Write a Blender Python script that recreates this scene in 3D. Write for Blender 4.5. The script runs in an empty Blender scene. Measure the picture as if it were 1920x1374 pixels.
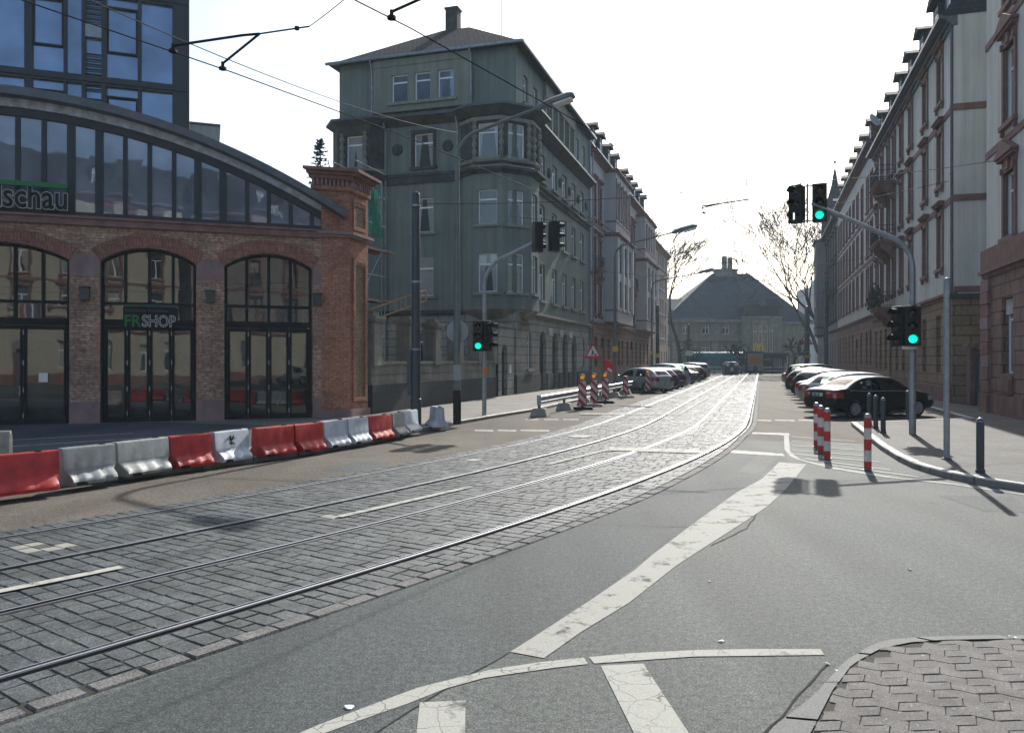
HAZE = 0.0006
import bpy, bmesh, math, random
from mathutils import Vector, Matrix
random.seed(7)
R = math.radians
C = bpy.data.collections.new('street_scene'); bpy.context.scene.collection.children.link(C)
S, CC = math.sin(R(17.3)), math.cos(R(17.3))
FPX, HCAM, HY = 1501.0, 2.0, 675.0

def AC(a, c, z=0.0):
    """street coordinates (a along the street, c to its right) -> world"""
    return Vector((a*S + c*CC, a*CC - c*S, z))
def G(px, py, h=0.0):
    Y = (HCAM-h)*FPX/(py-HY)
    return Vector(((px-960)/FPX*Y, Y, h))
def toAC(p): return (p[0]*S + p[1]*CC, p[0]*CC - p[1]*S)
UP = Vector((0, 0, 1))

# ------------------------------------------------------------------ mesh builder
class M:
    def __init__(s): s.v = []; s.f = []; s.mi = []; s.uv = {}
    def poly(s, pts, mi=0):
        i = len(s.v); s.v += [tuple(p) for p in pts]; s.f.append(tuple(range(i, i+len(pts)))); s.mi.append(mi)
    def add(s, vs, fs, mi=0):
        i = len(s.v); s.v += [tuple(p) for p in vs]
        for f in fs: s.f.append(tuple(i+k for k in f)); s.mi.append(mi)
    def box(s, x0, y0, z0, x1, y1, z1, mi=0, T=None):
        if x0 > x1: x0, x1 = x1, x0
        if y0 > y1: y0, y1 = y1, y0
        if z0 > z1: z0, z1 = z1, z0
        vs = [Vector(p) for p in ((x0,y0,z0),(x1,y0,z0),(x1,y1,z0),(x0,y1,z0),(x0,y0,z1),(x1,y0,z1),(x1,y1,z1),(x0,y1,z1))]
        if T: vs = [T @ p for p in vs]
        s.add(vs, [(0,3,2,1),(4,5,6,7),(0,1,5,4),(1,2,6,5),(2,3,7,6),(3,0,4,7)], mi)
    def obox(s, P, U, w, d0, d1, h, mi=0):
        """box on a wall: P bottom-left, U along, from d0 to d1 outwards, height h"""
        P = Vector(P); U = Vector(U).normalized(); N = U.cross(UP)
        q = [P+N*d0, P+U*w+N*d0, P+U*w+N*d1, P+N*d1]
        # keep winding outward
        b = [q[3], q[2], q[1], q[0]]
        vs = b + [p+UP*h for p in b]
        s.add(vs, [(0,3,2,1),(4,5,6,7),(0,1,5,4),(1,2,6,5),(2,3,7,6),(3,0,4,7)], mi)
    def prism(s, pts, z0, z1, mi=0, bottom=True):
        pts = [Vector((p[0], p[1], 0)) for p in pts]
        ar = sum(pts[i].x*pts[(i+1) % len(pts)].y - pts[(i+1) % len(pts)].x*pts[i].y for i in range(len(pts)))
        if ar < 0: pts.reverse()
        n = len(pts)
        vs = [(p.x, p.y, z0) for p in pts] + [(p.x, p.y, z1) for p in pts]
        fs = [tuple(range(n, 2*n))] + [(i, (i+1) % n, n+(i+1) % n, n+i) for i in range(n)]
        if bottom: fs.append(tuple(range(n-1, -1, -1)))
        s.add(vs, fs, mi)
    def tube(s, pts, r, n=8, mi=0, cap=True):
        pts = [Vector(p) for p in pts]; k = len(pts)
        rs = r if isinstance(r, (list, tuple)) else [r]*k
        i0 = len(s.v); prev = None
        for i, p in enumerate(pts):
            d = (pts[min(i+1, k-1)] - pts[max(i-1, 0)])
            if d.length < 1e-9: d = UP.copy()
            d.normalize()
            if prev is None:
                ref = Vector((1, 0, 0)) if abs(d.x) < .8 else Vector((0, 1, 0))
                a = d.cross(ref).normalized()
            else:
                a = (prev - d*prev.dot(d))
                a = a.normalized() if a.length > 1e-6 else d.orthogonal().normalized()
            prev = a; b = d.cross(a)
            for j in range(n):
                t = 2*math.pi*j/n
                s.v.append(tuple(p + (a*math.cos(t) + b*math.sin(t))*rs[i]))
        for i in range(k-1):
            for j in range(n):
                j2 = (j+1) % n
                s.f.append((i0+i*n+j, i0+i*n+j2, i0+(i+1)*n+j2, i0+(i+1)*n+j)); s.mi.append(mi)
        if cap:
            s.f.append(tuple(i0+j for j in range(n-1, -1, -1))); s.mi.append(mi)
            s.f.append(tuple(i0+(k-1)*n+j for j in range(n))); s.mi.append(mi)
    def lathe(s, prof, n=16, T=None, mi=0, a0=0, a1=2*math.pi):
        """profile of (radius, z) turned about z"""
        i0 = len(s.v); full = abs(a1-a0-2*math.pi) < 1e-6; m = n if full else n+1
        for r, z in prof:
            for j in range(m):
                t = a0+(a1-a0)*j/n; p = Vector((r*math.cos(t), r*math.sin(t), z))
                s.v.append(tuple(T @ p if T else p))
        for i in range(len(prof)-1):
            for j in range(n):
                j2 = (j+1) % m if full else j+1
                s.f.append((i0+i*m+j, i0+i*m+j2, i0+(i+1)*m+j2, i0+(i+1)*m+j)); s.mi.append(mi)
    def build(s, name, mats, parent=None, smooth=False, bevel=0, merge=False):
        me = bpy.data.meshes.new(name); me.from_pydata([tuple(p) for p in s.v], [], s.f)
        if not isinstance(mats, (list, tuple)): mats = [mats]
        for m in mats: me.materials.append(m)
        for p, i in zip(me.polygons, s.mi): p.material_index = min(i, len(mats)-1)
        uv = me.uv_layers.new(name='UVMap').data
        for p in me.polygons:
            nn = p.normal
            if abs(nn.z) > .8:
                for li in p.loop_indices:
                    co = me.vertices[me.loops[li].vertex_index].co; uv[li].uv = (co.x, co.y)
            else:
                t = Vector((-nn.y, nn.x, 0)).normalized(); q = nn.cross(t)
                for li in p.loop_indices:
                    co = me.vertices[me.loops[li].vertex_index].co; uv[li].uv = (co.dot(t), co.dot(q))
        if merge or bevel:
            bm = bmesh.new(); bm.from_mesh(me); bmesh.ops.remove_doubles(bm, verts=bm.verts, dist=1e-4)
            bmesh.ops.recalc_face_normals(bm, faces=bm.faces); bm.to_mesh(me); bm.free()
        if smooth:
            for p in me.polygons: p.use_smooth = True
            me.set_sharp_from_angle(angle=R(40))
        o = bpy.data.objects.new(name, me); C.objects.link(o)
        if parent: o.parent = parent
        if bevel:
            b = o.modifiers.new('bevel', 'BEVEL'); b.width = bevel; b.segments = 2; b.limit_method = 'ANGLE'; b.angle_limit = R(35)
        return o

def tag(o, label=None, cat=None, group=None, kind=None):
    if label: o['label'] = label
    if cat: o['category'] = cat
    if group: o['group'] = group
    if kind: o['kind'] = kind
    return o
def empty(name, loc=(0, 0, 0), rz=0, label=None, cat=None, group=None):
    o = bpy.data.objects.new(name, None); C.objects.link(o); o.location = loc; o.rotation_euler = (0, 0, rz)
    o.empty_display_size = .3
    return tag(o, label, cat, group)
def copy_tree(o, parent=None):
    c = o.copy(); C.objects.link(c)
    if parent: c.parent = parent
    for ch in list(o.children): copy_tree(ch, c)
    return c
def structure(o): o['kind'] = 'structure'; return o

# ------------------------------------------------------------------ materials
def nt(name):
    m = bpy.data.materials.new(name); m.use_nodes = True; t = m.node_tree
    b = t.nodes['Principled BSDF']
    return m, t, b
def nd(t, typ, **kw):
    n = t.nodes.new(typ)
    for k, v in kw.items():
        if k in n.inputs: n.inputs[k].default_value = v
        else: setattr(n, k, v)
    return n
def ramp(t, src, p0, p1, c0=(0,0,0,1), c1=(1,1,1,1)):
    r = nd(t, 'ShaderNodeValToRGB'); e = r.color_ramp.elements
    e[0].position = p0; e[1].position = p1; e[0].color = c0; e[1].color = c1
    t.links.new(src, r.inputs[0]); return r
def mixc(t, fac, a, b, mode='MIX'):
    n = nd(t, 'ShaderNodeMix', data_type='RGBA', blend_type=mode)
    if isinstance(fac, float): n.inputs[0].default_value = fac
    else: t.links.new(fac, n.inputs[0])
    for i, x in ((6, a), (7, b)):
        if isinstance(x, tuple): n.inputs[i].default_value = x if len(x) == 4 else x+(1,)
        else: t.links.new(x, n.inputs[i])
    return n.outputs[2]
def col4(c, k=1.0): return (c[0]*k, c[1]*k, c[2]*k, 1)

def pm(name, col, rough=.7, spec=.5, metal=0, var=.18, scale=2.0, bump=0, bscale=60, streak=0, coat=0, emis=0, speck=0, fine=None):
    m, t, b = nt(name); L = t.links
    tc = nd(t, 'ShaderNodeTexCoord'); src = tc.outputs['Object']
    n1 = nd(t, 'ShaderNodeTexNoise', Scale=scale, Detail=6.0, Roughness=.6); L.new(src, n1.inputs['Vector'])
    f = ramp(t, n1.outputs['Fac'], .3, .7)
    c = mixc(t, f.outputs[0], col4(col, 1-var), col4(col, 1+var))
    if fine:
        n3 = nd(t, 'ShaderNodeTexNoise', Scale=fine[0], Detail=2.0); L.new(src, n3.inputs['Vector'])
        f3 = ramp(t, n3.outputs['Fac'], .35, .65, (1-fine[1],)*3+(1,), (1+fine[1],)*3+(1,))
        c = mixc(t, 1.0, c, f3.outputs[0], 'MULTIPLY')
    if streak:
        mp = nd(t, 'ShaderNodeMapping'); mp.inputs['Scale'].default_value = (3.5, 3.5, .12); L.new(src, mp.inputs[0])
        n2 = nd(t, 'ShaderNodeTexNoise', Scale=1.0, Detail=5.0); L.new(mp.outputs[0], n2.inputs['Vector'])
        f2 = ramp(t, n2.outputs['Fac'], .35, .75, (1-streak,)*3+(1,), (1.05,)*3+(1,))
        c = mixc(t, 1.0, c, f2.outputs[0], 'MULTIPLY')
    if speck:
        vo = nd(t, 'ShaderNodeTexVoronoi', Scale=90.0); L.new(src, vo.inputs['Vector'])
        g = ramp(t, vo.outputs['Color'], .86, .97); 
        c = mixc(t, g.outputs[0], c, col4(col, 1+speck))
    L.new(c, b.inputs['Base Color'])
    b.inputs['Roughness'].default_value = rough; b.inputs['Specular IOR Level'].default_value = spec
    b.inputs['Metallic'].default_value = metal; b.inputs['Coat Weight'].default_value = coat; b.inputs['Coat Roughness'].default_value = .03
    if emis:
        L.new(c, b.inputs['Emission Color']); b.inputs['Emission Strength'].default_value = emis
    if bump:
        n4 = nd(t, 'ShaderNodeTexNoise', Scale=bscale, Detail=4.0); L.new(src, n4.inputs['Vector'])
        bp = nd(t, 'ShaderNodeBump', Strength=bump, Distance=.02); L.new(n4.outputs['Fac'], bp.inputs['Height'])
        L.new(bp.outputs[0], b.inputs['Normal'])
    return m

def brickm(name, c1, c2, mort, w=.26, h=.085, ms=.012, var=.5, rough=.85, bump=.6, rot=0, dirt=.35, offset=.5, dscale=.7):
    m, t, b = nt(name); L = t.links
    uv = nd(t, 'ShaderNodeUVMap'); mp = nd(t, 'ShaderNodeMapping'); L.new(uv.outputs[0], mp.inputs[0])
    mp.inputs['Rotation'].default_value = (0, 0, rot)
    br = nd(t, 'ShaderNodeTexBrick', Scale=1.0); L.new(mp.outputs[0], br.inputs['Vector'])
    br.inputs['Color1'].default_value = col4(c1); br.inputs['Color2'].default_value = col4(c2); br.inputs['Mortar'].default_value = col4(mort)
    br.inputs['Mortar Size'].default_value = ms; br.inputs['Brick Width'].default_value = w; br.inputs['Row Height'].default_value = h
    br.inputs['Mortar Smooth'].default_value = .2; br.offset = offset
    tc = nd(t, 'ShaderNodeTexCoord')
    n1 = nd(t, 'ShaderNodeTexNoise', Scale=dscale, Detail=8.0, Roughness=.65); L.new(tc.outputs['Object'], n1.inputs['Vector'])
    f = ramp(t, n1.outputs['Fac'], .3, .7, (1-dirt,)*3+(1,), (1+dirt*.4,)*3+(1,))
    n2 = nd(t, 'ShaderNodeTexNoise', Scale=9.0, Detail=4.0); L.new(tc.outputs['Object'], n2.inputs['Vector'])
    f2 = ramp(t, n2.outputs['Fac'], .3, .7, (1-var*.5,)*3+(1,), (1+var*.4,)*3+(1,))
    c = mixc(t, 1.0, br.outputs['Color'], f.outputs[0], 'MULTIPLY'); c = mixc(t, 1.0, c, f2.outputs[0], 'MULTIPLY')
    L.new(c, b.inputs['Base Color']); b.inputs['Roughness'].default_value = rough; b.inputs['Specular IOR Level'].default_value = .3
    inv = nd(t, 'ShaderNodeMath', operation='SUBTRACT'); inv.inputs[0].default_value = 1; L.new(br.outputs['Fac'], inv.inputs[1])
    ad = nd(t, 'ShaderNodeMath', operation='MULTIPLY_ADD'); ad.inputs[1].default_value = .25; L.new(n2.outputs['Fac'], ad.inputs[0]); L.new(inv.outputs[0], ad.inputs[2])
    bp = nd(t, 'ShaderNodeBump', Strength=bump, Distance=.02); L.new(ad.outputs[0], bp.inputs['Height']); L.new(bp.outputs[0], b.inputs['Normal'])
    return m

def glassm(name, col, rough=.03, spec=.8, var=.2, scale=.8, wob=.02, metal=0.0):
    m, t, b = nt(name); L = t.links
    tc = nd(t, 'ShaderNodeTexCoord')
    n1 = nd(t, 'ShaderNodeTexNoise', Scale=scale, Detail=3.0); L.new(tc.outputs['Object'], n1.inputs['Vector'])
    f = ramp(t, n1.outputs['Fac'], .35, .65)
    L.new(mixc(t, f.outputs[0], col4(col, 1-var), col4(col, 1+var)), b.inputs['Base Color'])
    b.inputs['Roughness'].default_value = rough; b.inputs['Specular IOR Level'].default_value = spec; b.inputs['Metallic'].default_value = metal
    n2 = nd(t, 'ShaderNodeTexNoise', Scale=1.3, Detail=1.0); L.new(tc.outputs['Object'], n2.inputs['Vector'])
    bp = nd(t, 'ShaderNodeBump', Strength=wob, Distance=.3); L.new(n2.outputs['Fac'], bp.inputs['Height']); L.new(bp.outputs[0], b.inputs['Normal'])
    return m

def panem(name, dark, cloth, share):
    """window glass over a room: some panes show side curtains or a half-drawn blind, each window its own"""
    m, t, b = nt(name); L = t.links
    tc = nd(t, 'ShaderNodeTexCoord'); sx = nd(t, 'ShaderNodeSeparateXYZ'); L.new(tc.outputs['Generated'], sx.inputs[0])
    oi = nd(t, 'ShaderNodeObjectInfo'); wn = nd(t, 'ShaderNodeTexWhiteNoise', noise_dimensions='1D'); L.new(oi.outputs['Random'], wn.inputs['W'])
    sr = nd(t, 'ShaderNodeSeparateColor'); L.new(wn.outputs['Color'], sr.inputs[0])
    def mth(op, a, b_):
        n = nd(t, 'ShaderNodeMath', operation=op)
        for i, x in enumerate((a, b_)):
            if isinstance(x, float): n.inputs[i].default_value = x
            else: L.new(x, n.inputs[i])
        return n.outputs[0]
    d = mth('ABSOLUTE', mth('SUBTRACT', sx.outputs[0], .5), 0.0)
    edge = mth('ADD', mth('MULTIPLY', sr.outputs[0], .5), mth('MULTIPLY', sx.outputs[2], -.18))
    cur = mth('GREATER_THAN', d, mth('ADD', edge, .12))
    bl = mth('GREATER_THAN', sx.outputs[2], mth('ADD', mth('MULTIPLY', sr.outputs[1], 1.1), .25))
    on = mth('LESS_THAN', sr.outputs[2], share)
    mask = mth('MULTIPLY', mth('MAXIMUM', cur, bl), on)
    wv = nd(t, 'ShaderNodeTexWave', Scale=5.0, Distortion=2.5); L.new(tc.outputs['Generated'], wv.inputs['Vector'])
    fo = ramp(t, wv.outputs['Fac'], .1, .9, col4(cloth, .55), col4(cloth, 1.1))
    L.new(mixc(t, mask, col4(dark), fo.outputs[0]), b.inputs['Base Color'])
    b.inputs['Roughness'].default_value = .03; b.inputs['Specular IOR Level'].default_value = 1.0
    n2 = nd(t, 'ShaderNodeTexNoise', Scale=1.1, Detail=1.0); L.new(tc.outputs['Object'], n2.inputs['Vector'])
    bp = nd(t, 'ShaderNodeBump', Strength=.01, Distance=.3); L.new(n2.outputs['Fac'], bp.inputs['Height']); L.new(bp.outputs[0], b.inputs['Normal'])
    return m

def paintm(name, col, base, wear=.45, cracks=True, scale=2.5):
    """worn road paint: paint with the asphalt showing through and cracks"""
    m, t, b = nt(name); L = t.links
    tc = nd(t, 'ShaderNodeTexCoord'); src = tc.outputs['Object']
    n1 = nd(t, 'ShaderNodeTexNoise', Scale=scale, Detail=10.0, Roughness=.72); L.new(src, n1.inputs['Vector'])
    f = ramp(t, n1.outputs['Fac'], wear-.04, wear+.05)
    n2 = nd(t, 'ShaderNodeTexNoise', Scale=120.0, Detail=2.0); L.new(src, n2.inputs['Vector'])
    f2 = ramp(t, n2.outputs['Fac'], .3, .6, (.8,.8,.8,1), (1.05,1.05,1.05,1))
    c = mixc(t, f.outputs[0], col4(base), col4(col)); c = mixc(t, 1.0, c, f2.outputs[0], 'MULTIPLY')
    if cracks:
        dn = nd(t, 'ShaderNodeTexNoise', Scale=6.0, Detail=3.0); L.new(src, dn.inputs['Vector'])
        ad = nd(t, 'ShaderNodeVectorMath', operation='MULTIPLY_ADD'); ad.inputs[1].default_value = (.12, .12, .12)
        L.new(dn.outputs['Color'], ad.inputs[0]); L.new(src, ad.inputs[2])
        vo = nd(t, 'ShaderNodeTexVoronoi', feature='DISTANCE_TO_EDGE', Scale=5.0); L.new(ad.outputs[0], vo.inputs['Vector'])
        cm_ = nd(t, 'ShaderNodeTexNoise', Scale=.9, Detail=2.0); L.new(src, cm_.inputs['Vector'])
        cr_ = ramp(t, cm_.outputs['Fac'], .42, .6, (.35,.35,.35,1), (1,1,1,1))
        g0 = ramp(t, vo.outputs['Distance'], .006, .022, (1,1,1,1), (0,0,0,1))
        ml_ = nd(t, 'ShaderNodeMath', operation='MULTIPLY'); L.new(g0.outputs[0], ml_.inputs[0]); L.new(cr_.outputs[0], ml_.inputs[1])
        g = ramp(t, ml_.outputs[0], 0.0, 1.0, (1,1,1,1), (.3,.3,.3,1))
        c = mixc(t, 1.0, c, g.outputs[0], 'MULTIPLY')
    L.new(c, b.inputs['Base Color']); b.inputs['Roughness'].default_value = .75; b.inputs['Specular IOR Level'].default_value = .08
    bp = nd(t, 'ShaderNodeBump', Strength=.25, Distance=.01); L.new(n2.outputs['Fac'], bp.inputs['Height']); L.new(bp.outputs[0], b.inputs['Normal'])
    return m

def asphaltm(name, col, rough=.85, spec=.12, patch=.22, bump=.5, speck=1.5, warm=None):
    m, t, b = nt(name); L = t.links
    tc = nd(t, 'ShaderNodeTexCoord'); src = tc.outputs['Object']
    n1 = nd(t, 'ShaderNodeTexNoise', Scale=.35, Detail=7.0, Roughness=.65); L.new(src, n1.inputs['Vector'])
    f = ramp(t, n1.outputs['Fac'], .3, .7)
    c = mixc(t, f.outputs[0], col4(col, 1-patch), col4(warm or col, 1+patch))
    n2 = nd(t, 'ShaderNodeTexNoise', Scale=75.0, Detail=4.0, Roughness=.75); L.new(src, n2.inputs['Vector'])
    f2 = ramp(t, n2.outputs['Fac'], .33, .67, (.22,.22,.22,1), (1.85,1.85,1.85,1)); c = mixc(t, 1.0, c, f2.outputs[0], 'MULTIPLY')
    n5 = nd(t, 'ShaderNodeTexNoise', Scale=19.0, Detail=3.0, Roughness=.7); L.new(src, n5.inputs['Vector'])
    f5 = ramp(t, n5.outputs['Fac'], .35, .65, (.72,.72,.72,1), (1.28,1.28,1.28,1)); c = mixc(t, 1.0, c, f5.outputs[0], 'MULTIPLY')
    vo = nd(t, 'ShaderNodeTexVoronoi', Scale=150.0); L.new(src, vo.inputs['Vector'])
    sp = nd(t, 'ShaderNodeSeparateColor'); L.new(vo.outputs['Color'], sp.inputs[0])
    g = ramp(t, sp.outputs[0], .93, .99); c = mixc(t, g.outputs[0], c, col4(col, 1+speck))
    st_ = nd(t, 'ShaderNodeTexNoise', Scale=1.1, Detail=3.0, Roughness=.5); L.new(src, st_.inputs['Vector'])
    sr_ = ramp(t, st_.outputs['Fac'], .66, .74, (1,1,1,1), (.72,.72,.72,1)); c = mixc(t, 1.0, c, sr_.outputs[0], 'MULTIPLY')
    mp_ = nd(t, 'ShaderNodeMapping'); mp_.inputs['Rotation'].default_value = (0, 0, R(17)); mp_.inputs['Scale'].default_value = (.9, .06, 1); L.new(src, mp_.inputs[0])
    tw = nd(t, 'ShaderNodeTexNoise', Scale=1.0, Detail=2.0); L.new(mp_.outputs[0], tw.inputs['Vector'])
    tr_r = ramp(t, tw.outputs['Fac'], .35, .65, (.86,.86,.86,1), (1.12,1.12,1.12,1)); c = mixc(t, 1.0, c, tr_r.outputs[0], 'MULTIPLY')
    # hairline cracks
    dn = nd(t, 'ShaderNodeTexNoise', Scale=1.5, Detail=5.0); L.new(src, dn.inputs['Vector'])
    ad = nd(t, 'ShaderNodeVectorMath', operation='MULTIPLY_ADD'); ad.inputs[1].default_value = (.9, .9, .9); L.new(dn.outputs['Color'], ad.inputs[0]); L.new(src, ad.inputs[2])
    vc = nd(t, 'ShaderNodeTexVoronoi', feature='DISTANCE_TO_EDGE', Scale=.16); L.new(ad.outputs[0], vc.inputs['Vector'])
    h = ramp(t, vc.outputs['Distance'], .0006, .0022, (.8,.8,.8,1), (1,1,1,1)); c = mixc(t, 1.0, c, h.outputs[0], 'MULTIPLY')
    L.new(c, b.inputs['Base Color']); b.inputs['Specular IOR Level'].default_value = spec
    rr = nd(t, 'ShaderNodeMapRange'); rr.inputs[3].default_value = rough-.1; rr.inputs[4].default_value = rough+.1
    L.new(n1.outputs['Fac'], rr.inputs[0]); L.new(rr.outputs[0], b.inputs['Roughness'])
    ad2 = nd(t, 'ShaderNodeMath', operation='ADD'); L.new(n2.outputs['Fac'], ad2.inputs[0]); L.new(sp.outputs[1], ad2.inputs[1])
    bp = nd(t, 'ShaderNodeBump', Strength=bump, Distance=.006); L.new(ad2.outputs[0], bp.inputs['Height']); L.new(bp.outputs[0], b.inputs['Normal'])
    return m

def stripem(name, ca, cb, period, slope=1.0, axis='diag', phase=0.0, rough=.45, spec=.5):
    """hard stripes in object space: diagonal (x+z) or horizontal (z)"""
    m, t, b = nt(name); L = t.links
    tc = nd(t, 'ShaderNodeTexCoord'); sx = nd(t, 'ShaderNodeSeparateXYZ'); L.new(tc.outputs['Object'], sx.inputs[0])
    if axis == 'diag':
        a = nd(t, 'ShaderNodeMath', operation='MULTIPLY_ADD'); L.new(sx.outputs[0], a.inputs[0]); a.inputs[1].default_value = slope; L.new(sx.outputs[2], a.inputs[2]); v = a.outputs[0]
    else: v = sx.outputs[2]
    d = nd(t, 'ShaderNodeMath', operation='MULTIPLY_ADD'); L.new(v, d.inputs[0]); d.inputs[1].default_value = 1/period; d.inputs[2].default_value = phase+100
    fr = nd(t, 'ShaderNodeMath', operation='FRACT'); L.new(d.outputs[0], fr.inputs[0])
    gt = nd(t, 'ShaderNodeMath', operation='GREATER_THAN'); L.new(fr.outputs[0], gt.inputs[0]); gt.inputs[1].default_value = .5
    n = nd(t, 'ShaderNodeTexNoise', Scale=9.0, Detail=5.0); L.new(tc.outputs['Object'], n.inputs['Vector'])
    f = ramp(t, n.outputs['Fac'], .3, .7, (.75,.75,.75,1), (1.05,1.05,1.05,1))
    c = mixc(t, 1.0, mixc(t, gt.outputs[0], ca, cb), f.outputs[0], 'MULTIPLY')
    L.new(c, b.inputs['Base Color']); b.inputs['Roughness'].default_value = rough; b.inputs['Specular IOR Level'].default_value = spec
    return m

MT = {}
MT['asphalt'] = asphaltm('asphalt_grey', (.084,.092,.085), spec=.2, rough=.8)
MT['asphalt_dark'] = asphaltm('asphalt_dark', (.058,.067,.065), spec=.2, rough=.8)
MT['asphalt_tan'] = asphaltm('asphalt_tan', (.095,.085,.068), patch=.35, speck=1.0, bump=.3)
MT['forecourt'] = asphaltm('forecourt_asphalt', (.07,.075,.085), speck=.6)
MT['bed'] = pm('joint_sand', (.042,.042,.038), .95, spec=.1)
MT['cobble'] = pm('basalt_sett', (.072,.081,.079), .64, .24, var=.45, scale=2.2, bump=.45, bscale=90, fine=(55,.45))
MT['cobble_lt'] = pm('granite_sett', (.14,.138,.13), .8, .15, var=.3, scale=3, bump=.4, bscale=80, fine=(60,.4))
MT['sett_white'] = pm('white_sett', (.27,.26,.22), .6, .4, var=.2, scale=9)
MT['steel_bright'] = pm('rail_head_polished', (.70,.73,.78), .45, .5, metal=1, var=.12, scale=4)
MT['steel_rail'] = pm('rail_steel', (.06,.06,.058), .8, .15, metal=0, var=.15, scale=9)
MT['groove'] = pm('rail_groove', (.03,.028,.026), .6, .4)
MT['paint'] = paintm('road_paint', (.36,.36,.315), (.085,.09,.085), .39)
MT['paint_worn'] = paintm('road_paint_worn', (.33,.328,.29), (.075,.08,.075), .415, cracks=False, scale=3.5)
MT['paint_thin'] = paintm('road_paint_thin', (.40,.40,.35), (.09,.085,.08), .41, cracks=False, scale=5)
MT['kerb'] = pm('kerb_granite', (.36,.35,.32), .7, .4, var=.3, scale=4, bump=.3, fine=(70,.3))
MT['kerb_face'] = pm('kerb_granite_dark', (.19,.18,.16), .75, .3, var=.35, scale=3, bump=.3)  # upright kerb face, a darker tone than the top
MT['walk'] = brickm('pavement_slabs', (.16,.15,.13), (.19,.178,.15), (.09,.085,.07), .36, .26, .012, rot=R(17.3), bump=.35, dirt=.3)
MT['walk_small'] = brickm('pavement_setts', (.115,.112,.102), (.14,.135,.122), (.062,.06,.055), .15, .11, .012, rot=R(17.3), bump=.5, dirt=.35)
MT['paver'] = pm('wave_paver', (.122,.115,.107), .8, .25, var=.32, scale=5, bump=.4, bscale=150, fine=(90,.3), speck=1.5)
MT['edging'] = pm('edging_concrete', (.115,.12,.112), .75, .35, var=.2, scale=2, bump=.35, bscale=130, fine=(110,.25))
MT['sand'] = pm('joint_sand_pale', (.075,.07,.06), .95, spec=.1)
MT['dirt'] = pm('ground_earth', (.10,.095,.085), .9, .2)

MT['brick'] = brickm('old_brick', (.48,.31,.20), (.34,.175,.12), (.24,.19,.165), .26, .083, .013, var=.8, dirt=.5, dscale=.9)
MT['brick_yel'] = brickm('yellow_brick', (.34,.24,.14), (.27,.17,.10), (.15,.12,.10), .25, .083, .014, var=.6, dirt=.4)
MT['brick_red'] = brickm('red_brick', (.46,.205,.125), (.35,.145,.09), (.19,.125,.105), .24, .083, .010, var=.5, dirt=.35)
MT['brick_arch'] = brickm('arch_brick', (.33,.145,.10), (.25,.105,.075), (.13,.08,.07), .09, .26, .010, var=.5)
MT['sandstone_pink'] = pm('pink_sandstone', (.25,.165,.16), .85, .25, var=.22, scale=1.6, bump=.3, streak=.15)
MT['sandstone_red'] = pm('red_sandstone', (.22,.115,.095), .85, .25, var=.25, scale=1.8, bump=.3, streak=.2)
MT['sandstone_trim'] = pm('red_sandstone_trim', (.225,.125,.11), .85, .25, var=.25, scale=2.5, bump=.25, streak=.2)
MT['rust_red'] = brickm('red_rusticated', (.235,.13,.10), (.255,.15,.11), (.06,.035,.03), 1.1, .46, .02, var=.35, bump=1.0, dirt=.35)
MT['rust_brown'] = brickm('brown_rusticated', (.25,.165,.10), (.27,.18,.115), (.06,.045,.03), 1.3, .44, .02, var=.35, bump=1.0, dirt=.35)
MT['rust_grey'] = brickm('grey_rusticated', (.28,.28,.25), (.31,.305,.27), (.12,.12,.11), 1.6, .46, .022, var=.3, bump=1.0, dirt=.35)
MT['plinth'] = brickm('basalt_plinth', (.055,.06,.062), (.065,.07,.072), (.03,.03,.03), 1.5, .8, .012, var=.3, bump=.4, dirt=.35)
MT['plaster_green'] = pm('green_plaster', (.18,.215,.19), .85, .25, var=.14, scale=.5, bump=.25, bscale=90, streak=.28, fine=(25,.06))
MT['plaster_green_lt'] = pm('pale_green_plaster', (.225,.245,.205), .85, .25, var=.12, scale=1, bump=.2, bscale=90, streak=.25)
MT['stone_dirty'] = pm('sooty_stone', (.075,.075,.068), .9, .2, var=.4, scale=1.6, bump=.4, streak=.3)
MT['stone_grey'] = pm('grey_stone', (.24,.235,.20), .85, .25, var=.25, scale=1.4, bump=.3, streak=.3)
MT['plaster_white'] = pm('white_plaster', (.61,.60,.54), .85, .25, var=.12, scale=.4, bump=.2, streak=.26, fine=(20,.05))
MT['plaster_grey'] = pm('grey_plaster', (.42,.41,.40), .85, .25, var=.08, scale=.6, bump=.2, streak=.12)
MT['plaster_mauve'] = pm('mauve_plaster', (.46,.41,.38), .85, .25, var=.08, scale=.6, bump=.2, streak=.12)
MT['plaster_pink'] = pm('pink_plaster', (.46,.36,.30), .85, .25, var=.06, scale=.6, streak=.1)
MT['plaster_yellow'] = pm('yellow_plaster', (.38,.36,.29), .85, .25, var=.08, scale=.6, streak=.12)
MT['plaster_drab'] = pm('drab_plaster', (.25,.23,.215), .85, .25, var=.15, scale=.6, streak=.25)
MT['white_trim'] = pm('white_trim_stone', (.6,.6,.56), .8, .3, var=.1)
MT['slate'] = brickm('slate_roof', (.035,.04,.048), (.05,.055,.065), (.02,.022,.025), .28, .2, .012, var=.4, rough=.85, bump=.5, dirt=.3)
MT['slate_hazed'] = brickm('slate_roof_hazed', (.07,.078,.085), (.085,.092,.10), (.035,.038,.042), .5, .35, .02, var=.3, rough=.95, bump=.4, dirt=.3)  # station slate, lightened so its colour carries part of the distance haze
MT['tile'] = brickm('roof_tile_dark', (.035,.033,.03), (.05,.044,.038), (.012,.012,.012), .3, .34, .05, var=.4, rough=.95, bump=1.2, dirt=.4)
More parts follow.
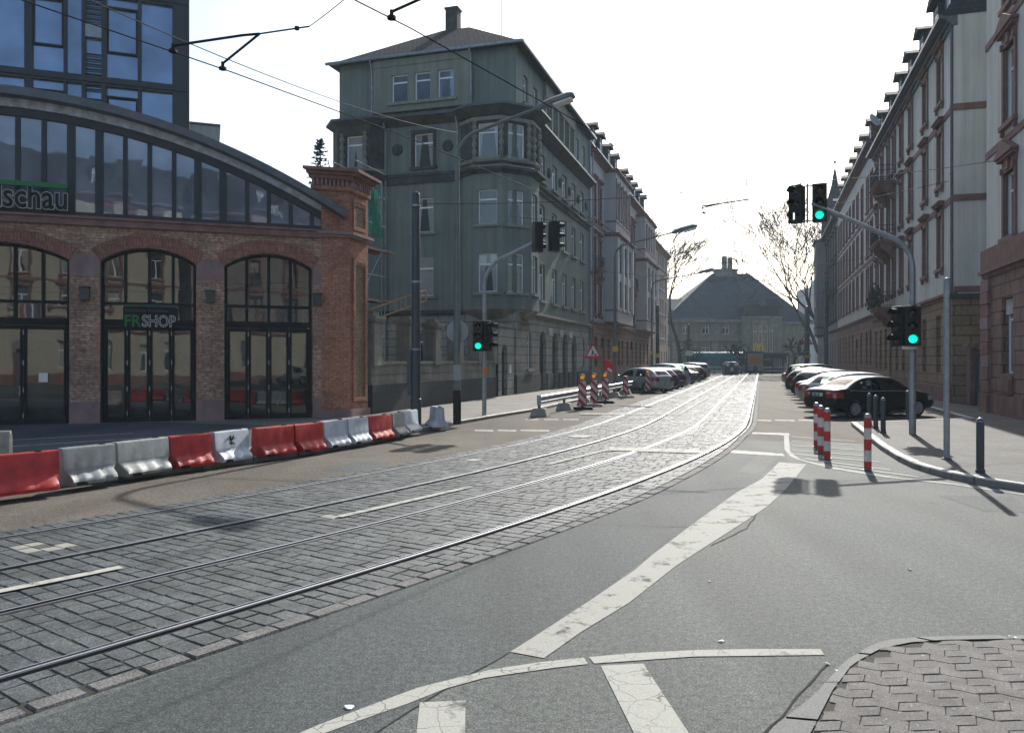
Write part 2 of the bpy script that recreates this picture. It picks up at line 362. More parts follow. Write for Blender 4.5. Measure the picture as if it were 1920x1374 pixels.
MT['tile_red'] = brickm('roof_tile_red', (.16,.075,.05), (.2,.09,.06), (.05,.03,.025), .3, .34, .04, var=.4, rough=.8, bump=1.0, dirt=.4)
MT['zinc'] = pm('zinc', (.22,.25,.27), .45, .5, metal=.6, var=.25, scale=3)
MT['zinc_dark'] = pm('zinc_dark', (.09,.10,.11), .5, .5, metal=.4, var=.25, scale=3)
MT['pvc'] = pm('white_window_frame', (.82,.83,.83), .4, .5, var=.06)
MT['frame_dark'] = pm('dark_frame', (.018,.023,.031), .5, .35, var=.15)
MT['frame_black'] = pm('black_frame', (.007,.008,.009), .6, .2, var=.15)
MT['frame_brown'] = pm('brown_frame', (.10,.06,.045), .6, .4, var=.2)
MT['pane'] = panem('pane_room', (.022,.027,.03), (.26,.26,.24), .55)
MT['pane_blue'] = glassm('pane_blue', (.16,.21,.28), spec=1.0, metal=.4, wob=.01)
MT['pane_curtain'] = panem('pane_net_curtain', (.05,.058,.06), (.36,.37,.36), 1.0)
MT['pane_blind'] = pm('roller_blind', (.27,.275,.27), .6, .4, var=.12, scale=1)
MT['office_glass'] = glassm('office_glass', (.15,.225,.35), rough=.02, spec=1.0, wob=.006, var=.25, scale=.5, metal=.4)
MT['gable_glass'] = glassm('gable_glass', (.17,.20,.25), rough=.02, spec=1.0, wob=.008, var=.35, scale=.6, metal=.3)
MT['shop_glass'] = glassm('shop_glass', (.022,.026,.026), rough=.015, spec=1.0, wob=.006, var=.5, scale=.9, metal=.03)
MT['galv'] = pm('galvanised_steel', (.27,.29,.31), .5, .5, metal=.6, var=.2, scale=5)
MT['pole_dark'] = pm('dark_pole_paint', (.03,.035,.042), .45, .5, var=.2, scale=3)
MT['pole_green'] = pm('green_grey_pole', (.11,.13,.12), .5, .5, var=.2, scale=3)
MT['black'] = pm('black_plastic', (.008,.009,.009), .5, .3, var=.2)
MT['rubber'] = pm('rubber', (.014,.014,.014), .8, .3, var=.2)
MT['wire'] = pm('wire_copper_dark', (.022,.02,.02), .7, .2)
MT['red_plastic'] = pm('red_plastic', (.48,.026,.022), .5, .4, var=.35, scale=4, streak=.3, bump=.15, bscale=14)
MT['grey_plastic'] = pm('grey_plastic', (.24,.26,.25), .5, .45, var=.25, scale=3, streak=.25, bump=.15, bscale=14)
MT['white_plastic'] = pm('white_plastic', (.42,.46,.50), .45, .5, var=.22, scale=3, bump=.2, bscale=12)
MT['concrete'] = pm('concrete', (.27,.255,.22), .85, .25, var=.3, scale=4, bump=.5, bscale=40)
MT['sign_back'] = pm('sign_back', (.26,.28,.29), .6, .4, metal=.2, var=.12)
MT['red_sign'] = pm('sign_red', (.50,.02,.02), .4, .5, var=.12)
MT['white_sign'] = pm('sign_white', (.62,.62,.60), .45, .5, var=.08)
MT['yellow'] = pm('yellow_sticker', (.5,.33,.03), .5, .5, var=.15)
MT['yellow_logo'] = pm('yellow_logo', (.78,.58,.03), .6, .3, var=.1)
MT['orange'] = pm('orange_paint', (.55,.17,.02), .5, .5, var=.15)
MT['wood'] = pm('scaffold_plank', (.33,.19,.09), .8, .3, var=.35, scale=6, bump=.3)
MT['net'] = pm('green_net', (.02,.16,.11), .8, .2, var=.4, scale=3)
MT['iron'] = pm('wrought_iron', (.03,.032,.034), .5, .5, var=.2)
MT['bark'] = pm('bark', (.022,.02,.018), .95, .1, var=.3, scale=4)
MT['conifer'] = pm('conifer_green', (.025,.04,.022), .8, .2, var=.5, scale=3)
MT['hedge'] = pm('balcony_plants', (.05,.055,.03), .85, .2, var=.6, scale=6)
MT['lens_off'] = pm('signal_lens_off', (.02,.012,.01), .15, .6)
MT['teal'] = pm('teal_paint', (.03,.22,.26), .4, .5, var=.12, coat=.3)
MT['teal_lt'] = pm('pale_teal_paint', (.25,.42,.43), .4, .5, var=.1)
MT['blue_box'] = pm('blue_grey_paint', (.035,.05,.07), .5, .5, var=.2)
MT['green_sign'] = pm('green_sign', (.01,.13,.035), .5, .4, var=.12)
MT['letter_white'] = pm('letter_white', (.6,.6,.58), .5, .4, var=.05)
MT['lamp_glass'] = pm('lamp_cover', (.6,.62,.62), .15, .6, var=.1)
# ------------------------------------------------------------------ emitters
def emitm(name, col, strength):
    m, t, b = nt(name); b.inputs['Base Color'].default_value = col4(col); b.inputs['Emission Color'].default_value = col4(col)
    b.inputs['Emission Strength'].default_value = strength; b.inputs['Roughness'].default_value = .25
    return m
MT['green_on'] = emitm('signal_green_on', (.0, .75, .55), .75)
MT['white_bar'] = emitm('tram_signal_bar', (.8, .85, .8), .8)
MT['amber'] = emitm('amber_lamp', (.75, .27, .01), .22)

# ------------------------------------------------------------------ sky, sun, camera
SUN_AZ, SUN_EL = R(20.3), R(34)
scn = bpy.context.scene
w = bpy.data.worlds.new('World'); scn.world = w; w.use_nodes = True
bg = w.node_tree.nodes['Background']
sky = w.node_tree.nodes.new('ShaderNodeTexSky'); sky.sky_type = 'NISHITA'; sky.sun_disc = False
sky.sun_elevation = SUN_EL; sky.sun_rotation = SUN_AZ; sky.air_density = 1.0; sky.dust_density = 2.0; sky.ozone_density = 1.0
w.node_tree.links.new(sky.outputs[0], bg.inputs[0]); bg.inputs[1].default_value = 0.13
sd = bpy.data.lights.new('sun', 'SUN'); sd.energy = 4.2; sd.angle = R(.5); sd.color = (1.0, .965, .91)
so = bpy.data.objects.new('sun', sd); C.objects.link(so)
sv = Vector((math.sin(SUN_AZ)*math.cos(SUN_EL), math.cos(SUN_AZ)*math.cos(SUN_EL), math.sin(SUN_EL)))
so.rotation_euler = sv.to_track_quat('Z', 'Y').to_euler(); so.location = (20, 60, 60)
cd = bpy.data.cameras.new('camera'); cd.sensor_width = 36; cd.lens = FPX/1920*36; cd.shift_y = -12/1920
cd.clip_start = .1; cd.clip_end = 5000
co = bpy.data.objects.new('camera', cd); C.objects.link(co); co.location = (0, 0, HCAM); co.rotation_euler = (R(90), 0, 0)
scn.camera = co
scn.view_settings.view_transform = 'Standard'; scn.view_settings.look = 'None'; scn.view_settings.gamma = 1.0
scn.view_settings.exposure = EXPOSURE if 'EXPOSURE' in globals() else 0.8
scn.view_settings.use_curve_mapping = False
scn.cycles.use_denoising = True
scn.cycles.max_bounces = 8; scn.cycles.glossy_bounces = 4; scn.cycles.diffuse_bounces = 3
scn.cycles.volume_bounces = 0
scn.cycles.sample_clamp_indirect = 6.0

# ------------------------------------------------------------------ ground
g = M(); g.poly([(-900,-500,-.06),(900,-500,-.06),(900,1500,-.06),(-900,1500,-.06)]); structure(g.build('ground', MT['dirt']))
g = M()
# road laid as one sheet, in a grid so that the procedural detail stays stable
g.poly([AC(-60,-70), AC(-60,80), AC(150,80), AC(150,-70)][::-1]); structure(g.build('road', MT['asphalt']))

# ---- tram track geometry
def trk(a):
    c = -2.57 - (.0077*(27.3-a)**2 if a < 27.3 else 0); d = (.0154*(27.3-a) if a < 27.3 else 0)
    return c, d
def TV(a, v, z):
    c, d = trk(a); n = math.hypot(1, d)
    return AC(a - v*d/n, c + v/n, z)
RV = [-2.19, -.755, .70, 2.135]          # four rails
def vE(a): return 2.82 if a < 12 else (2.82-(a-12)*.04 if a < 22 else 2.45)
def vF(a): return -2.62 if a < 18 else max(-3.0, -2.62-(a-18)*.03)

def sheet(name, aa, fv0, fv1, z, mat, kind=True):
    m = M()
    for i in range(len(aa)-1):
        m.poly([fv0(aa[i], z), fv1(aa[i], z), fv1(aa[i+1], z), fv0(aa[i+1], z)])
    for f in range(len(m.f)):
        m.f[f] = tuple(m.f[f])
    o = m.build(name, mat, merge=True)
    for p in o.data.polygons:
        if p.normal.z < 0: p.flip()
    return structure(o)
AA = [-24+i*1.0 for i in range(150)]
sheet('track_bed', AA, lambda a, z: TV(a, vF(a), z), lambda a, z: TV(a, vE(a), z), .004, MT['bed'])

# ---- setts: each stone is real, laid in rows across the track
cob = M(); rnd = random.Random(3)
a = -12.0
row = 0
WHITE_SETTS = [G(px, py) for px, py in ((45,1026),(80,1022),(48,1034),(75,1033),(112,1029),(138,1021),(312,975),(360,967),(452,981),(524,958),(890,862),(615,968))]
while a < 124:
    pitch = .155 + rnd.uniform(-.012, .012)
    edges = [(vF(a), RV[0]-.075)] + [(RV[i]+.075, RV[i+1]-.075) for i in range(3)] + [(RV[3]+.075, vE(a)-.17)]
    far = a > 60
    for (v0, v1) in edges:
        v = v0; first = True
        while v < v1-.01:
            L_ = rnd.uniform(.18, .29) if not first else rnd.uniform(.10, .28)
            first = False
            if v1-(v+L_) < .08: L_ = v1-v
            a0, a1, b0, b1 = a+.004, a+pitch-.004, v+.004, v+L_-.004
            j = lambda: rnd.uniform(-.007, .007)
            zt = .011+rnd.uniform(-.003, .003); tx, ty = rnd.uniform(-.022, .022), rnd.uniform(-.022, .022)
            j2 = lambda: rnd.uniform(-.010, .010)
            outer = [(a0+j2(), b0+j()), (a0+j(), b1+j()), (a1+j(), b1+j()), (a1+j(), b0+j())]
            am, vm = (a0+a1)/2, (b0+b1)/2
            top = [(am+(p-am)*.90, vm+(q-vm)*.94) for p, q in outer]
            vs = [TV(p, q, .0) for p, q in outer] + [TV(p, q, zt+(p-am)*tx+(q-vm)*ty) for p, q in top]
            ctr = TV(am, vm, 0); mi = 0
            for wp in WHITE_SETTS:
                if (wp-ctr).length < .10: mi = 1
            k = len(cob.v); cob.v += [tuple(p) for p in vs]
            for f in ((4,5,6,7),(0,1,5,4),(1,2,6,5),(2,3,7,6),(3,0,4,7)):
                cob.f.append(tuple(k+x for x in f)); cob.mi.append(mi)
            v += L_
    # border stone on the right hand edge
    L_ = .17
    k = len(cob.v); e = vE(a)
    if row % 2 == 0:
        vs = [TV(a+.01, e-.15, 0), TV(a+.01, e, 0), TV(a+2*pitch-.01, e, 0), TV(a+2*pitch-.01, e-.15, 0)]
        z2 = .017+rnd.uniform(-.004, .004)
        vs += [TV(a+.02, e-.14, z2), TV(a+.02, e-.01, z2), TV(a+2*pitch-.02, e-.01, z2), TV(a+2*pitch-.02, e-.14, z2)]
        cob.v += [tuple(p) for p in vs]
        for f in ((4,5,6,7),(0,1,5,4),(1,2,6,5),(2,3,7,6),(3,0,4,7)):
            cob.f.append(tuple(k+x for x in f)); cob.mi.append(2)
    a += pitch; row += 1
co_ = cob.build('cobbled_track', [MT['cobble'], MT['sett_white'], MT['cobble_lt']])
bm = bmesh.new(); bm.from_mesh(co_.data); bmesh.ops.recalc_face_normals(bm, faces=bm.faces)
for f in bm.faces:
    if f.normal.z < 0: f.normal_flip()
bm.to_mesh(co_.data); bm.free(); structure(co_)

# ---- rails
RL = ['far left tram rail, outer rail of the track nearest the brick shop', 'second tram rail from the shop side, dark groove beside a thin shiny head',
      'third tram rail, brightest polished rail left of the nearest one', 'nearest tram rail with a wide dark groove beside the asphalt lane']
for k, v in enumerate(RV):
    sgn = 1 if k % 2 else -1           # the head lies on the outer side of the gauge
    m = M()
    aa = [-22+i*1.0 for i in range(22+26)] + [28+i*6.0 for i in range(17)]
    prof = [(-.03*sgn, .0, .024), (.03*sgn, .0, .024)]
    for i in range(len(aa)-1):
        p, q = aa[i], aa[i+1]
        def strip(v0, z0, v1, z1, mi):
            f = [TV(p, v+v0, z0), TV(p, v+v1, z1), TV(q, v+v1, z1), TV(q, v+v0, z0)]
            nrm = (f[1]-f[0]).cross(f[3]-f[0])
            if nrm.z < 0: f.reverse()
            m.poly(f, mi)
        h0, h1 = (.0, .05) if sgn > 0 else (-.05, .0)
        hm_ = h0+.02 if sgn > 0 else h1-.02
        strip(h0, .024, h1, .024, 0)
        if sgn > 0: strip(h0, .0245, hm_, .0245, 2)
        else: strip(hm_, .0245, h1, .0245, 2)
        strip(h0-.001, .0, h0, .024, 0); strip(h1, .024, h1+.001, .0, 0)
        g0, g1 = (-.05, -.0015) if sgn > 0 else (.0015, .05)
        strip(g0, .007, g1, .007, 1)
        l0, l1 = (-.058, -.05) if sgn > 0 else (.05, .058)
        strip(l0, .02, l1, .02, 2)
    tag(m.build('tram_rail', [MT['steel_rail'], MT['groove'], MT['steel_bright']]), RL[k], 'rail', 'tram rails in the cobbled track')

# ---- tan lanes either side
kl = [(-20,-18.5),(-8,-15.0),(0,-12.6),(5,-11.6),(9,-10.69),(10.5,-10.19),(12.3,-9.76),(14.6,-9.2),(17.3,-8.9),(20,-9.0),(23.4,-8.95),(26.5,-8.75),(29.8,-8.42),(47,-8.4)]
KL = kl + [(49.5,-11.2),(126,-11.2)]
def interp(pts, a):
    for i in range(len(pts)-1):
        if pts[i][0] <= a <= pts[i+1][0]:
            t = (a-pts[i][0])/(pts[i+1][0]-pts[i][0]); return pts[i][1]+(pts[i+1][1]-pts[i][1])*t
    return pts[0][1] if a < pts[0][0] else pts[-1][1]
AL = [-20+i*1.0 for i in range(147)]
def tF(a, z):
    c, d = trk(a); return AC(a, c+vF(a)*math.hypot(1, d), z)
sheet('side_lane', AL, lambda a, z: AC(a, interp(KL, a)-.05, z), tF, .003, MT['asphalt_tan'])
def tE(a, z):
    c, d = trk(a); return AC(a, c+vE(a)*math.hypot(1, d), z)
sheet('parking_lane', [20.9+i*1.0 for i in range(105)], tE, lambda a, z: AC(a, 6.6, z), .003, MT['asphalt_tan'])

# ---- pavements
KR = [(126,6.5),(29.2,6.5),(26.4,2.62),(25.97,2.6),(22.5,2.56),(19.5,2.53),(17.44,2.58),(16.4,2.66),(15.64,2.83),(15.0,3.05),(14.57,3.28),(13.86,3.85),(13.2,4.7),(12.7,5.8),(12.2,7.5),(12.0,10),(11.9,20),(11.9,60)]
def offset(pts, d):
    out = []
    for i in range(len(pts)):
        p = Vector(pts[max(i-1,0)]); q = Vector(pts[min(i+1,len(pts)-1)]); t = (q-p).normalized()
        out.append((pts[i][0]-t.y*d, pts[i][1]+t.x*d))
    return out
def kerb(name, pts, side, z1=.12):
    """granite kerb stones: joints every metre"""
    fine = [pts[0]]
    for i in range(len(pts)-1):
        p, q = Vector(pts[i]), Vector(pts[i+1]); n = max(1, int((q-p).length/1.0))
        for k in range(1, n+1): fine.append(tuple(p.lerp(q, k/n)))
    inn = offset(fine, side*.15); m = M(); r2 = random.Random(5)
    for i in range(len(fine)-1):
        p0, p1, q0, q1 = [Vector(x) for x in (fine[i], fine[i+1], inn[i], inn[i+1])]
        s0, s1 = .012, .988
        P0, P1, Q0, Q1 = p0.lerp(p1, s0), p0.lerp(p1, s1), q0.lerp(q1, s0), q0.lerp(q1, s1)
        dz = r2.uniform(-.004, .004)
        ch = .02
        F0, F1 = P0.lerp(Q0, .12), P1.lerp(Q1, .12)
        top = [AC(F0.x, F0.y, z1+dz), AC(F1.x, F1.y, z1+dz), AC(Q1.x, Q1.y, z1+dz), AC(Q0.x, Q0.y, z1+dz)]
        cham = [AC(P0.x, P0.y, z1-ch+dz), AC(P1.x, P1.y, z1-ch+dz), top[1], top[0]]
        face = [AC(P0.x, P0.y, -.02), AC(P1.x, P1.y, -.02), cham[1], cham[0]]
        for k, f in enumerate((top, cham, face)):
            n = (f[1]-f[0]).cross(f[2]-f[0])
            if n.z < 0 or (k == 2 and n.dot(AC(P0.x-Q0.x, P0.y-Q0.y)) < 0): f = f[::-1]
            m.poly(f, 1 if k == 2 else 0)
    return structure(m.build(name, [MT['kerb'], MT['kerb_face']]))
kerb('kerb', KL, 1 if False else -1)
kerb('kerb_right', KR, -1)
# left pavement
off = .14
sheet('pavement_left', AL, lambda a, z: AC(a, -48, z), lambda a, z: AC(a, interp(KL, a)-off, z), .108, MT['walk'])
fo = [-20+i*1.0 for i in range(41)]
sheet('forecourt', fo, lambda a, z: AC(a, -47, z), lambda a, z: AC(a, interp(KL, a)-1.5-(a > 16)*(a-16)*.55, z), .112, MT['forecourt'])
# right pavement
m = M()
ins = offset(KR, -.14)
poly = [AC(p[0], p[1], .108) for p in ins] + [AC(126, 60, .108)]
m.poly(poly); o = m.build('pavement_right', MT['walk_small'])
bm = bmesh.new(); bm.from_mesh(o.data); bmesh.ops.triangulate(bm, faces=bm.faces)
for f in bm.faces:
    if f.normal.z < 0: f.normal_flip()
bm.to_mesh(o.data); bm.free(); structure(o)
# square in front of the station
m = M(); m.poly([AC(127,-70,.02), AC(127,70,.02), AC(180,70,.02), AC(180,-70,.02)][::-1]); structure(m.build('station_square', MT['walk']))

# ---- darker resurfaced lane between the setts and the white band
lane = [(1461,866),(1429,897),(1381,923),(1300,981),(1238,1026),(1100,1129),(957,1221),(840,1288),(700,1374),(560,1470),(-300,1470),(121,1330),(347,1246),(500,1195),(781,1093),(1016,1000),(1156,953),(1297,883),(1385,828),(1400,812),(1475,812),(1475,860)]
def flat0(name, pxs, z, mat):
    m = M(); m.poly([G(x, y, z) for x, y in pxs]); o = m.build(name, mat); bm = bmesh.new(); bm.from_mesh(o.data); bmesh.ops.triangulate(bm, faces=bm.faces)
    for f in bm.faces:
        if f.normal.z < 0: f.normal_flip()
    bm.to_mesh(o.data); bm.free(); return structure(o)
flat0('resurfaced_lane', lane, .0022, MT['asphalt_dark'])
flat0('asphalt_patch', [(1383,884),(1424,850),(1462,853),(1450,866),(1429,884),(1414,888)], .0038, MT['asphalt'])
flat0('asphalt_patch', [(1760,928),(1900,931),(1935,962),(1845,958)], .0022, MT['asphalt_dark'])
flat0('asphalt_patch', [(602,883),(664,866),(735,866),(700,884)], .0048, MT['asphalt_dark'])
# seam of the resurfaced lane and old joints
sm_ = M()
def seam(pxs, w_=.012):
    pts = [G(x, y, .0042) for x, y in pxs]; fine = []
    for p, q in zip(pts, pts[1:]):
        n = max(1, int((q-p).length/.12))
        for i in range(n): fine.append(p.lerp(q, i/n)+Vector((random.uniform(-.008,.008), random.uniform(-.008,.008), 0)))
    fine.append(pts[-1])
    for p, q in zip(fine, fine[1:]):
        d = (q-p).normalized(); n = Vector((-d.y, d.x, 0))*w_*random.uniform(.25,.7); sm_.poly([p-n, q-n, q+n, p+n])
seam([(957,1221),(840,1288),(700,1374),(640,1410)]); seam([(1552,1243),(1500,1300),(1435,1374),(1400,1420)], .013); seam([(1110,982),(1180,985),(1290,988)], .008)
seam([(1461,905),(1455,925),(1440,940),(1425,955),(1400,990),(1334,1022)], .014)
structure(sm_.build('asphalt_seam', MT['bed']))
mh = M(); mh.lathe([(.30, .006), (.30, .007), (.0, .007)], 28, Matrix.Translation(G(1086, 818, .018)))
tag(mh.build('manhole_cover', MT['zinc_dark']), 'small dark manhole cover among the setts between the two tracks', 'manhole cover')
# ---- road markings
def flat(name, pxs, z, mat):
    m = M(); pts = [G(x, y, z) for x, y in pxs]
    m.poly(pts); o = m.build(name, mat); bm = bmesh.new(); bm.from_mesh(o.data); bmesh.ops.triangulate(bm, faces=bm.faces)
    for f in bm.faces:
        if f.normal.z < 0: f.normal_flip()
    bm.to_mesh(o.data); bm.free(); return structure(o)
flat('road_marking', [(957,1221),(1006,1190),(1100,1129),(1190,1068),(1225,1038),(1300,981),(1381,923),(1429,897),(1461,866),
     (1512,870),(1473,917),(1439,949),(1397,977),(1334,1017),(1269,1059),(1180,1129),(1091,1183),(1020,1233)], .005, MT['paint_worn'])
flat('road_marking', [(594,1359),(687,1324),(781,1289),(856,1270),(922,1254),(1016,1240),(1095,1232),(1102,1244),(1039,1251),(969,1261),(908,1270),(835,1290),(762,1319),(687,1345),(607,1374),(520,1410),(500,1400)], .005, MT['paint'])
flat('road_marking', [(1104,1231),(1180,1224),(1300,1218),(1400,1216),(1538,1216),(1546,1227),(1461,1228),(1300,1230),(1200,1237),(1114,1243)], .005, MT['paint'])
flat('road_marking', [(787,1316),(873,1312),(871,1440),(774,1440)], .005, MT['paint'])
flat('road_marking', [(1126,1247),(1206,1243),(1292,1374),(1340,1447),(1232,1447),(1189,1374)], .005, MT['paint'])
flat('road_marking', [(1372,843),(1467,850),(1472,855),(1368,849)], .006, MT['paint_thin'])
flat('road_marking', [(1142,837),(1310,843),(1330,850),(1142,844)], .026, MT['paint_thin'])
flat('road_marking', [(1412,810),(1480,812),(1480,816),(1409,813)], .006, MT['paint_thin'])
for x0, x1 in ((1417,1446),(1453,1490),(1497,1535)): flat('road_marking', [(x0,786.5),(x1,787.5),(x1,789.5),(x0,788)], .006, MT['paint_thin'])
for x0, x1 in ((890,925),(933,968),(976,1030)): flat('road_marking', [(x0,805.5),(x1,806),(x1,808.5),(x0,807.5)], .006, MT['paint_thin'])
for x0, x1 in ((985,1010),(1020,1047),(1056,1085)): flat('road_marking', [(x0,785.5),(x1,785.5),(x1,787),(x0,787)], .006, MT['paint_thin'])
flat('road_marking', [(1088,774.5),(1226,774.5),(1226,776.5),(1086,776.5)], .026, MT['paint_thin'])
flat('road_marking', [(1232,774.5),(1280,774.5),(1278,776.5),(1230,776.5)], .026, MT['paint_thin'])
def dash(p, q, wd, z, mt='paint_thin'):
    p, q = G(*p, z), G(*q, z); d = (q-p).normalized(); n = Vector((-d.y, d.x, 0))*wd/2
    m = M(); m.poly([p-n, q-n, q+n, p+n][::1]); o = m.build('road_marking', MT[mt])
    for f in o.data.polygons:
        if f.normal.z < 0: f.flip()
    structure(o)
for p, q in (((-60,1119),(228,1062)),((635,968),(882,912)),((1028,870),(1150,840)),((1274,776),(1326,746)),((1350,730),(1375,716))): dash(p, q, .12, .027)
# hatched no-parking corner
flat('road_marking', [(1470,816),(1471,842),(1482,856),(1494,861),(1530,871),(1562,879),(1663,895),(1784,908),(1920,928),(1960,934),(1960,931),(1905,924),(1784,905),(1663,892),(1562,875),(1501,861),(1490,853),(1481,846),(1479,816)], .006, MT['paint'])
for p, q in (((1484,818),(1603,827)),((1484,826.5),(1606,834)),((1484,835),(1621,844)),((1486,844),(1623,854)),((1490,851),(1648,866)),((1510,860),(1671,881)),((1540,869),(1723,894))): dash(p, q, .12, .0075, 'paint')
for p, q in (((0,826),(250,812)),((0,838),(310,818))):
    p, q = G(*p, .118), G(*q, .118); d = (q-p).normalized(); n = Vector((-d.y, d.x, 0))*.05
    m = M(); m.poly([p-n, q-n, q+n, p+n]); o = m.build('road_marking', MT['paint_thin'])
    for f in o.data.polygons:
        if f.normal.z < 0: f.flip()
    structure(o)

# ---- wave paver corner in the right foreground
outer = [(1310,1560),(1400,1440),(1440,1374),(1526,1308),(1582,1243),(1643,1207),(1687,1199),(1760,1196),(1920,1193),(2100,1193),(3200,1190)]
inner = [(1392,1560),(1470,1440),(1522,1374),(1562,1296),(1598,1247),(1651,1219),(1703,1207),(1760,1203),(1920,1200),(2100,1200),(3200,1197)]
m = M()
def resample(p, n):
    q = [G(x, y) for x, y in p]; d = [0]
    for a_, b_ in zip(q, q[1:]): d.append(d[-1]+(b_-a_).length)
    out = []
    for k in range(n+1):
        s_ = d[-1]*k/n; i = max(j for j in range(len(d)-1) if d[j] <= s_+1e-9); t = (s_-d[i])/(d[i+1]-d[i]); out.append(q[i].lerp(q[i+1], t))
    return out
NS = 14; ro, ri = resample(outer, NS*4), resample(inner, NS*4)
for k in range(NS*4):
    e0, e1 = (.08 if k % 4 == 0 else 0), (.92 if k % 4 == 3 else 1)
    h_ = UP*(.012+.002*((k//4) % 3))
    f = [ro[k].lerp(ro[k+1], e0)+h_, ri[k].lerp(ri[k+1], e0)+h_, ri[k].lerp(ri[k+1], e1)+h_, ro[k].lerp(ro[k+1], e1)+h_]
    if (f[1]-f[0]).cross(f[3]-f[0]).z < 0: f.reverse()
    m.poly(f)
    m.poly([ro[k].lerp(ro[k+1], e0)+h_, ro[k].lerp(ro[k+1], e1)+h_, ro[k].lerp(ro[k+1], e1)-UP*.02, ro[k].lerp(ro[k+1], e0)-UP*.02])
for i in range(0):
    f = [G(*outer[i], .012), G(*inner[i], .012), G(*inner[i+1], .012), G(*outer[i+1], .012)]
    a0 = [p.lerp(f[0]*.25+f[1]*.25+f[2]*.25+f[3]*.25, .012) for p in f]
    if (a0[1]-a0[0]).cross(a0[3]-a0[0]).z < 0: a0.reverse()
    m.poly(a0)
    o0, o1 = G(*outer[i], .012), G(*outer[i+1], .012)
    s_ = [o0, o1, o1-UP*.03, o0-UP*.03]; m.poly(s_)
structure(m.build('kerb_edging', MT['edging']))
m = M(); m.poly([G(x, y, .005) for x, y in inner] + [Vector((8.6,1,.005)), Vector((.8,1,.005))]); o = m.build('paver_bed', MT['sand'])
bm = bmesh.new(); bm.from_mesh(o.data); bmesh.ops.triangulate(bm, faces=bm.faces)
for f in bm.faces:
    if f.normal.z < 0: f.normal_flip()
bm.to_mesh(o.data); bm.free(); structure(o)
inn = [G(x, y) for x, y in inner]
def inside(p):
    # right/below the inner edge polyline
    poly_ = [(q.x, q.y) for q in inn] + [(8.6, 1), (.8, 1)]
    c = False; n = len(poly_)
    for i in range(n):
        (x1, y1), (x2, y2) = poly_[i], poly_[(i+1) % n]
        if (y1 > p.y) != (y2 > p.y) and p.x < (x2-x1)*(p.y-y1)/(y2-y1)+x1: c = not c
    return c
pv = M(); org = G(1700, 1290); th = R(-14)
ux, uy = Vector((math.cos(th), math.sin(th), 0)), Vector((-math.sin(th), math.cos(th), 0))
LW, LH = .245, .122; e0_ = .0016
def wob(u): return .022*(abs(((u/LW*2) % 2)-1)*2-1)
for j in range(-40, 22):
    for i in range(-20, 36):
        u0 = i*LW+(j % 2)*LW*.5; u1 = u0+LW; e = e0_
        us = [u0+e+(u1-u0-2*e)*k/6 for k in range(7)]
        lo = [(u+.0, j*LH+wob(u)+e) for u in us]; hi = [(u, (j+1)*LH+wob(u)-e) for u in us]
        pts = [org+ux*(p[0]+.25*(p[1]-j*LH))+uy*p[1] for p in lo+hi[::-1]]
        ctr = sum(pts, Vector())/len(pts)
        if not inside(ctr): continue
        if not all(inside(p) for p in pts):
            c2 = [p if inside(p) else None for p in pts]
            out = []
            for p in pts:
                q = p
                if not inside(q):
                    for t in (.2, .4, .6, .8, 1):
                        q = p.lerp(ctr, t)
                        if inside(q): break
                out.append(q)
            pts = out
        z = .013+random.uniform(-.002, .002); tx = random.uniform(-.01, .01)
        top = [p.lerp(ctr, .014)+UP*(z+(p-ctr).dot(ux)*tx) for p in pts]
        bot = [p+UP*.004 for p in pts]
        pv.poly(top)
        n = len(pts)
        for k in range(n): pv.poly([bot[k], bot[(k+1) % n], top[(k+1) % n], top[k]])
structure(pv.build('pavement_corner', MT['paver']))
# small litter: stones and dead leaves on the asphalt
lit = M()
for (x, y, s) in ((1897,1195,.03),(1706,1068,.012),(655,1326,.035),(1552,1245,.014),(1568,1258,.012),(1352,1202,.02),(700,1012,.012),(1330,1090,.012),(1730,1230,.012)):
    p = G(x, y, .004)
    k = 7; vs = [p+Vector((math.cos(6.283*i/k)*s*random.uniform(.6,1.3), math.sin(6.283*i/k)*s*random.uniform(.5,1.1), random.uniform(.002,.012))) for i in range(k)]
    lit.poly(vs); lit.poly([q-UP*.012 for q in vs][::-1])
    for i in range(k): lit.poly([vs[i]-UP*.012, vs[(i+1) % k]-UP*.012, vs[(i+1) % k], vs[i]])
tag(lit.build('litter', MT['letter_white']), kind='stuff')
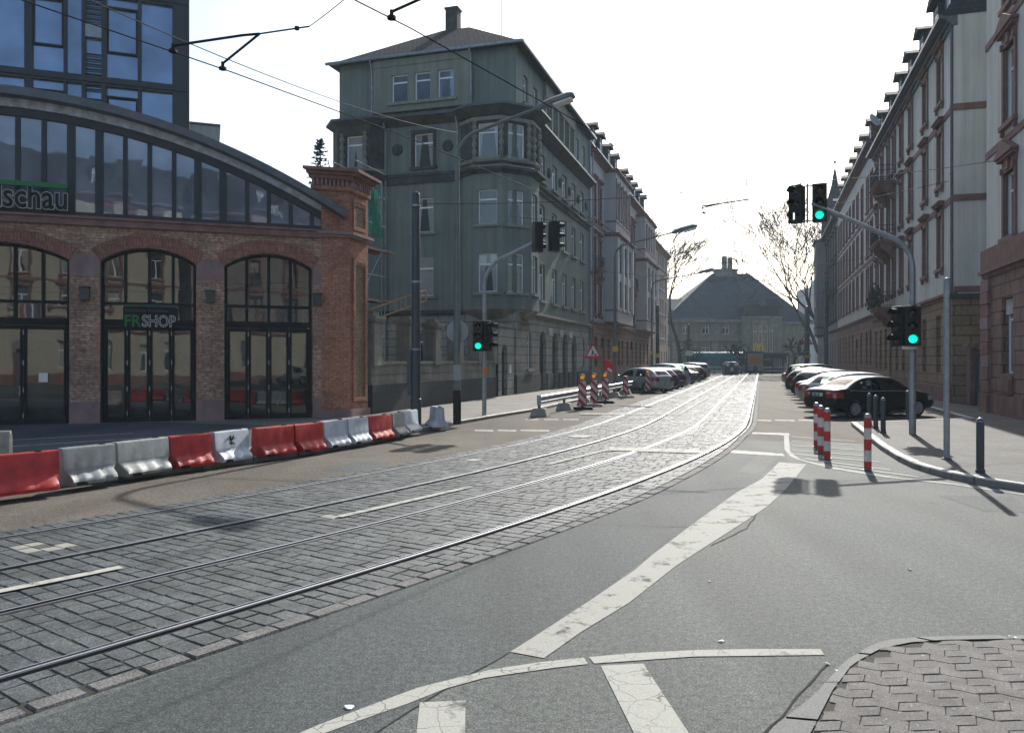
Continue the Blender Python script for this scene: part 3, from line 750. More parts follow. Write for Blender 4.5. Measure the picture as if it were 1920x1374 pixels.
# ------------------------------------------------------------------ walls with real openings
def wall(m, P, U, W, H, ops=(), depth=.22, mi=0, mi_rev=None, back=False):
    """P bottom-left seen from outside, U along; ops (u0,u1,z0,z1,rise)"""
    P = Vector(P); U = Vector(U).normalized(); IN = UP.cross(U)
    if mi_rev is None: mi_rev = mi
    ops = [tuple(o)+(0,)*(5-len(o)) for o in ops]
    us = {0, W}
    for o in ops:
        n = 10 if o[4] else 1
        for k in range(n+1): us.add(o[0]+(o[1]-o[0])*k/n)
    us = sorted(x for x in us if -1e-9 <= x <= W+1e-9)
    us = [x for i, x in enumerate(us) if i == 0 or x-us[i-1] > 1e-6]
    def head(o, u):
        if not o[4]: return o[3]
        c = (o[0]+o[1])/2; hw = (o[1]-o[0])/2; r = (hw*hw+o[4]**2)/(2*o[4]); d = min(abs(u-c), hw)
        return o[3]+math.sqrt(max(0, r*r-d*d))-(r-o[4])
    pt = lambda u, z, d=0: P+U*u+UP*z+IN*d
    for a, b in zip(us, us[1:]):
        mid = (a+b)/2
        cs = sorted([o for o in ops if o[0] < mid < o[1]], key=lambda o: o[2])
        za, zb = 0, 0
        for o in cs:
            if o[2] > max(za, zb)+1e-6: m.poly([pt(a, za), pt(b, zb), pt(b, o[2]), pt(a, o[2])], mi)
            za, zb = head(o, a), head(o, b)
        m.poly([pt(a, za), pt(b, zb), pt(b, H), pt(a, H)], mi)
    for o in ops:
        u0, u1, z0, z1, rise = o
        m.poly([pt(u0, z0), pt(u1, z0), pt(u1, z0, depth), pt(u0, z0, depth)], mi_rev)
        m.poly([pt(u0, z1), pt(u0, z0), pt(u0, z0, depth), pt(u0, z1, depth)], mi_rev)
        m.poly([pt(u1, z0), pt(u1, z1), pt(u1, z1, depth), pt(u1, z0, depth)], mi_rev)
        n = 10 if rise else 1
        for k in range(n):
            a, b = u0+(u1-u0)*k/n, u0+(u1-u0)*(k+1)/n
            m.poly([pt(b, head(o, b)), pt(a, head(o, a)), pt(a, head(o, a), depth), pt(b, head(o, b), depth)], mi_rev)
WIN = {}
def win_mesh(w, h, style):
    """frame, pane and trim meshes with origin at the bottom-left of the opening, +y into the wall"""
    k = (round(w, 2), round(h, 2), style)
    if k in WIN: return WIN[k]
    d = .14; f = .065; m = M()
    m.box(0, d, 0, f, d+.07, h); m.box(w-f, d, 0, w, d+.07, h); m.box(f, d, 0, w-f, d+.07, f); m.box(f, d, h-f, w-f, d+.07, h)
    zt = h*.70
    bars = [(f, zt, w-f, zt+.08)]
    if style in ('casement', 'old'): bars += [(w/2-.045, f, w/2+.045, zt), ]
    if style == 'old': bars += [(w/2-.03, zt+.08, w/2+.03, h-f)]
    if style == 'plain': bars = [(w/2-.03, f, w/2+.03, h-f)] if w > 1.1 else []
    if style == 'shop': bars = [(f, h*.78, w-f, h*.78+.06)]
    for x0, z0, x1, z1 in bars: m.box(x0, d+.004, z0, x1, d+.066, z1)
    me = m.build('tmp', MT['pvc']); fm = me.data; C.objects.unlink(me)
    p = M(); p.poly([(f, d+.045, f), (w-f, d+.045, f), (w-f, d+.045, h-f), (f, d+.045, h-f)]); q = p.build('tmp', MT['pane']); pmh = q.data; C.objects.unlink(q)
    WIN[k] = (fm, pmh); return WIN[k]
TRIMC = {}
def trim_mesh(w, h, style, mat):
    k = (round(w, 2), round(h, 2), style, mat.name)
    if k in TRIMC: return TRIMC[k]
    m = M(); t = .17; d = .07
    if style in ('plain', 'sill', 'head', 'ornate', 'flat'):
        if style != 'sill':
            m.box(-t, -d, -.0, 0.0, .10, h); m.box(w, -d, 0, w+t, .10, h); m.box(-t, -d, h, w+t, .10, h+.2)
        m.box(-t-.06, -.16, -.16, w+t+.06, .12, -.001)
        if style in ('head', 'ornate'):
            m.box(-t-.03, -.05, h+.201, w+t+.03, .1, h+.42); m.box(-t-.12, -.2, h+.421, w+t+.12, .1, h+.52); m.box(-t-.17, -.27, h+.521, w+t+.17, .1, h+.60)
            m.box(-t, -.12, -.36, -.02, .05, -.161); m.box(w+.02, -.12, -.36, w+t, .05, -.161)
            for sx in (-t+.02, w+.03): m.box(sx, -.13, h+.0, sx+.12, -.071, h+.2)
        if style == 'ornate':
            m.add([(-t-.17, -.27, h+.601), (w+t+.17, -.27, h+.601), (w/2, -.27, h+1.05), (-t-.17, .0, h+.601), (w+t+.17, .0, h+.601), (w/2, .0, h+1.05)], [(0,1,2), (5,4,3), (0,2,5,3), (2,1,4,5)])
            m.box(w/2-.15, -.13, h+.05, w/2+.15, -.071, h+.40)
    o = m.build('tmp', mat); TRIMC[k] = o.data; C.objects.unlink(o); return o.data
rw = random.Random(11)
def window(house, P, U, w, h, style='casement', trim=None, trim_mat=None, pane=None, frame=None, name='window'):
    fm, pmh = win_mesh(w, h, style)
    U = Vector(U); rz = math.atan2(U.y, U.x)
    o = bpy.data.objects.new(name, fm); C.objects.link(o); o.parent = house; o.location = P; o.rotation_euler = (0, 0, rz)
    if frame is not None:
        o.material_slots[0].link = 'OBJECT'; o.material_slots[0].material = frame
    pn = bpy.data.objects.new('pane', pmh); C.objects.link(pn); pn.parent = o
    pn.material_slots[0].link = 'OBJECT'
    if pane is None: pane = rw.choice(['pane', 'pane', 'pane_blue', 'pane_curtain'])
    pn.material_slots[0].material = MT[pane]
    if trim:
        t = bpy.data.objects.new('window_surround', trim_mesh(w, h, trim, trim_mat)); C.objects.link(t); t.parent = o
    return o

def mansard(house, W, D, ze, h1=3.2, in1=1.5, h2=1.2, mat='slate', ov=.45, ends=True):
    """mansard roof over footprint 0..W x 0..D"""
    m = M(); e0 = [(-.05, -ov, ze), (W+.05, -ov, ze), (W+.05, D+ov, ze), (-.05, D+ov, ze)]
    e1 = [(-.05, in1-ov*.2, ze+h1), (W+.05, in1-ov*.2, ze+h1), (W+.05, D-in1, ze+h1), (-.05, D-in1, ze+h1)]
    r = [(-.05, D/2, ze+h1+h2), (W+.05, D/2, ze+h1+h2)]
    m.poly([e0[0], e0[1], e1[1], e1[0]]); m.poly([e0[2], e0[3], e1[3], e1[2]])
    m.poly([e1[0], e1[1], r[1], r[0]]); m.poly([e1[2], e1[3], r[0], r[1]])
    m.poly([e0[3], e0[0], e1[0], r[0], e1[3]]); m.poly([e0[1], e0[2], e1[2], r[1], e1[1]])
    m.poly(e0[::-1])
    o = m.build('roof', MT[mat], house)
    g = M(); g.box(-.08, -ov-.16, ze-.10, W+.08, -ov+.02, ze+.06)
    g.build('gutter', MT['zinc_dark'], o)
    return o
def dormer(house, x, ze, z0=.55, w=1.3, h=1.75, in1=1.5, h1=3.2, mat='slate', frame='pvc', roof='slate', y0=.12):
    """small dormer: cheeks, front window and its own projecting roof"""
    zb = ze+z0; m = M()
    yb = .2+in1*1.25
    f = [(x-w/2, y0, zb), (x+w/2, y0, zb), (x+w/2, y0, zb+h), (x-w/2, y0, zb+h)]
    b = [(p[0], yb+.4, p[2]) for p in f]
    m.poly([f[1], b[1], b[2], f[2]]); m.poly([b[0], f[0], f[3], b[3]])
    wall(m, (x-w/2, y0, zb), (1, 0, 0), w, h, [(.15, w-.15, .15, h-.15)], .12)
    o = m.build('dormer', MT[mat], house)
    r = M(); a = [(x-w/2-.2, y0-.3, zb+h), (x+w/2+.2, y0-.3, zb+h), (x, y0-.3, zb+h+.45)]
    c = [(p[0], yb+1.0, p[2]) for p in a]
    r.poly(a); r.poly([a[1], c[1], c[2], a[2]]); r.poly([c[0], a[0], a[2], c[2]]); r.poly([a[0], c[0], c[1], a[1]])
    r.build('dormer_roof', MT[roof], o)
    fm, pmh = win_mesh(w-.3, h-.3, 'casement')
    q = bpy.data.objects.new('window', fm); C.objects.link(q); q.parent = o; q.location = (x-w/2+.15, y0-.1, zb+.15)
    q2 = M(); q2.poly([(x-w/2+.15, y0+.1, zb+.15), (x+w/2-.15, y0+.1, zb+.15), (x+w/2-.15, y0+.1, zb+h-.15), (x-w/2+.15, y0+.1, zb+h-.15)]); q2.build('pane', MT['pane_blue'], o)
    return o
def downpipe(house, x, y, z0, z1, mat='zinc'):
    m = M(); m.tube([(x, y, z0), (x, y, z1)], .06, 8)
    z = z0+1
    while z < z1: m.lathe([(.075, z), (.075, z+.08)], 8, Matrix.Translation((x, y, 0))); z += 3
    return m.build('downpipe', MT[mat], house, smooth=True)
def cornice(house, W, z, ds=((.10, .12), (.2, .12), (.32, .1)), mat=None, name='cornice', x0=-.05, y=0, U=(1, 0, 0), P=None):
    m = M(); zz = z
    P = Vector((x0, y, 0)) if P is None else Vector(P)
    for d, h in ds:
        m.obox(P+UP*zz, U, W-2*x0 if P is None else W+.1, -.15, d, h-.002); zz += h
    return m.build(name, mat, house)
def chimney(house, x, y, z0, z1, mat='brick_red', w=.9, d=.6, pots=2):
    m = M(); m.box(x-w/2, y-d/2, z0, x+w/2, y+d/2, z1); m.box(x-w/2-.06, y-d/2-.06, z1, x+w/2+.06, y+d/2+.06, z1+.12)
    o = m.build('chimney', MT[mat], house)
    if pots:
        p = M()
        for k in range(pots): p.lathe([(.12, z1+.12), (.10, z1+.5), (.08, z1+.5), (.08, z1+.2)], 10, Matrix.Translation((x-w/4+k*w/2, y, 0)))
        p.build('chimney_pot', MT['sandstone_red'], o)
    return o
def balcony(house, x0, x1, z, proj=1.0, mat='sandstone_trim', rail='iron', solid=False, brackets=True, rh=1.0):
    m = M(); m.box(x0, -proj, z-.18, x1, -.075, z); m.box(x0-.08, -proj-.08, z-.05, x1+.08, -.076, z+.03)
    o = m.build('balcony', MT[mat], house)
    if brackets:
        n = 2
        for k in range(n):
            b = M(); xx = x0+.25+(x1-x0-.5)*k/(n-1)-.12
            prof = [(-proj*.85, z-.18), (-.07, z-.18), (-.07, z-1.15), (-.25, z-1.1), (-.4, z-.75), (-.62, z-.62), (-proj*.8, z-.45)]
            vs = [(xx, p[0], p[1]) for p in prof]+[(xx+.26, p[0], p[1]) for p in prof]; q = len(prof)
            b.add(vs, [tuple(range(q)), tuple(range(2*q-1, q-1, -1))]+[(i, q+i, q+(i+1) % q, (i+1) % q) for i in range(q)])
            b.build('bracket', MT[mat], o)
    r = M()
    if solid: 
        r.box(x0, -proj, z+.031, x1, -proj+.12, z+rh); r.box(x0, -proj+.121, z+.031, x0+.12, -.08, z+rh); r.box(x1-.12, -proj+.121, z+.031, x1, -.08, z+rh)
    else:
        pts = [(x0+.04, -.08), (x0+.04, -proj+.04), (x1-.04, -proj+.04), (x1-.04, -.08)]
        for a, b in zip(pts, pts[1:]):
            for zz in (z+.12, z+rh*.7, z+rh): r.tube([(a[0], a[1], zz), (b[0], b[1], zz)], .02, 5)
            L_ = math.hypot(b[0]-a[0], b[1]-a[1]); n = max(2, int(L_/.13))
            for i in range(n+1):
                t = i/n; px_, py_ = a[0]+(b[0]-a[0])*t, a[1]+(b[1]-a[1])*t
                r.tube([(px_, py_, z), (px_, py_, z+rh)], .011, 4, cap=False)
    r.build('railing', MT[rail] if not solid else MT[mat], o)
    return o

def shell(m, W, D, H, front=True, left=True, right=True, back=True, z0=0):
    if left: m.poly([(0, D, z0), (0, 0, z0), (0, 0, H), (0, D, H)])
    if right: m.poly([(W, 0, z0), (W, D, z0), (W, D, H), (W, 0, H)])
    if back: m.poly([(W, D, z0), (0, D, z0), (0, D, H), (W, D, H)])

def townhouse(name, label, cat, O, rz, W, D, zg, ze, floors, cols, gops, mats, trim='plain', ww=1.1, style='casement',
              frame=None, roof='slate', dormers=(), group=None, strings=True, h1=3.2, gstyle='casement', skip=(), gtrim=None, plinth=.8):
    """street house: floors [(zsill, zhead)], cols [x], gops [(x0,w,z0,z1,rise)]"""
    h = empty(name, O, rz, label, cat, group)
    m = M(); ops = []
    for (z0, z1) in floors:
        for x in cols:
            if (round(z0), round(x)) in skip: continue
            ops.append((x-ww/2, x+ww/2, z0-zg, z1-zg))
    wall(m, (0, 0, zg), (1, 0, 0), W, ze-zg, ops, .24)
    shell(m, W, D, ze)
    m.build('wall', mats['wall'], h)
    for (z0, z1) in floors:
        for x in cols:
            if (round(z0), round(x)) in skip: continue
            window(h, (x-ww/2, 0, z0), (1, 0, 0), ww, z1-z0, style, trim, mats['trim'], frame=frame)
    gm = M(); gy = -.09
    wall(gm, (-.002, gy, plinth), (1, 0, 0), W+.004, zg-plinth-.01, [(x0, x0+w, z0-plinth, z1-plinth, r) for x0, w, z0, z1, r in gops], .3)
    gm.poly([(W+.002, gy, plinth), (W+.002, 0, plinth), (W+.002, 0, zg-.01), (W+.002, gy, zg-.01)]); gm.poly([(-.002, 0, plinth), (-.002, gy, plinth), (-.002, gy, zg-.01), (-.002, 0, zg-.01)])
    gm.build('ground_floor', mats['ground'], h)
    pl = M()
    xs = 0.0
    doors = sorted([g for g in gops if g[2] <= plinth+.01])
    segs = []; x = -.01
    for g in doors: segs.append((x, g[0])); x = g[0]+g[1]
    segs.append((x, W+.01))
    for a, b in segs:
        if b-a > .05: pl = M(); pl.box(a, gy-.07, 0, b, .1, plinth); pl.build('plinth', mats.get('plinth', mats['trim']), h)
    for x0, w, z0, z1, r in gops:
        if z0 <= plinth+.01:
            dm = M(); dm.box(x0, .0, .1, x0+w, .06, z1-.6); dm.box(x0+.1, -.02, .35, x0+w/2-.06, -.001, z1-1.6); dm.box(x0+w/2+.06, -.02, .35, x0+w-.1, -.001, z1-1.6)
            dm.box(x0, -.03, z1-.66, x0+w, .05, z1-.56)
            d = dm.build('door', MT['frame_brown'], h)
            fl = M(); fl.poly([(x0, .04, z1-.56), (x0+w, .04, z1-.56), (x0+w, .04, z1+r), (x0, .04, z1+r)]); fl.build('fanlight', MT['pane'], d)
        else:
            hh = z1-z0+(r if r else 0)
            window(h, (x0, gy+.08, z0), (1, 0, 0), w, hh, gstyle, gtrim, mats['trim'], frame=frame)
    if strings:
        cornice(h, W, zg-.02, ((.16, .14), (.28, .12)), mats['trim'], 'string_course')
        for (z0, z1) in floors[1:]:
            sm = M()
            sm.box(-.02, -.05, z0-.62, W+.02, .05, z0-.38); sm.build('string_course', mats['trim'], h)
    if floors:
        cornice(h, W, ze-.46, ((.12, .15), (.26, .15), (.42, .15)), mats.get('cornice', mats['trim']))
    mansard(h, W, D, ze, h1, mat=roof)
    for x in dormers: dormer(h, x, ze, h1=h1, roof=roof, mat=roof)
    return h
RZL = math.atan2(CC, S)          # local x along the street, away (left side houses)
RZR = math.atan2(-CC, -S)        # local x towards the viewer (right side houses)
# ------------------------------------------------------------------ text
FONT_SIGN = None
def text_mesh(txt, size, mat, ext=.01, off=0.0, name='lettering', parent=None, loc=(0,0,0), rot=(0,0,0), align='LEFT', sx=1.0, res=3, spacing=1.0):
    cu = bpy.data.curves.new('txt', 'FONT'); cu.body = txt; cu.size = size; cu.extrude = ext; cu.offset = off; cu.align_x = align; cu.resolution_u = res; cu.space_character = spacing
    o = bpy.data.objects.new('txt', cu); C.objects.link(o); bpy.context.view_layer.update()
    me = bpy.data.meshes.new_from_object(o.evaluated_get(bpy.context.evaluated_depsgraph_get()))
    C.objects.unlink(o); bpy.data.objects.remove(o)
    me.materials.clear(); me.materials.append(mat)
    q = bpy.data.objects.new(name, me); C.objects.link(q); q.parent = parent; q.location = loc; q.rotation_euler = rot; q.scale = (sx, 1, 1)
    return q

# ================================================================== brick shop hall
AB = R(20.8); UBx, UBy = math.cos(AB), math.sin(AB)
shop = empty('brick_shop', (-14.8, 23.1, 0), AB, 'old red brick hall with arched glazed doors and a curved glazed gable', 'shop')
HWL, HWR = -10.0, 9.12           # wall ends (right end butts on the corner pier)
m = M()
ops = [(-1.79, 1.79, .08, 4.98, .44)]
for sg in (-1, 1):
    for a, b in ((2.61, 5.29), (6.12, 8.84)):
        ops.append((a, b, .08, 4.98, .44) if sg > 0 else (-b, -a, .08, 4.98, .44))
P0 = Vector((HWL, 0, .0))
wall(m, P0, (1, 0, 0), HWR-HWL, 6.0, [(a-HWL, b-HWL, z0, z1, r) for a, b, z0, z1, r in ops], .38)
m.poly([(HWL, 16, 0), (HWL, 0, 0), (HWL, 0, 6), (HWL, 16, 6)]); m.poly([(9.9, 16, 0), (HWL, 16, 0), (HWL, 16, 6), (9.9, 16, 6)])
m.build('wall', MT['brick'], shop)
# arch rings, impost blocks, plinth stones
def archring(a, b, zs, rise, t, d):
    c = (a+b)/2; hw = (b-a)/2; r = (hw*hw+rise*rise)/(2*rise); cz = zs+rise-r
    a0 = math.asin(hw/r); k = 28; m = M()
    for i in range(k):
        t0 = -a0+2*a0*i/k; t1 = -a0+2*a0*(i+1)/k
        def p(t, rr, y): return (c+rr*math.sin(t), y, cz+rr*math.cos(t))
        v = random.uniform(-.012, .012)
        q = [p(t0, r, -d), p(t1, r, -d), p(t1, r+t+v, -d), p(t0, r+t+v, -d)]
        q2 = [(x, .01, z) for x, y, z in q]
        m.add(q+q2, [(0,1,2,3), (0,4,5,1), (3,2,6,7), (1,5,6,2), (4,0,3,7)])
    return m
for a, b, z0, z1, r in ops:
    archring(a, b, z1, r, .42, .035).build('brick_arch', MT['brick_arch'], shop)
piers = [(-9.1, -8.84), (-6.12, -5.29), (-2.61, -1.79), (1.79, 2.61), (5.29, 6.12), (8.84, 9.11)]
for a, b in piers:
    m = M(); m.box(a+.003, -.012, 4.5, b-.003, .05, 5.16)
    m.build('impost_block', MT['sandstone_pink'], shop)
    m = M(); m.box(a-.0, -.05, 0, b+.0, .3, .75); m.build('plinth', MT['sandstone_pink'], shop)
m = M(); m.box(HWL-.1, -.14, 6.0, HWR, .3, 6.06); m.box(HWL-.1, -.1, 6.061, HWR, .3, 6.2); m.box(HWL-.1, -.17, 6.201, HWR, .3, 6.27)
m.build('cornice', MT['sandstone_trim'], shop)
for x in (2.2, 5.7, 8.98, -2.2, -5.7):
    m = M(); m.box(x-.13, -.17, 3.78, x+.13, -.0, 4.16); m.box(x-.16, -.2, 4.161, x+.16, .0, 4.19); m.build('wall_lamp', MT['pole_dark'], shop, bevel=.01)
# glazed arches
def arched_glazing(a, b, z1, rise, divs, doors):
    """frame with mullions, two transoms and door leaves, glass behind"""
    c = (a+b)/2; hw = (b-a)/2; r = (hw*hw+rise*rise)/(2*rise)
    zt = lambda x: z1+math.sqrt(max(0, r*r-min(abs(x-c), hw)**2))-(r-rise)
    y = .24; f = .09; m = M()
    n = 16
    for i in range(n):
        x0, x1 = a+(b-a)*i/n, a+(b-a)*(i+1)/n
        q = [(x0, y, zt(x0)-f), (x1, y, zt(x1)-f), (x1, y, zt(x1)), (x0, y, zt(x0))]
        m.add(q+[(p[0], y+.1, p[2]) for p in q], [(0,1,2,3), (0,4,5,1)])
    m.box(a, y, .08, a+f, y+.1, z1); m.box(b-f, y, .08, b, y+.1, z1)
    zd, zs = 3.04, 3.68
    m.box(a+f, y-.03, zd, b-f, y+.1, zd+.2); m.box(a+f, y-.01, zs, b-f, y+.1, zs+.09)
    xs = [a+(b-a)*k/divs for k in range(1, divs)]
    for x in xs: m.box(x-.045, y-.015, zd+.201, x+.045, y+.1, zt(x)-.04)
    # door leaves
    w = (b-a-2*f)/doors
    for k in range(doors):
        x0, x1 = a+f+w*k, a+f+w*(k+1); ft = .085
        m.box(x0+.006, y-.02, .1, x0+ft, y+.08, zd-.01); m.box(x1-ft, y-.02, .1, x1-.006, y+.08, zd-.01)
        m.box(x0+ft, y-.02, .1, x1-ft, y+.08, .26); m.box(x0+ft, y-.02, zd-.13, x1-ft, y+.08, zd-.01)
    o = m.build('arched_window', MT['frame_black'], shop)
    # glass: every pane set with its own slight tilt
    gl = M(); xr = [a]+xs+[b]; rr = random.Random(int(a*100))
    for i in range(len(xr)-1):
        x0, x1 = xr[i], xr[i+1]
        for z0, zz in ((zd+.1, zs+.04), (zs+.05, None)):
            e = [rr.uniform(-.006, .006) for _ in range(4)]
            if zz is None:
                k = 6; top = [(x1+(x0-x1)*j/k, y+.05, zt(x1+(x0-x1)*j/k)-.03) for j in range(k+1)]
                gl.poly([(x0, y+.05, z0), (x1, y+.05, z0)]+top)
            else: gl.poly([(x0, y+.05+e[0], z0), (x1, y+.05+e[0]+e[1], z0), (x1, y+.05+e[0]+e[1]+e[2], zz), (x0, y+.05+e[0]+e[2], zz)])
    for k in range(doors):
        x0, x1 = a+f+w*k, a+f+w*(k+1); e = [rr.uniform(-.008, .008) for _ in range(3)]
        gl.poly([(x0+.02, y+.04+e[0], .12), (x1-.02, y+.04+e[0]+e[1], .12), (x1-.02, y+.04+e[0]+e[1]+e[2], zd), (x0+.02, y+.04+e[0]+e[2], zd)])
    gl.build('pane', MT['shop_glass'], o)
    for k in range(1, doors):
        x = a+f+w*k
        for z in (.3, 1.05, 1.85, 2.75): hd = M(); hd.box(x-.014, y-.045, z, x+.014, y-.021, z+.14); hd.build('hinge', MT['galv'], o)
    return o
arched_glazing(-1.79, 1.79, 4.98, .44, 5, 3)
for sg in (-1, 1):
    for a, b in ((2.61, 5.29), (6.12, 8.84)):
        arched_glazing(a if sg > 0 else -b, b if sg > 0 else -a, 4.98, .44, 4, 4)
nt_ = M(); nt_.box(.96, .205, 1.35, 1.2, .212, 1.62); nt_.build('door_notice', MT['white_sign'], shop)
dh = M(); dh.tube([(.48, .18, .95), (.48, .18, 1.25)], .014, 6); dh.tube([(.48, .18, 1.1), (.48, .235, 1.1)], .014, 6); dh.build('door_handle', MT['galv'], shop)
# gable glazing under the curved roof
zr = lambda u: 9.82-.0302*u*u                    # top of the roof
zg_ = lambda u: 9.26-.0296*u*u                   # top of the glazing
mull = [.44, 1.11, 1.82, 2.57, 3.28, 3.96, 4.65, 5.34, 6.08, 6.81, 7.48, 8.16, 8.84]
wide = {1.82, 2.57, 5.34, 6.08}
allm = sorted(set(mull+[-x for x in mull]))
yg = .12; m = M()
ends = [-9.45, 9.45]
xs = [ends[0]]+allm+[ends[1]]
for x in allm:
    hw = .11 if round(abs(x), 2) in wide else .065
    m.add([(x-hw, yg, 6.4), (x+hw, yg, 6.4), (x+hw, yg, zg_(x+hw)), (x-hw, yg, zg_(x-hw)), (x-hw, yg+.12, 6.4), (x+hw, yg+.12, 6.4), (x+hw, yg+.12, zg_(x+hw)), (x-hw, yg+.12, zg_(x-hw))], [(0,1,2,3), (1,5,6,2), (4,0,3,7)])
m.box(-9.5, yg-.02, 6.271, 9.5, yg+.12, 6.42)
n = 40
for i in range(n):
    u0, u1 = -9.6+19.2*i/n, -9.6+19.2*(i+1)/n
    m.add([(u0, yg-.02, max(6.3, zg_(u0)-.14)), (u1, yg-.02, max(6.3, zg_(u1)-.14)), (u1, yg-.02, zg_(u1)+.1), (u0, yg-.02, zg_(u0)+.1), (u0, yg+.1, max(6.3, zg_(u0)-.14)), (u1, yg+.1, max(6.3, zg_(u1)-.14))], [(0,1,2,3), (0,4,5,1)])
m.box(9.3, yg-.02, 6.42, 9.5, yg+.1, 6.75); m.box(-9.5, yg-.02, 6.42, -9.3, yg+.1, 6.75)
gw = m.build('gable_window', MT['frame_dark'], shop)
gl = M(); rr = random.Random(9)
for x0, x1 in zip(xs, xs[1:]):
    e = [rr.uniform(-.007, .007) for _ in range(2)]
    gl.poly([(x0, yg+.06+e[0], 6.4), (x1, yg+.06+e[0]+e[1], 6.4), (x1, yg+.06+e[0]+e[1]-e[1], zg_(x1)), (x0, yg+.06-e[0], zg_(x0))])
gl.build('pane', MT['gable_glass'], gw)
# pale metal band and roof
m = M(); n = 44
for i in range(n):
    u0, u1 = -9.25+18.5*i/n, -9.25+18.5*(i+1)/n
    b = lambda u, t: zg_(u)+.08+(zr(u)-zg_(u)-.2)*t
    y0 = .03+random.uniform(-.008, .008)
    m.add([(u0, y0, b(u0, .05)), (u1, y0, b(u1, .05)), (u1, y0-.03, b(u1, .75)), (u0, y0-.03, b(u0, .75)), (u0, .2, b(u0, .05)), (u1, .2, b(u1, .05))], [(0,1,2,3), (0,4,5,1)])
m.build('fascia', pm('weathered_sheet', (.42,.45,.50), .6, .4, var=.35, scale=5, streak=.3), shop)
m = M(); n = 40; m2 = M()
for i in range(n):
    u0, u1 = -9.85+19.7*i/n, -9.85+19.7*(i+1)/n
    q = [(u0, -.42, zr(u0)-.22), (u1, -.42, zr(u1)-.22), (u1, -.42, zr(u1)+.02), (u0, -.42, zr(u0)+.02)]
    q2 = [(p[0], 16.2, p[2]) for p in q]
    m.add(q+q2, [(0,1,2,3), (3,2,6,7), (0,4,5,1)])
m.build('roof', MT['zinc_dark'], shop)
for s in (-1, 1):
    m = M(); u = 9.85*s
    m.box(u-.02, -.42, zr(9.85)-.22, u+.02, 16.2, zr(9.85)+.02); m.build('roof_edge', MT['zinc_dark'], shop)
# sign over the gable: letters end above the central arch
m = M(); m.box(-4.9, -.28, 7.02, 1.78, -.16, 7.16); m.build('sign_bar', MT['green_sign'], shop)
text_mesh('Frankfurter Rundschau', .98, MT['letter_white'], .025, .036, 'sign_lettering', shop, (1.80, -.20, 6.42), (R(90), 0, 0), 'RIGHT', .76)
text_mesh('Frankfurter Rundschau', .98, MT['frame_black'], .03, .018, 'sign_lettering', shop, (1.80, -.22, 6.42), (R(90), 0, 0), 'RIGHT', .76)
for x in (-4, -2.6, -1.2, .2, 1.6): m = M(); m.box(x-.02, -.2, 6.45, x+.02, .11, 6.49); m.build('sign_bracket', MT['frame_black'], shop)
# shop sign on the middle glazed arch
m = M(); m.box(3.22, .10, 3.0, 4.75, .12, 3.62); m.build('sign_panel', MT['frame_black'], shop)
m = M(); m.box(3.24, .085, 3.63, 4.73, .11, 3.70); m.build('sign_bar', pm('dark_green', (.008,.05,.02), .5), shop)
text_mesh('FR', .50, MT['green_sign'], .01, .012, 'sign_lettering', shop, (3.24, .09, 3.03), (R(90), 0, 0), 'LEFT', .88)
text_mesh('SHOP', .50, MT['letter_white'], .006, .012, 'sign_lettering', shop, (3.74, .092, 3.03), (R(90), 0, 0), 'LEFT', .76)
text_mesh('SHOP', .50, MT['frame_black'], .009, -.006, 'sign_lettering', shop, (3.74, .088, 3.03), (R(90), 0, 0), 'LEFT', .76)
text_mesh('Frankfurter Rundschau', .12, pm('dim_letter', (.06,.07,.07), .5), .004, 0, 'sign_lettering', shop, (3.27, .09, 3.48), (R(90), 0, 0), 'LEFT', 1.1)

# ---- corner pier (skewed plan: its right face follows the street)
pier = empty('brick_pier', (0, 0, 0), 0, 'tall brick corner pier with recessed yellow panels and toothed cornice', 'pier')
pA = Vector((-14.8+UBx*9.12, 23.1+UBy*9.12, 0)); pB = Vector((-14.8+UBx*10.05, 23.1+UBy*10.05, 0)); st = Vector((S, CC, 0)); ub = Vector((UBx, UBy, 0))
nB = Vector((UBy, -UBx, 0)); nS = Vector((CC, -S, 0))
PEXT = 0.0
def pquad(e0, e1, k=0.0):
    a = pA-ub*(e0+PEXT); b = pB+ub*e1+st*(-k); 
    a = a+nB*e0
    q = pB+nB*e0*1.0+nS*e0*.7+ub*(0)
    c = pB+st*1.28+nS*e0+st*e0; d = pA+st*1.28-ub*(e0+PEXT)+st*e0
    return [a, q, c, d]
def pprism(m, e, z0, z1): m.prism(pquad(e, 0), z0, z1)
m = M(); pprism(m, .0, .35, 7.3); PEXT = .28; pprism(m, .0, 7.301, 8.17); PEXT = 0.0; m.build('shaft', MT['brick_red'], pier)
m = M(); pprism(m, .07, 0, .349); m.build('base', MT['sandstone_pink'], pier)
m = M(); pprism(m, .10, 6.06, 6.14); pprism(m, .16, 6.141, 6.24); m.build('string_course', MT['sandstone_pink'], pier)
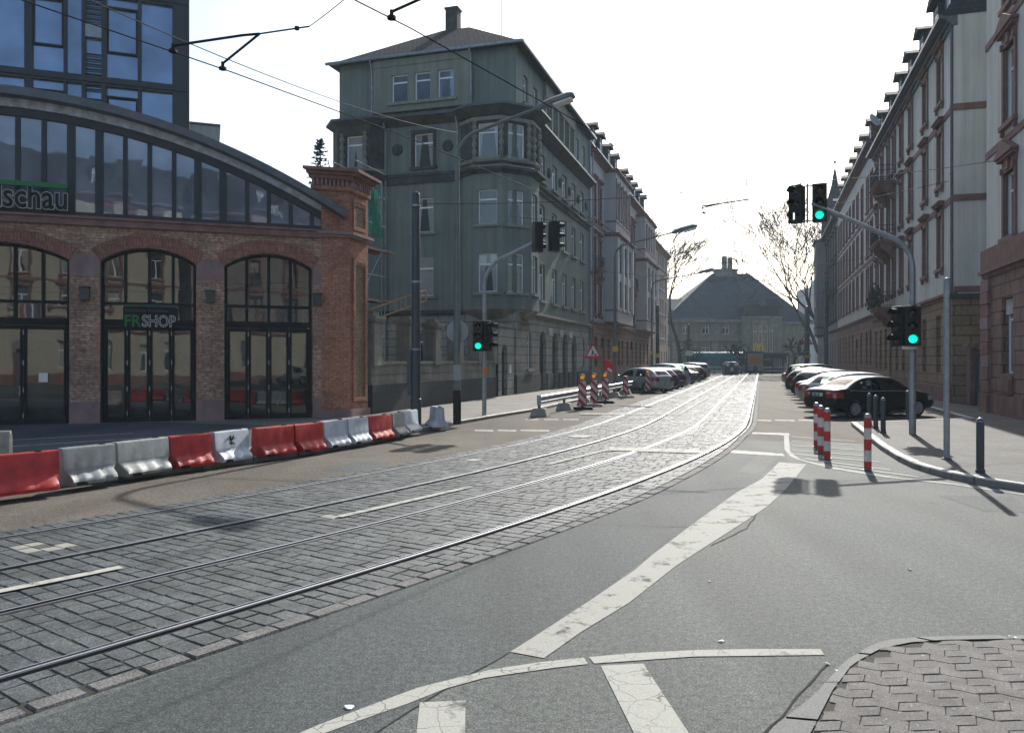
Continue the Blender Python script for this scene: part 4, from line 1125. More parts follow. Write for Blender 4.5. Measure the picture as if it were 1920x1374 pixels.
# recessed yellow panels: raised red frame around yellow fields
def panel(P, U, w, z0, z1, N):
    o = M(); o.obox(P+UP*z0, U, w, .002, .012, z1-z0); o.build('panel', MT['brick_yel'], pier)
    f = M(); b = .13
    f.obox(P-U*b+UP*(z0-b), U, b, .003, .07, z1-z0+2*b); f.obox(P+U*w+UP*(z0-b), U, b, .003, .07, z1-z0+2*b)
    f.obox(P+UP*(z0-b), U, w, .003, .069, b); f.obox(P+UP*z1, U, w, .003, .069, b); f.obox(P+UP*(z1-.12), U, w, .013, .05, .119)
    f.build('panel_frame', MT['brick_red'], pier)
panel(pB+st*.30, st, .68, .75, 5.3, nS); panel(pB+st*.30, st, .68, 6.5, 7.3, nS)
PEXT = .28
m = M(); pprism(m, .08, 7.6, 7.74); m.build('neck_course', MT['brick_red'], pier)
m = M()
for i in range(9):
    q = pA+nB*.02-ub*.33+ub*(.02+i*.135); m.obox(q+UP*7.741, ub, .07, -.02, .11, .21)
for i in range(9):
    q = pB+st*(.03+i*.145); m.obox(q+UP*7.741, st, .075, -.02, .13, .21)
m.build('dentils', MT['sandstone_pink'], pier)
m = M(); pprism(m, .15, 7.95, 8.07); pprism(m, .24, 8.071, 8.17); pprism(m, .36, 8.171, 8.27); m.build('cap', MT['sandstone_red'], pier)

# ================================================================== office tower behind
off_o = Vector((-14.8-UBy*9, 23.1+UBx*9, 0))
office = empty('office_building', off_o, AB, 'tall dark framed glass office block rising behind the brick hall', 'office building')
m = M(); XL = -12.5
# floors and columns
vb = [(4.26, 4.91), (2.96, 3.10), (1.64, 1.83), (.93, 1.07), (.30, .41), (-1.05, -.78), (-2.3, -2.15), (-3.4, -3.2), (-4.2, -4.05), (-5.9, -5.6), (-7.4, -7.25), (-8.6, -8.4), (-10.4, -10.1), (-12.5, -11.9)]
for a, b in vb: m.box(a, 0, 0, b, .3, 24.2)
for z in (5.8, 9.4, 13.0, 16.6, 20.2, 23.8):
    for (a, b), (c, d) in zip(vb[1:], vb): m.box(b, -.0, z, c, .3, z+.36)
    m.box(XL, -.06, z+.10, 4.91, -.001, z+.16)
m.box(XL, .301, 0, 3.6, 6, 24.0)
m.build('frame', MT['frame_dark'], office)
for z in (5.8, 9.4, 13.0, 16.6, 20.2):
    for a, b in ((1.83, 2.96), (-.78, .30), (-3.2, -2.3), (-5.6, -4.2), (-8.4, -7.4)):
        tr = M(); tr.box(a, .05, z+1.36, b, .25, z+1.44); tr.box(b-.07, .05, z+1.44, b, .25, z+3.24) ; tr.box(a, .05, z+3.16, b, .25, z+3.24); tr.box(a, .05, z+1.44, a+.06, .25, z+3.16); tr.build('casement_frame', MT['frame_black'], office)
rr = random.Random(4)
for z in (5.8, 9.4, 13.0, 16.6, 20.2):
    for (a, b), (c, d) in zip(vb[1:], vb):
        if abs(b-1.07) < .01: continue
        g_ = M(); e = [rr.uniform(-.012, .012) for _ in range(2)]
        g_.poly([(b, .16+e[0], z+.36), (c, .16-e[0], z+.36), (c, .16-e[0]+e[1], z+3.6), (b, .16+e[0]+e[1], z+3.6)])
        g_.build('pane', MT['office_glass'], office)
# open service shaft with rungs
for z in range(0, 50):
    zz = 9+z*.2
    if rr.random() < .85: lm = M(); lm.box(1.07, .04, zz, 1.64, .12, zz+.05); lm.build('ladder_rung', MT['frame_black'], office)
for zz in (11.2, 14.9, 18.3): lm = M(); lm.box(1.07, .0, zz, 1.64, .16, zz+.5); lm.build('ladder_platform', MT['zinc'], office)
lb = M(); lb.poly([(1.07, .22, 0), (1.64, .22, 0), (1.64, .22, 24), (1.07, .22, 24)]); lb.build('pane', MT['office_glass'], office)
# desks and a floor lamp behind the glass line, seen as pale outlines against the panes
# white block behind
annex = empty('white_annex', (off_o.x+UBx*4.15-UBy*6, off_o.y+UBy*4.15+UBx*6, 0), AB, 'plain white flat roofed block between the glass office and the green house', 'building')
m = M(); m.box(0.05, 0, 0, 2.0, 7, 13.45); m.build('wall', MT['plaster_white'], annex)
m = M(); m.box(0.0, -.06, 13.451, 2.06, 7.06, 13.55); m.build('roof', MT['zinc_dark'], annex)

# ================================================================== green corner house
K = Vector((.2, 44.4, 0)); FX = Vector((CC, -S, 0)); FY = Vector((S, CC, 0))
go = K-FX*11.0
gh = empty('green_house', go, math.atan2(-S, CC), 'tall green plastered corner house with bay corner and hipped tile roof', 'apartment house')
GW, GD = 11.0, 19.9
m = M()
ops = []
frontw = [(4.87, 1.20, 13.1, 15.03), (4.87, 1.20, 9.35, 11.33), (4.87, 1.20, 5.68, 7.88)]
wall(m, (0, 0, 4.8), (1, 0, 0), GW, 11.2, [(x, x+w, a-4.8, b-4.8) for x, w, a, b in frontw], .22)
sy = [5.7, 8.8, 11.6, 14.4, 17.2]; sw = 1.25
sfl = [(13.1, 14.75), (9.5, 11.6), (5.7, 7.95)]
wall(m, (GW, 0, 4.8), (0, 1, 0), GD, 11.2, [(y-sw/2, y+sw/2, a-4.8, b-4.8) for y in sy for a, b in sfl], .22)
m.poly([(0, GD, 0), (0, 0, 0), (0, 0, 16), (0, GD, 16)]); m.poly([(GW, GD, 0), (0, GD, 0), (0, GD, 19.4), (GW, GD, 19.4)])
m.build('wall', MT['plaster_green'], gh)
for x, w, a, b in frontw: window(gh, (x, 0, a), (1, 0, 0), w, b-a, 'tall', 'flat' if a > 13 else 'sill', MT['stone_dirty'] if a > 13 else MT['plaster_green_lt'], pane='pane_blind' if a < 6 else None)
for y in sy:
    for a, b in sfl: window(gh, (GW, y-sw/2, a), (0, 1, 0), sw, b-a, 'casement', 'sill', MT['plaster_green_lt'])
# ground floor
m = M()
wall(m, (0, -.05, 0), (1, 0, 0), GW+.05, 4.55, [(1.0, 2.2, 1.6, 3.6), (4.4, 5.6, 1.6, 3.6)], .3)
gd = [(2.2, .9, 1.5, 3.6, 0), (4.9, 1.6, .12, 3.0, .8), (8.0, 1.6, .12, 3.0, .8), (10.8, 1.6, .12, 3.0, .8), (13.6, 1.6, .12, 3.0, .8), (17.0, 1.0, 1.5, 3.6, 0)]
wall(m, (GW+.05, -.05, 0), (0, 1, 0), GD+.05, 4.55, [(y, y+w, a, b, r) for y, w, a, b, r in gd], .35)
m.build('ground_floor', MT['rust_grey'], gh)
m = M(); x = -.02
segs = [(-.06, 4.88), (6.52, 7.98), (9.62, 10.78), (12.42, 13.58), (15.22, GD)]
for a, b in segs: m = M(); m.box(GW+.051, a, 0, GW+.13, b, 1.15); m.build('plinth', MT['plinth'], gh)
m = M(); m.box(0, -.13, 0, GW+.13, -.051, 1.15); m.build('plinth', MT['plinth'], gh)
for y, w, a, b, r in gd:
    if r:
        d = M(); d.box(GW-.28, y, .1, GW-.2, y+w, 3.0+r); d.box(GW-.2, y+.1, .3, GW-.17, y+w/2-.05, 2.7); d.box(GW-.2, y+w/2+.05, .3, GW-.17, y+w-.1, 2.7); d.box(GW-.2, y, 2.85, GW-.15, y+w, 3.0)
        d.build('door', MT['frame_dark'], gh)
    else: window(gh, (GW+.02, y, a), (0, 1, 0), w, b-a, 'casement', 'sill', MT['stone_grey'], pane='pane')
for x in (1.0, 4.4): window(gh, (x, -.02, 1.6), (1, 0, 0), 1.2, 2.0, 'casement', None, None, pane='pane')
cornice(gh, GD, 4.551, ((.22, .10), (.34, .10), (.18, .10)), MT['stone_grey'], 'string_course', P=(GW, 0, 0), U=(0, 1, 0))
cornice(gh, 7.5, 4.551, ((.22, .10), (.34, .10), (.18, .10)), MT['stone_dirty'], 'string_course', P=(0, 0, 0), U=(1, 0, 0))
# lettering over the arched doors
for i, (s_, y) in enumerate((('TEK', 7.25), ('TO', 10.2), ('NIK', 13.0))):
    text_mesh(s_, .60, MT['letter_white'], .03, .014, 'wall_lettering', gh, (GW+.12, y, 3.58), (R(90), 0, R(90)), 'CENTER', .92)
# corner bay and left bay
def bay(pts, z0, z1, wins, mat, wmat, cap_e=.25):
    """pts: plan outline (open polyline, seen from outside left to right)"""
    m = M(); o = None
    for i, (p, q) in enumerate(zip(pts, pts[1:])):
        p, q = Vector((p[0], p[1], z0)), Vector((q[0], q[1], z0)); L_ = (q-p).length
        wall(m, p, q-p, L_, z1-z0, [(u, u+w, a-z0, b-z0) for (k, u, w, a, b) in wins if k == i], .18)
    m.poly([(p[0], p[1], z1) for p in pts]); m.poly([(p[0], p[1], z0) for p in pts][::-1])
    o = m.build('bay', mat, gh)
    for (k, u, w, a, b) in wins:
        p, q = Vector((pts[k][0], pts[k][1], 0)), Vector((pts[k+1][0], pts[k+1][1], 0)); U = (q-p).normalized()
        window(gh, p+U*u+UP*a, U, w, b-a, 'tall', 'sill', wmat, pane=rw.choice(['pane', 'pane_blue', 'pane_curtain']))
    return o
bp = [(7.75, .0), (8.75, -.7), (10.4, -.7), (11.7, .75), (11.7, 2.35), (11.0, 3.05)]
bw = []
for a, b in ((5.75, 7.9), (9.5, 11.4)): bw += [(1, .28, 1.12, a, b), (2, .42, 1.05, a, b), (3, .35, .9, a, b)]
bay(bp, 4.8, 12.3, bw, MT['plaster_green'], MT['plaster_green_lt'])
bw2 = [(1, .28, 1.15, 13.2, 15.1), (2, .42, 1.1, 13.2, 15.1), (3, .35, .9, 13.2, 15.1)]
bay(bp, 12.75, 15.9, bw2, MT['stone_dirty'], MT['plaster_green_lt'])
def bay_ring(pts, e0, z0, z1, mat, name='string_course', e1=None):
    """moulding that runs round the bay, flaring from e0 to e1"""
    if e1 is None: e1 = e0
    m = M(); V = [Vector((p[0], p[1], 0)) for p in pts]; n = len(V)
    def off(e):
        out = []
        for i in range(n):
            d0 = (V[i]-V[max(i-1, 0)]); d1 = (V[min(i+1, n-1)]-V[i])
            if i == 0: d0 = d1
            if i == n-1: d1 = d0
            d0.normalize(); d1.normalize(); n0, n1 = d0.cross(UP), d1.cross(UP); b = (n0+n1).normalized()
            out.append(V[i]+b*e/max(.4, b.dot(n0)))
        return out
    A, B, I = off(e0), off(e1), off(-.3)
    for i in range(n-1):
        m.poly([A[i]+UP*z0, A[i+1]+UP*z0, B[i+1]+UP*z1, B[i]+UP*z1]); m.poly([B[i]+UP*z1, B[i+1]+UP*z1, I[i+1]+UP*z1, I[i]+UP*z1]); m.poly([I[i]+UP*z0, I[i+1]+UP*z0, A[i+1]+UP*z0, A[i]+UP*z0])
    m.poly([A[0]+UP*z0, B[0]+UP*z1, I[0]+UP*z1, I[0]+UP*z0]); m.poly([I[-1]+UP*z0, I[-1]+UP*z1, B[-1]+UP*z1, A[-1]+UP*z0])
    return m.build(name, mat, gh)
bay_ring(bp, .05, 12.28, 12.45, MT['stone_dirty'], e1=.35); bay_ring(bp, .4, 12.451, 12.6, MT['stone_dirty']); bay_ring(bp, .3, 12.601, 12.75, MT['plaster_green_lt'], e1=.1)
bay_ring(bp, .12, 12.95, 13.1, MT['plaster_green_lt'])
bay_ring(bp, -.9, 4.05, 4.79, MT['stone_grey'], 'corbel', e1=.06)
bay_ring(bp, .12, 15.2, 15.4, MT['plaster_green_lt'])
# bulbous columns between the third floor bay windows
def column_at(x, y, z0, z1, name='column'):
    m = M(); h = z1-z0; pr = [(.13, 0), (.13, .12)]
    k = 4
    for i in range(k):
        za = .14+(h-.28)*i/k; zb_ = .14+(h-.28)*(i+1)/k; mid = (za+zb_)/2
        pr += [(.07, za), (.13, za+(zb_-za)*.25), (.155, mid), (.13, zb_-(zb_-za)*.25), (.07, zb_)]
    pr += [(.13, h-.12), (.13, h)]
    m.lathe([(r, z0+z) for r, z in pr], 12, Matrix.Translation((x, y, 0)))
    return m.build(name, MT['stone_grey'], gh, smooth=True)
for x, y in ((8.85, -.78), (10.42, -.80), (11.62, .55), (11.78, 1.0), (11.78, 2.1)): column_at(x, y, 13.1, 15.2)
lp = [(-.6, 1.6), (-.6, .35), (.25, -.65), (2.3, -.65), (2.95, .0)]
bay(lp, 4.8, 12.3, [(2, .6, 1.05, 9.5, 11.4), (2, .6, 1.05, 5.75, 7.9)], MT['plaster_green'], MT['plaster_green_lt'])
bay(lp, 12.75, 15.9, [(2, .6, 1.05, 13.2, 15.05)], MT['stone_dirty'], MT['plaster_green_lt'])
bay_ring(lp, .05, 12.28, 12.45, MT['stone_dirty'], e1=.3); bay_ring(lp, .35, 12.451, 12.749, MT['stone_dirty']); bay_ring(lp, .1, 12.95, 13.1, MT['plaster_green_lt'])
for x, y in ((.62, -.72), (2.08, -.72)): column_at(x, y, 13.1, 15.2)
m = M(); m.obox((2.95, 0, 12.15), (1, 0, 0), 4.8, -.1, .10, .42); m.obox((2.95, 0, 12.571), (1, 0, 0), 4.8, -.1, .2, .16); m.build('string_course', MT['stone_dirty'], gh)
m = M(); m.obox((GW, 3.1, 12.2), (0, 1, 0), GD-3.1, -.1, .12, .3); m.obox((GW, 3.1, 12.501), (0, 1, 0), GD-3.1, -.1, .26, .14); m.build('string_course', MT['stone_dirty'], gh)
# round reliefs
rel = [((3.8, 0, 14.2), (1, 0, 0)), ((6.95, 0, 14.2), (1, 0, 0))]+[((GW, y, 13.95), (0, 1, 0)) for y in (7.25, 10.2, 13.0, 15.8, 18.6)]
for P, U in rel:
    m = M(); U = Vector(U); N = U.cross(UP); T = Matrix((tuple(U)+(0,), tuple(UP)+(0,), tuple(N)+(0,), (0,0,0,1))).transposed(); T = Matrix.Translation(P) @ T
    m.lathe([(0, .10), (.12, .11), (.2, .07), (.25, .10), (.31, .08), (.34, .0)], 16, T); m.build('roundel', MT['stone_dirty'], gh, smooth=True)
# main cornice: flared, follows the bays
cp = [(-.35, 6.0), (-.35, .3), (.3, -.45), (2.6, -.45), (3.0, -.05), (7.6, -.05), (8.7, -.75), (10.5, -.75), (11.75, .7), (11.75, 2.5), (11.2, 3.1), (11.0, GD)]
bay_ring(cp, .02, 15.5, 15.9, MT['stone_dirty'], 'cornice', e1=.55); bay_ring(cp, .58, 15.901, 16.02, MT['zinc_dark'], 'gutter')
m = M(); m.prism([(p[0], p[1]) for p in cp]+[(0, GD), (-.3, GD)], 15.9, 16.03); m.build('cornice_top', MT['zinc_dark'], gh)
# top storey
m = M(); zt0 = 16.03
tw = [(3.57, 1.0), (5.02, .98), (6.45, .95)]
wall(m, (0, .05, zt0), (1, 0, 0), GW, 3.42, [], .15)
ty = [(1.5, .85), (3.6, .85), (6.4, .85), (8.0, .85), (9.6, .85), (11.2, .85), (12.8, .85), (15.2, .85), (17.4, .85)]
wall(m, (GW, .05, zt0), (0, 1, 0), GD-.05, 3.42, [(y, y+w, .7, 2.35) for y, w in ty], .15)
m.poly([(0, GD, zt0), (0, .05, zt0), (0, .05, 19.45), (0, GD, 19.45)])
m.build('wall', MT['plaster_green'], gh)
for y, w in ty: window(gh, (GW, .05+y, zt0+.7), (0, 1, 0), w, 1.65, 'tall', 'sill', MT['plaster_green_lt'])
pn = M(); wall(pn, (2.4, -.26, 16.35), (1, 0, 0), 6.0, 2.62, [(x-2.4, x-2.4+w, .5, 2.12) for x, w in tw], .2)
pn.obox((2.4, -.26, 18.971), (1, 0, 0), 6.0, -.3, .06, .40)
pn.poly([(2.4, .05, 16.35), (2.4, -.26, 16.35), (2.4, -.26, 18.97), (2.4, .05, 18.97)]); pn.poly([(8.4, -.26, 16.35), (8.4, .05, 16.35), (8.4, .05, 18.97), (8.4, -.26, 18.97)]); pn.poly([(2.4, -.26, 16.35), (2.4, .05, 16.35), (8.4, .05, 16.35), (8.4, -.26, 16.35)])
pn.build('window_panel', MT['plaster_green_lt'], gh)
for x, w in tw: window(gh, (x, -.26, 16.85), (1, 0, 0), w, 1.62, 'tall', 'sill', MT['plaster_green_lt'], pane='pane_blue')
dp = M(); dp.obox((GW, 6.0, 16.2), (0, 1, 0), 8.2, .002, .16, .35); dp.obox((GW, 6.0, 18.5), (0, 1, 0), 8.2, .002, .18, .9)
for y in (5.95, 7.55, 9.15, 10.75, 12.35, 13.95): dp.obox((GW, y, 16.55), (0, 1, 0), .35, .002, .14, 1.95)
dp.build('window_panel', MT['plaster_green_lt'], gh)
# roof: hipped, tiles, gutter; downpipes; chimney; aerial
m = M(); o_ = .5; ze = 19.45; zr_ = 23.0; hx = GW/2
e = [(-o_, -o_, ze), (GW+o_, -o_, ze), (GW+o_, GD+.1, ze), (-o_, GD+.1, ze)]; r0, r1 = (hx-.7, 5.6, zr_), (hx+.7, GD+.1, zr_+.0)
ra, rb = (hx-.9, 5.0, zr_), (hx+.9, 5.0, zr_); rc, rd = (hx+.9, GD+.1, zr_), (hx-.9, GD+.1, zr_)
m.poly([e[0], e[1], rb, ra]); m.poly([e[1], e[2], rc, rb]); m.poly([e[3], e[0], ra, rd]); m.poly([ra, rb, rc, rd]); m.poly(e[::-1]); m.poly([e[2], e[3], rd, rc])
rf = m.build('roof', MT['tile'], gh)
g_ = M(); g_.box(-o_-.08, -o_-.12, ze-.06, GW+o_+.08, -o_+.01, ze+.08); g_.box(GW+o_-.01, -o_+.011, ze-.06, GW+o_+.12, GD, ze+.08); g_.build('gutter', MT['zinc'], rf)
ch = chimney(gh, hx-.3, 5.3, 21.9, 24.3, 'stone_dirty', .8, .7, 0)
m = M(); m.tube([(hx+2.2, 7.6, 21), (hx+2.2, 7.6, 27.2)], .03, 6); m.tube([(hx+2.2, 7.6, 27.2), (hx+2.2, 7.6, 29)], .015, 5); m.build('aerial', MT['zinc_dark'], gh)
for x in (2.3, 8.45):
    dpm = M(); dpm.tube([(x, -o_-.05, ze-.02), (x, -.25, ze-.55), (x, -.22, 16.5), (x+.15, -.62, 16.1), (x+.15, -.66, 15.85)], .06, 8); dpm.build('downpipe', MT['zinc'], gh, smooth=True)
for x in (3.12, 7.6): dpm = M(); dpm.tube([(x, -.45, 15.7), (x, -.14, 15.2), (x, -.14, .2)], .055, 8); dpm.build('downpipe', MT['zinc'], gh, smooth=True)
downpipe(gh, GW+.12, GD-.25, .2, 19.3)
# arched garden gate wall between fence and house
gate = empty('garden_gate', AC(40.2, -12.95), RZL, 'pale arched stone gateway joining the garden wall to the green house', 'gate')
m = M(); wall(m, (-1.0, 0, 0), (1, 0, 0), 2.75, 3.75, [(.55, 1.55, .1, 2.35, .5)], .35); m.box(-1.0, .36, 0, 1.75, .6, 3.7); m.build('wall', MT['rust_grey'], gate)
m = M(); m.box(-1.05, -.08, 3.751, 1.8, .62, 3.9); m.build('coping', MT['stone_grey'], gate)
m = M(); m.box(-.45, .2, .1, .55, .26, 2.9); m.build('door', MT['frame_dark'], gate)
m = M(); m.box(.75, -.06, 1.3, 1.05, -.0, 1.75); m.build('notice_board', MT['white_sign'], gate)

# ---- garden wall with stone posts
gwall = empty('garden_wall', AC(25.35, -13.05), RZL, 'grey garden wall on a dark stone base with tall ribbed posts', 'wall')
LWg = 13.85
m = M(); m.box(0, -.03, 0, LWg, .35, 1.12); m.build('plinth', MT['plinth'], gwall)
m = M(); m.box(0, .03, 1.121, LWg, .32, 1.85); m.box(0, -.015, 1.121, LWg, .029, 1.17); m.box(0, -.01, 1.5, LWg, .029, 1.54); m.build('wall', MT['stone_grey'], gwall)
m = M(); m.box(0, -.05, 1.851, LWg, .4, 1.96); m.build('coping', MT['stone_grey'], gwall)
for i, x in enumerate((.05, 3.0, 5.6, 8.3, 11.0, 13.2)):
    m = M()
    for k in range(4): m.box(x, -.08, 1.80+k*.39, x+.62, .5, 1.80+k*.39+.37); m.box(x+.02, -.06, 1.80+k*.39+.37, x+.6, .48, 1.80+k*.39+.391)
    m.box(x-.06, -.14, 3.36, x+.68, .56, 3.44); m.box(x-.1, -.18, 3.441, x+.72, .6, 3.56); m.box(x+.08, .0, 3.561, x+.54, .4, 3.7)
    m.build('post', MT['stone_grey'], gwall)
# ================================================================== left side row
def bay_box(h, x0, x1, proj, z0, z1, wins, mat, trim_mat, style='old', trim=None, frame=None, name='bay', sidewin=False, capmat=None, sill=True):
    m = M(); W = x1-x0
    wall(m, (x0, -proj, z0), (1, 0, 0), W, z1-z0, [(u, u+w, a-z0, b-z0) for u, w, a, b in wins], .2)
    m.poly([(x0, .0, z0), (x0, -proj, z0), (x0, -proj, z1), (x0, .0, z1)]); m.poly([(x1, -proj, z0), (x1, .0, z0), (x1, .0, z1), (x1, -proj, z1)])
    m.poly([(x0, .0, z0), (x1, .0, z0), (x1, -proj, z0), (x0, -proj, z0)]); m.poly([(x0, -proj, z1), (x1, -proj, z1), (x1, 0, z1), (x0, 0, z1)])
    o = m.build(name, mat, h)
    for u, w, a, b in wins: window(h, (x0+u, -proj, a), (1, 0, 0), w, b-a, style, trim, trim_mat, frame=frame)
    c = M()
    c.box(x0-.12, -proj-.12, z1+.002, x1+.12, -.001, z1+.14); c.box(x0-.25, -proj-.25, z1+.141, x1+.25, -.001, z1+.28)
    c.build('bay_cornice', capmat or trim_mat, h)
    if sill:
        c = M(); c.box(x0-.06, -proj-.06, z0+.9, x1+.06, -.06, z0+1.02); c.build('bay_sill', capmat or trim_mat, h)
        c = M(); c.box(x0-.05, -proj-.05, z0-.12, x1+.05, -.06, z0-.002); c.build('bay_base', capmat or trim_mat, h)
    return o
gm_ = [(1.2, 1.3, 1.5, 3.9, 0), (4.0, 1.6, .3, 3.6, .5), (7.0, 1.2, 1.5, 3.9, 0), (9.6, 1.2, 1.5, 3.9, 0), (12.2, 1.2, 1.5, 3.9, 0), (14.4, 1.1, 1.5, 3.9, 0)]
L2 = townhouse('town_house', 'grey town house beside the green one, white pilaster bay below a red windowed bay', 'apartment house', AC(62.65, -13.0), RZL, 16.3, 12, 4.9, 18.8,
     [(5.8, 8.3), (9.5, 12.0), (13.6, 16.4)], [1.6, 3.9], gm_, dict(wall=MT['plaster_grey'], ground=MT['rust_red'], trim=MT['sandstone_trim']),
     trim='head', ww=1.1, style='old', frame=MT['frame_brown'], dormers=(2.2, 5.2, 9.0, 12.6), h1=3.0, strings=True)
bay_box(L2, 6.0, 14.7, 1.15, 5.35, 12.7, [(1.0, 1.5, 6.6, 8.9), (3.6, 1.5, 6.6, 8.9), (6.2, 1.5, 6.6, 8.9), (1.0, 1.5, 9.6, 12.2), (3.6, 1.5, 9.6, 12.2), (6.2, 1.5, 9.6, 12.2)], MT['plaster_grey'], MT['white_trim'], capmat=MT['sandstone_trim'], frame=MT['frame_brown'])
for x in (6.0, 8.75, 11.35, 14.25): m = M(); m.box(x, -1.25, 6.4, x+.42, -1.151, 12.6); m.build('pilaster', MT['white_trim'], L2)
bay_box(L2, 6.4, 14.3, .95, 13.1, 18.3, [(.35, 1.45, 14.3, 17.6), (2.15, 1.45, 14.3, 17.6), (3.95, 1.45, 14.3, 17.6), (5.75, 1.45, 14.3, 17.6)], MT['plaster_grey'], MT['sandstone_trim'], frame=MT['frame_brown'])
for x in (6.45, 8.25, 10.05, 11.85, 13.65):
    m = M(); m.box(x, -1.02, 14.2, x+.3, -.951, 17.8); m.build('pilaster', MT['sandstone_trim'], L2)
balcony(L2, 1.0, 2.6, 9.4, .7); downpipe(L2, .15, -.2, .3, 18.6, 'zinc'); chimney(L2, 8, 6, 22.5, 25)
L3 = townhouse('town_house', 'mauve town house with brown bay, just before the plain pink block', 'apartment house', AC(79.0, -13.0), RZL, 19.0, 12, 4.9, 18.6,
     [(5.8, 8.3), (9.5, 12.0), (13.5, 16.2)], [1.6, 4.2, 6.2], [(1.0, 1.2, 1.5, 3.9, 0), (3.6, 1.5, .3, 3.6, .4), (7.0, 1.2, 1.5, 3.9, 0), (10, 1.2, 1.5, 3.9, 0), (13, 1.2, 1.5, 3.9, 0), (16, 1.2, 1.5, 3.9, 0)],
     dict(wall=MT['plaster_mauve'], ground=MT['rust_red'], trim=MT['sandstone_trim']), trim='head', style='old', frame=MT['frame_brown'], dormers=(1.6, 4.6, 8, 11.5, 15), h1=2.8)
bay_box(L3, 8.0, 17.6, 1.15, 5.3, 12.7, [(1.1, 1.6, 6.5, 8.9), (4.0, 1.6, 6.5, 8.9), (6.9, 1.6, 6.5, 8.9), (1.1, 1.6, 9.5, 12.2), (4.0, 1.6, 9.5, 12.2), (6.9, 1.6, 9.5, 12.2)], MT['plaster_mauve'], MT['white_trim'], capmat=MT['sandstone_trim'], frame=MT['frame_brown'])
for x in (8.0, 10.95, 13.85, 17.15): m = M(); m.box(x, -1.25, 6.4, x+.45, -1.151, 12.6); m.build('pilaster', MT['white_trim'], L3)
bay_box(L3, 8.4, 17.2, .95, 13.1, 17.6, [(.5, 1.6, 14.2, 17.0), (2.6, 1.6, 14.2, 17.0), (4.7, 1.6, 14.2, 17.0), (6.8, 1.6, 14.2, 17.0)], MT['plaster_mauve'], MT['sandstone_trim'], frame=MT['frame_brown'])
balcony(L3, 3.4, 5.0, 9.4, .7); chimney(L3, 6, 6, 22, 24.5); chimney(L3, 15, 6, 22, 24.6)
L4 = townhouse('town_house', 'plain pink modern block with grouped windows at the far left end of the row', 'apartment house', AC(98.1, -13.0), RZL, 19.8, 12, 4.0, 16.9,
     [(5.0, 6.9), (8.3, 10.2), (11.6, 13.5), (14.5, 16.2)], [2.6, 8.8, 11.2, 13.6, 17.2], [(1.6, 1.3, 1.2, 3.2, 0), (5.0, 1.4, .3, 3.0, 0), (8.4, 1.3, 1.2, 3.2, 0), (11, 1.3, 1.2, 3.2, 0), (14, 1.3, 1.2, 3.2, 0), (17, 1.3, 1.2, 3.2, 0)],
     dict(wall=MT['plaster_pink'], ground=MT['plaster_pink'], trim=MT['white_trim'], cornice=MT['plaster_pink'], plinth=MT['stone_grey']), trim='sill', ww=1.5, style='plain', strings=False, h1=1.6, roof='tile')
downpipe(L4, 19.5, -.2, .3, 16.8)

# ================================================================== right side row
# nearest house (only its end shows)
R1 = townhouse('town_house', 'nearest red sandstone house at the right edge with pedimented windows and white plaster', 'apartment house', AC(33.55, 7.97), RZR, 17.0, 12, 5.0, 18.4,
     [(6.15, 8.35), (10.0, 12.6), (14.0, 16.4)], [2.95, 6.4, 9.6, 12.8], [(2.3, 1.3, 1.55, 4.1, 0), (5.8, 1.3, 1.55, 4.1, 0), (9.0, 1.3, 1.55, 4.1, 0), (12.2, 1.3, 1.55, 4.1, 0)],
     dict(wall=MT['plaster_white'], ground=MT['rust_red'], trim=MT['sandstone_trim'], plinth=MT['sandstone_red']), trim='ornate', ww=1.25, style='old', h1=3.2, dormers=(4, 9))
m = M(); m.box(-.03, -.2, 5.25, 17.0, .0, 6.0); m.build('string_course', MT['sandstone_red'], R1)
for k in range(9):
    m = M(); m.box(-.08, -.19-(.02 if k % 2 else 0), .85+k*.455, .95, -.091, .85+k*.455+.43); m.box(-.08, -.09, .85+k*.455, -.003, .9, .85+k*.455+.43); m.build('quoin', [MT['sandstone_red'], MT['sandstone_trim'], MT['sandstone_pink']][k % 3], R1)
m = M(); m.box(-.12, -.26, 0, 1.05, -.161, .78); m.build('corner_stone', MT['sandstone_red'], R1)
m = M(); m.box(2.25, -.15, .85, 3.65, -.091, 1.5); m.box(2.45, -.18, .95, 3.45, -.151, 1.35); m.build('apron_panel', MT['sandstone_red'], R1)
bl = M()
for k in range(8): bl.box(2.37, .03, 3.55+k*.065, 3.53, .055, 3.55+k*.065+.058)
bl.build('roller_shutter', MT['plaster_white'], R1)
tx = text_mesh('Bergerstr.', .22, MT['iron'], .01, 0, 'wall_lettering', R1, (1.6, -.215, 5.5), (R(90), 0, 0)) if False else None

gR2 = [(.9, 1.1, 1.4, 4.1, 0), (3.3, 1.1, 1.4, 4.1, 0), (5.6, 1.1, 1.4, 4.1, 0), (7.8, 1.3, .3, 3.4, .4), (10.2, 1.1, 1.4, 4.1, 0), (12.6, 1.1, 1.4, 4.1, 0), (14.8, 1.1, 1.4, 4.1, 0), (19.0, 1.1, 1.4, 4.1, 0), (22.4, 1.1, 1.4, 4.1, 0)]
R2 = townhouse('town_house', 'pale plastered house with red stone window surrounds, balconies and a brown ground floor', 'apartment house', AC(65.2, 8.1), RZR, 25.7, 12, 4.75, 17.2,
     [(6.3, 8.8), (10.2, 12.7), (14.1, 16.3)], [1.4, 3.9, 6.8, 9.2, 12.0, 15.2, 19.4, 23.0], gR2,
     dict(wall=MT['plaster_white'], ground=MT['rust_brown'], trim=MT['sandstone_trim'], plinth=MT['sandstone_trim'], cornice=MT['zinc_dark']), trim='head', ww=1.05, style='old', dormers=(2.5, 6.5, 10.5, 14, 17.5, 21.2, 24.0), strings=False)
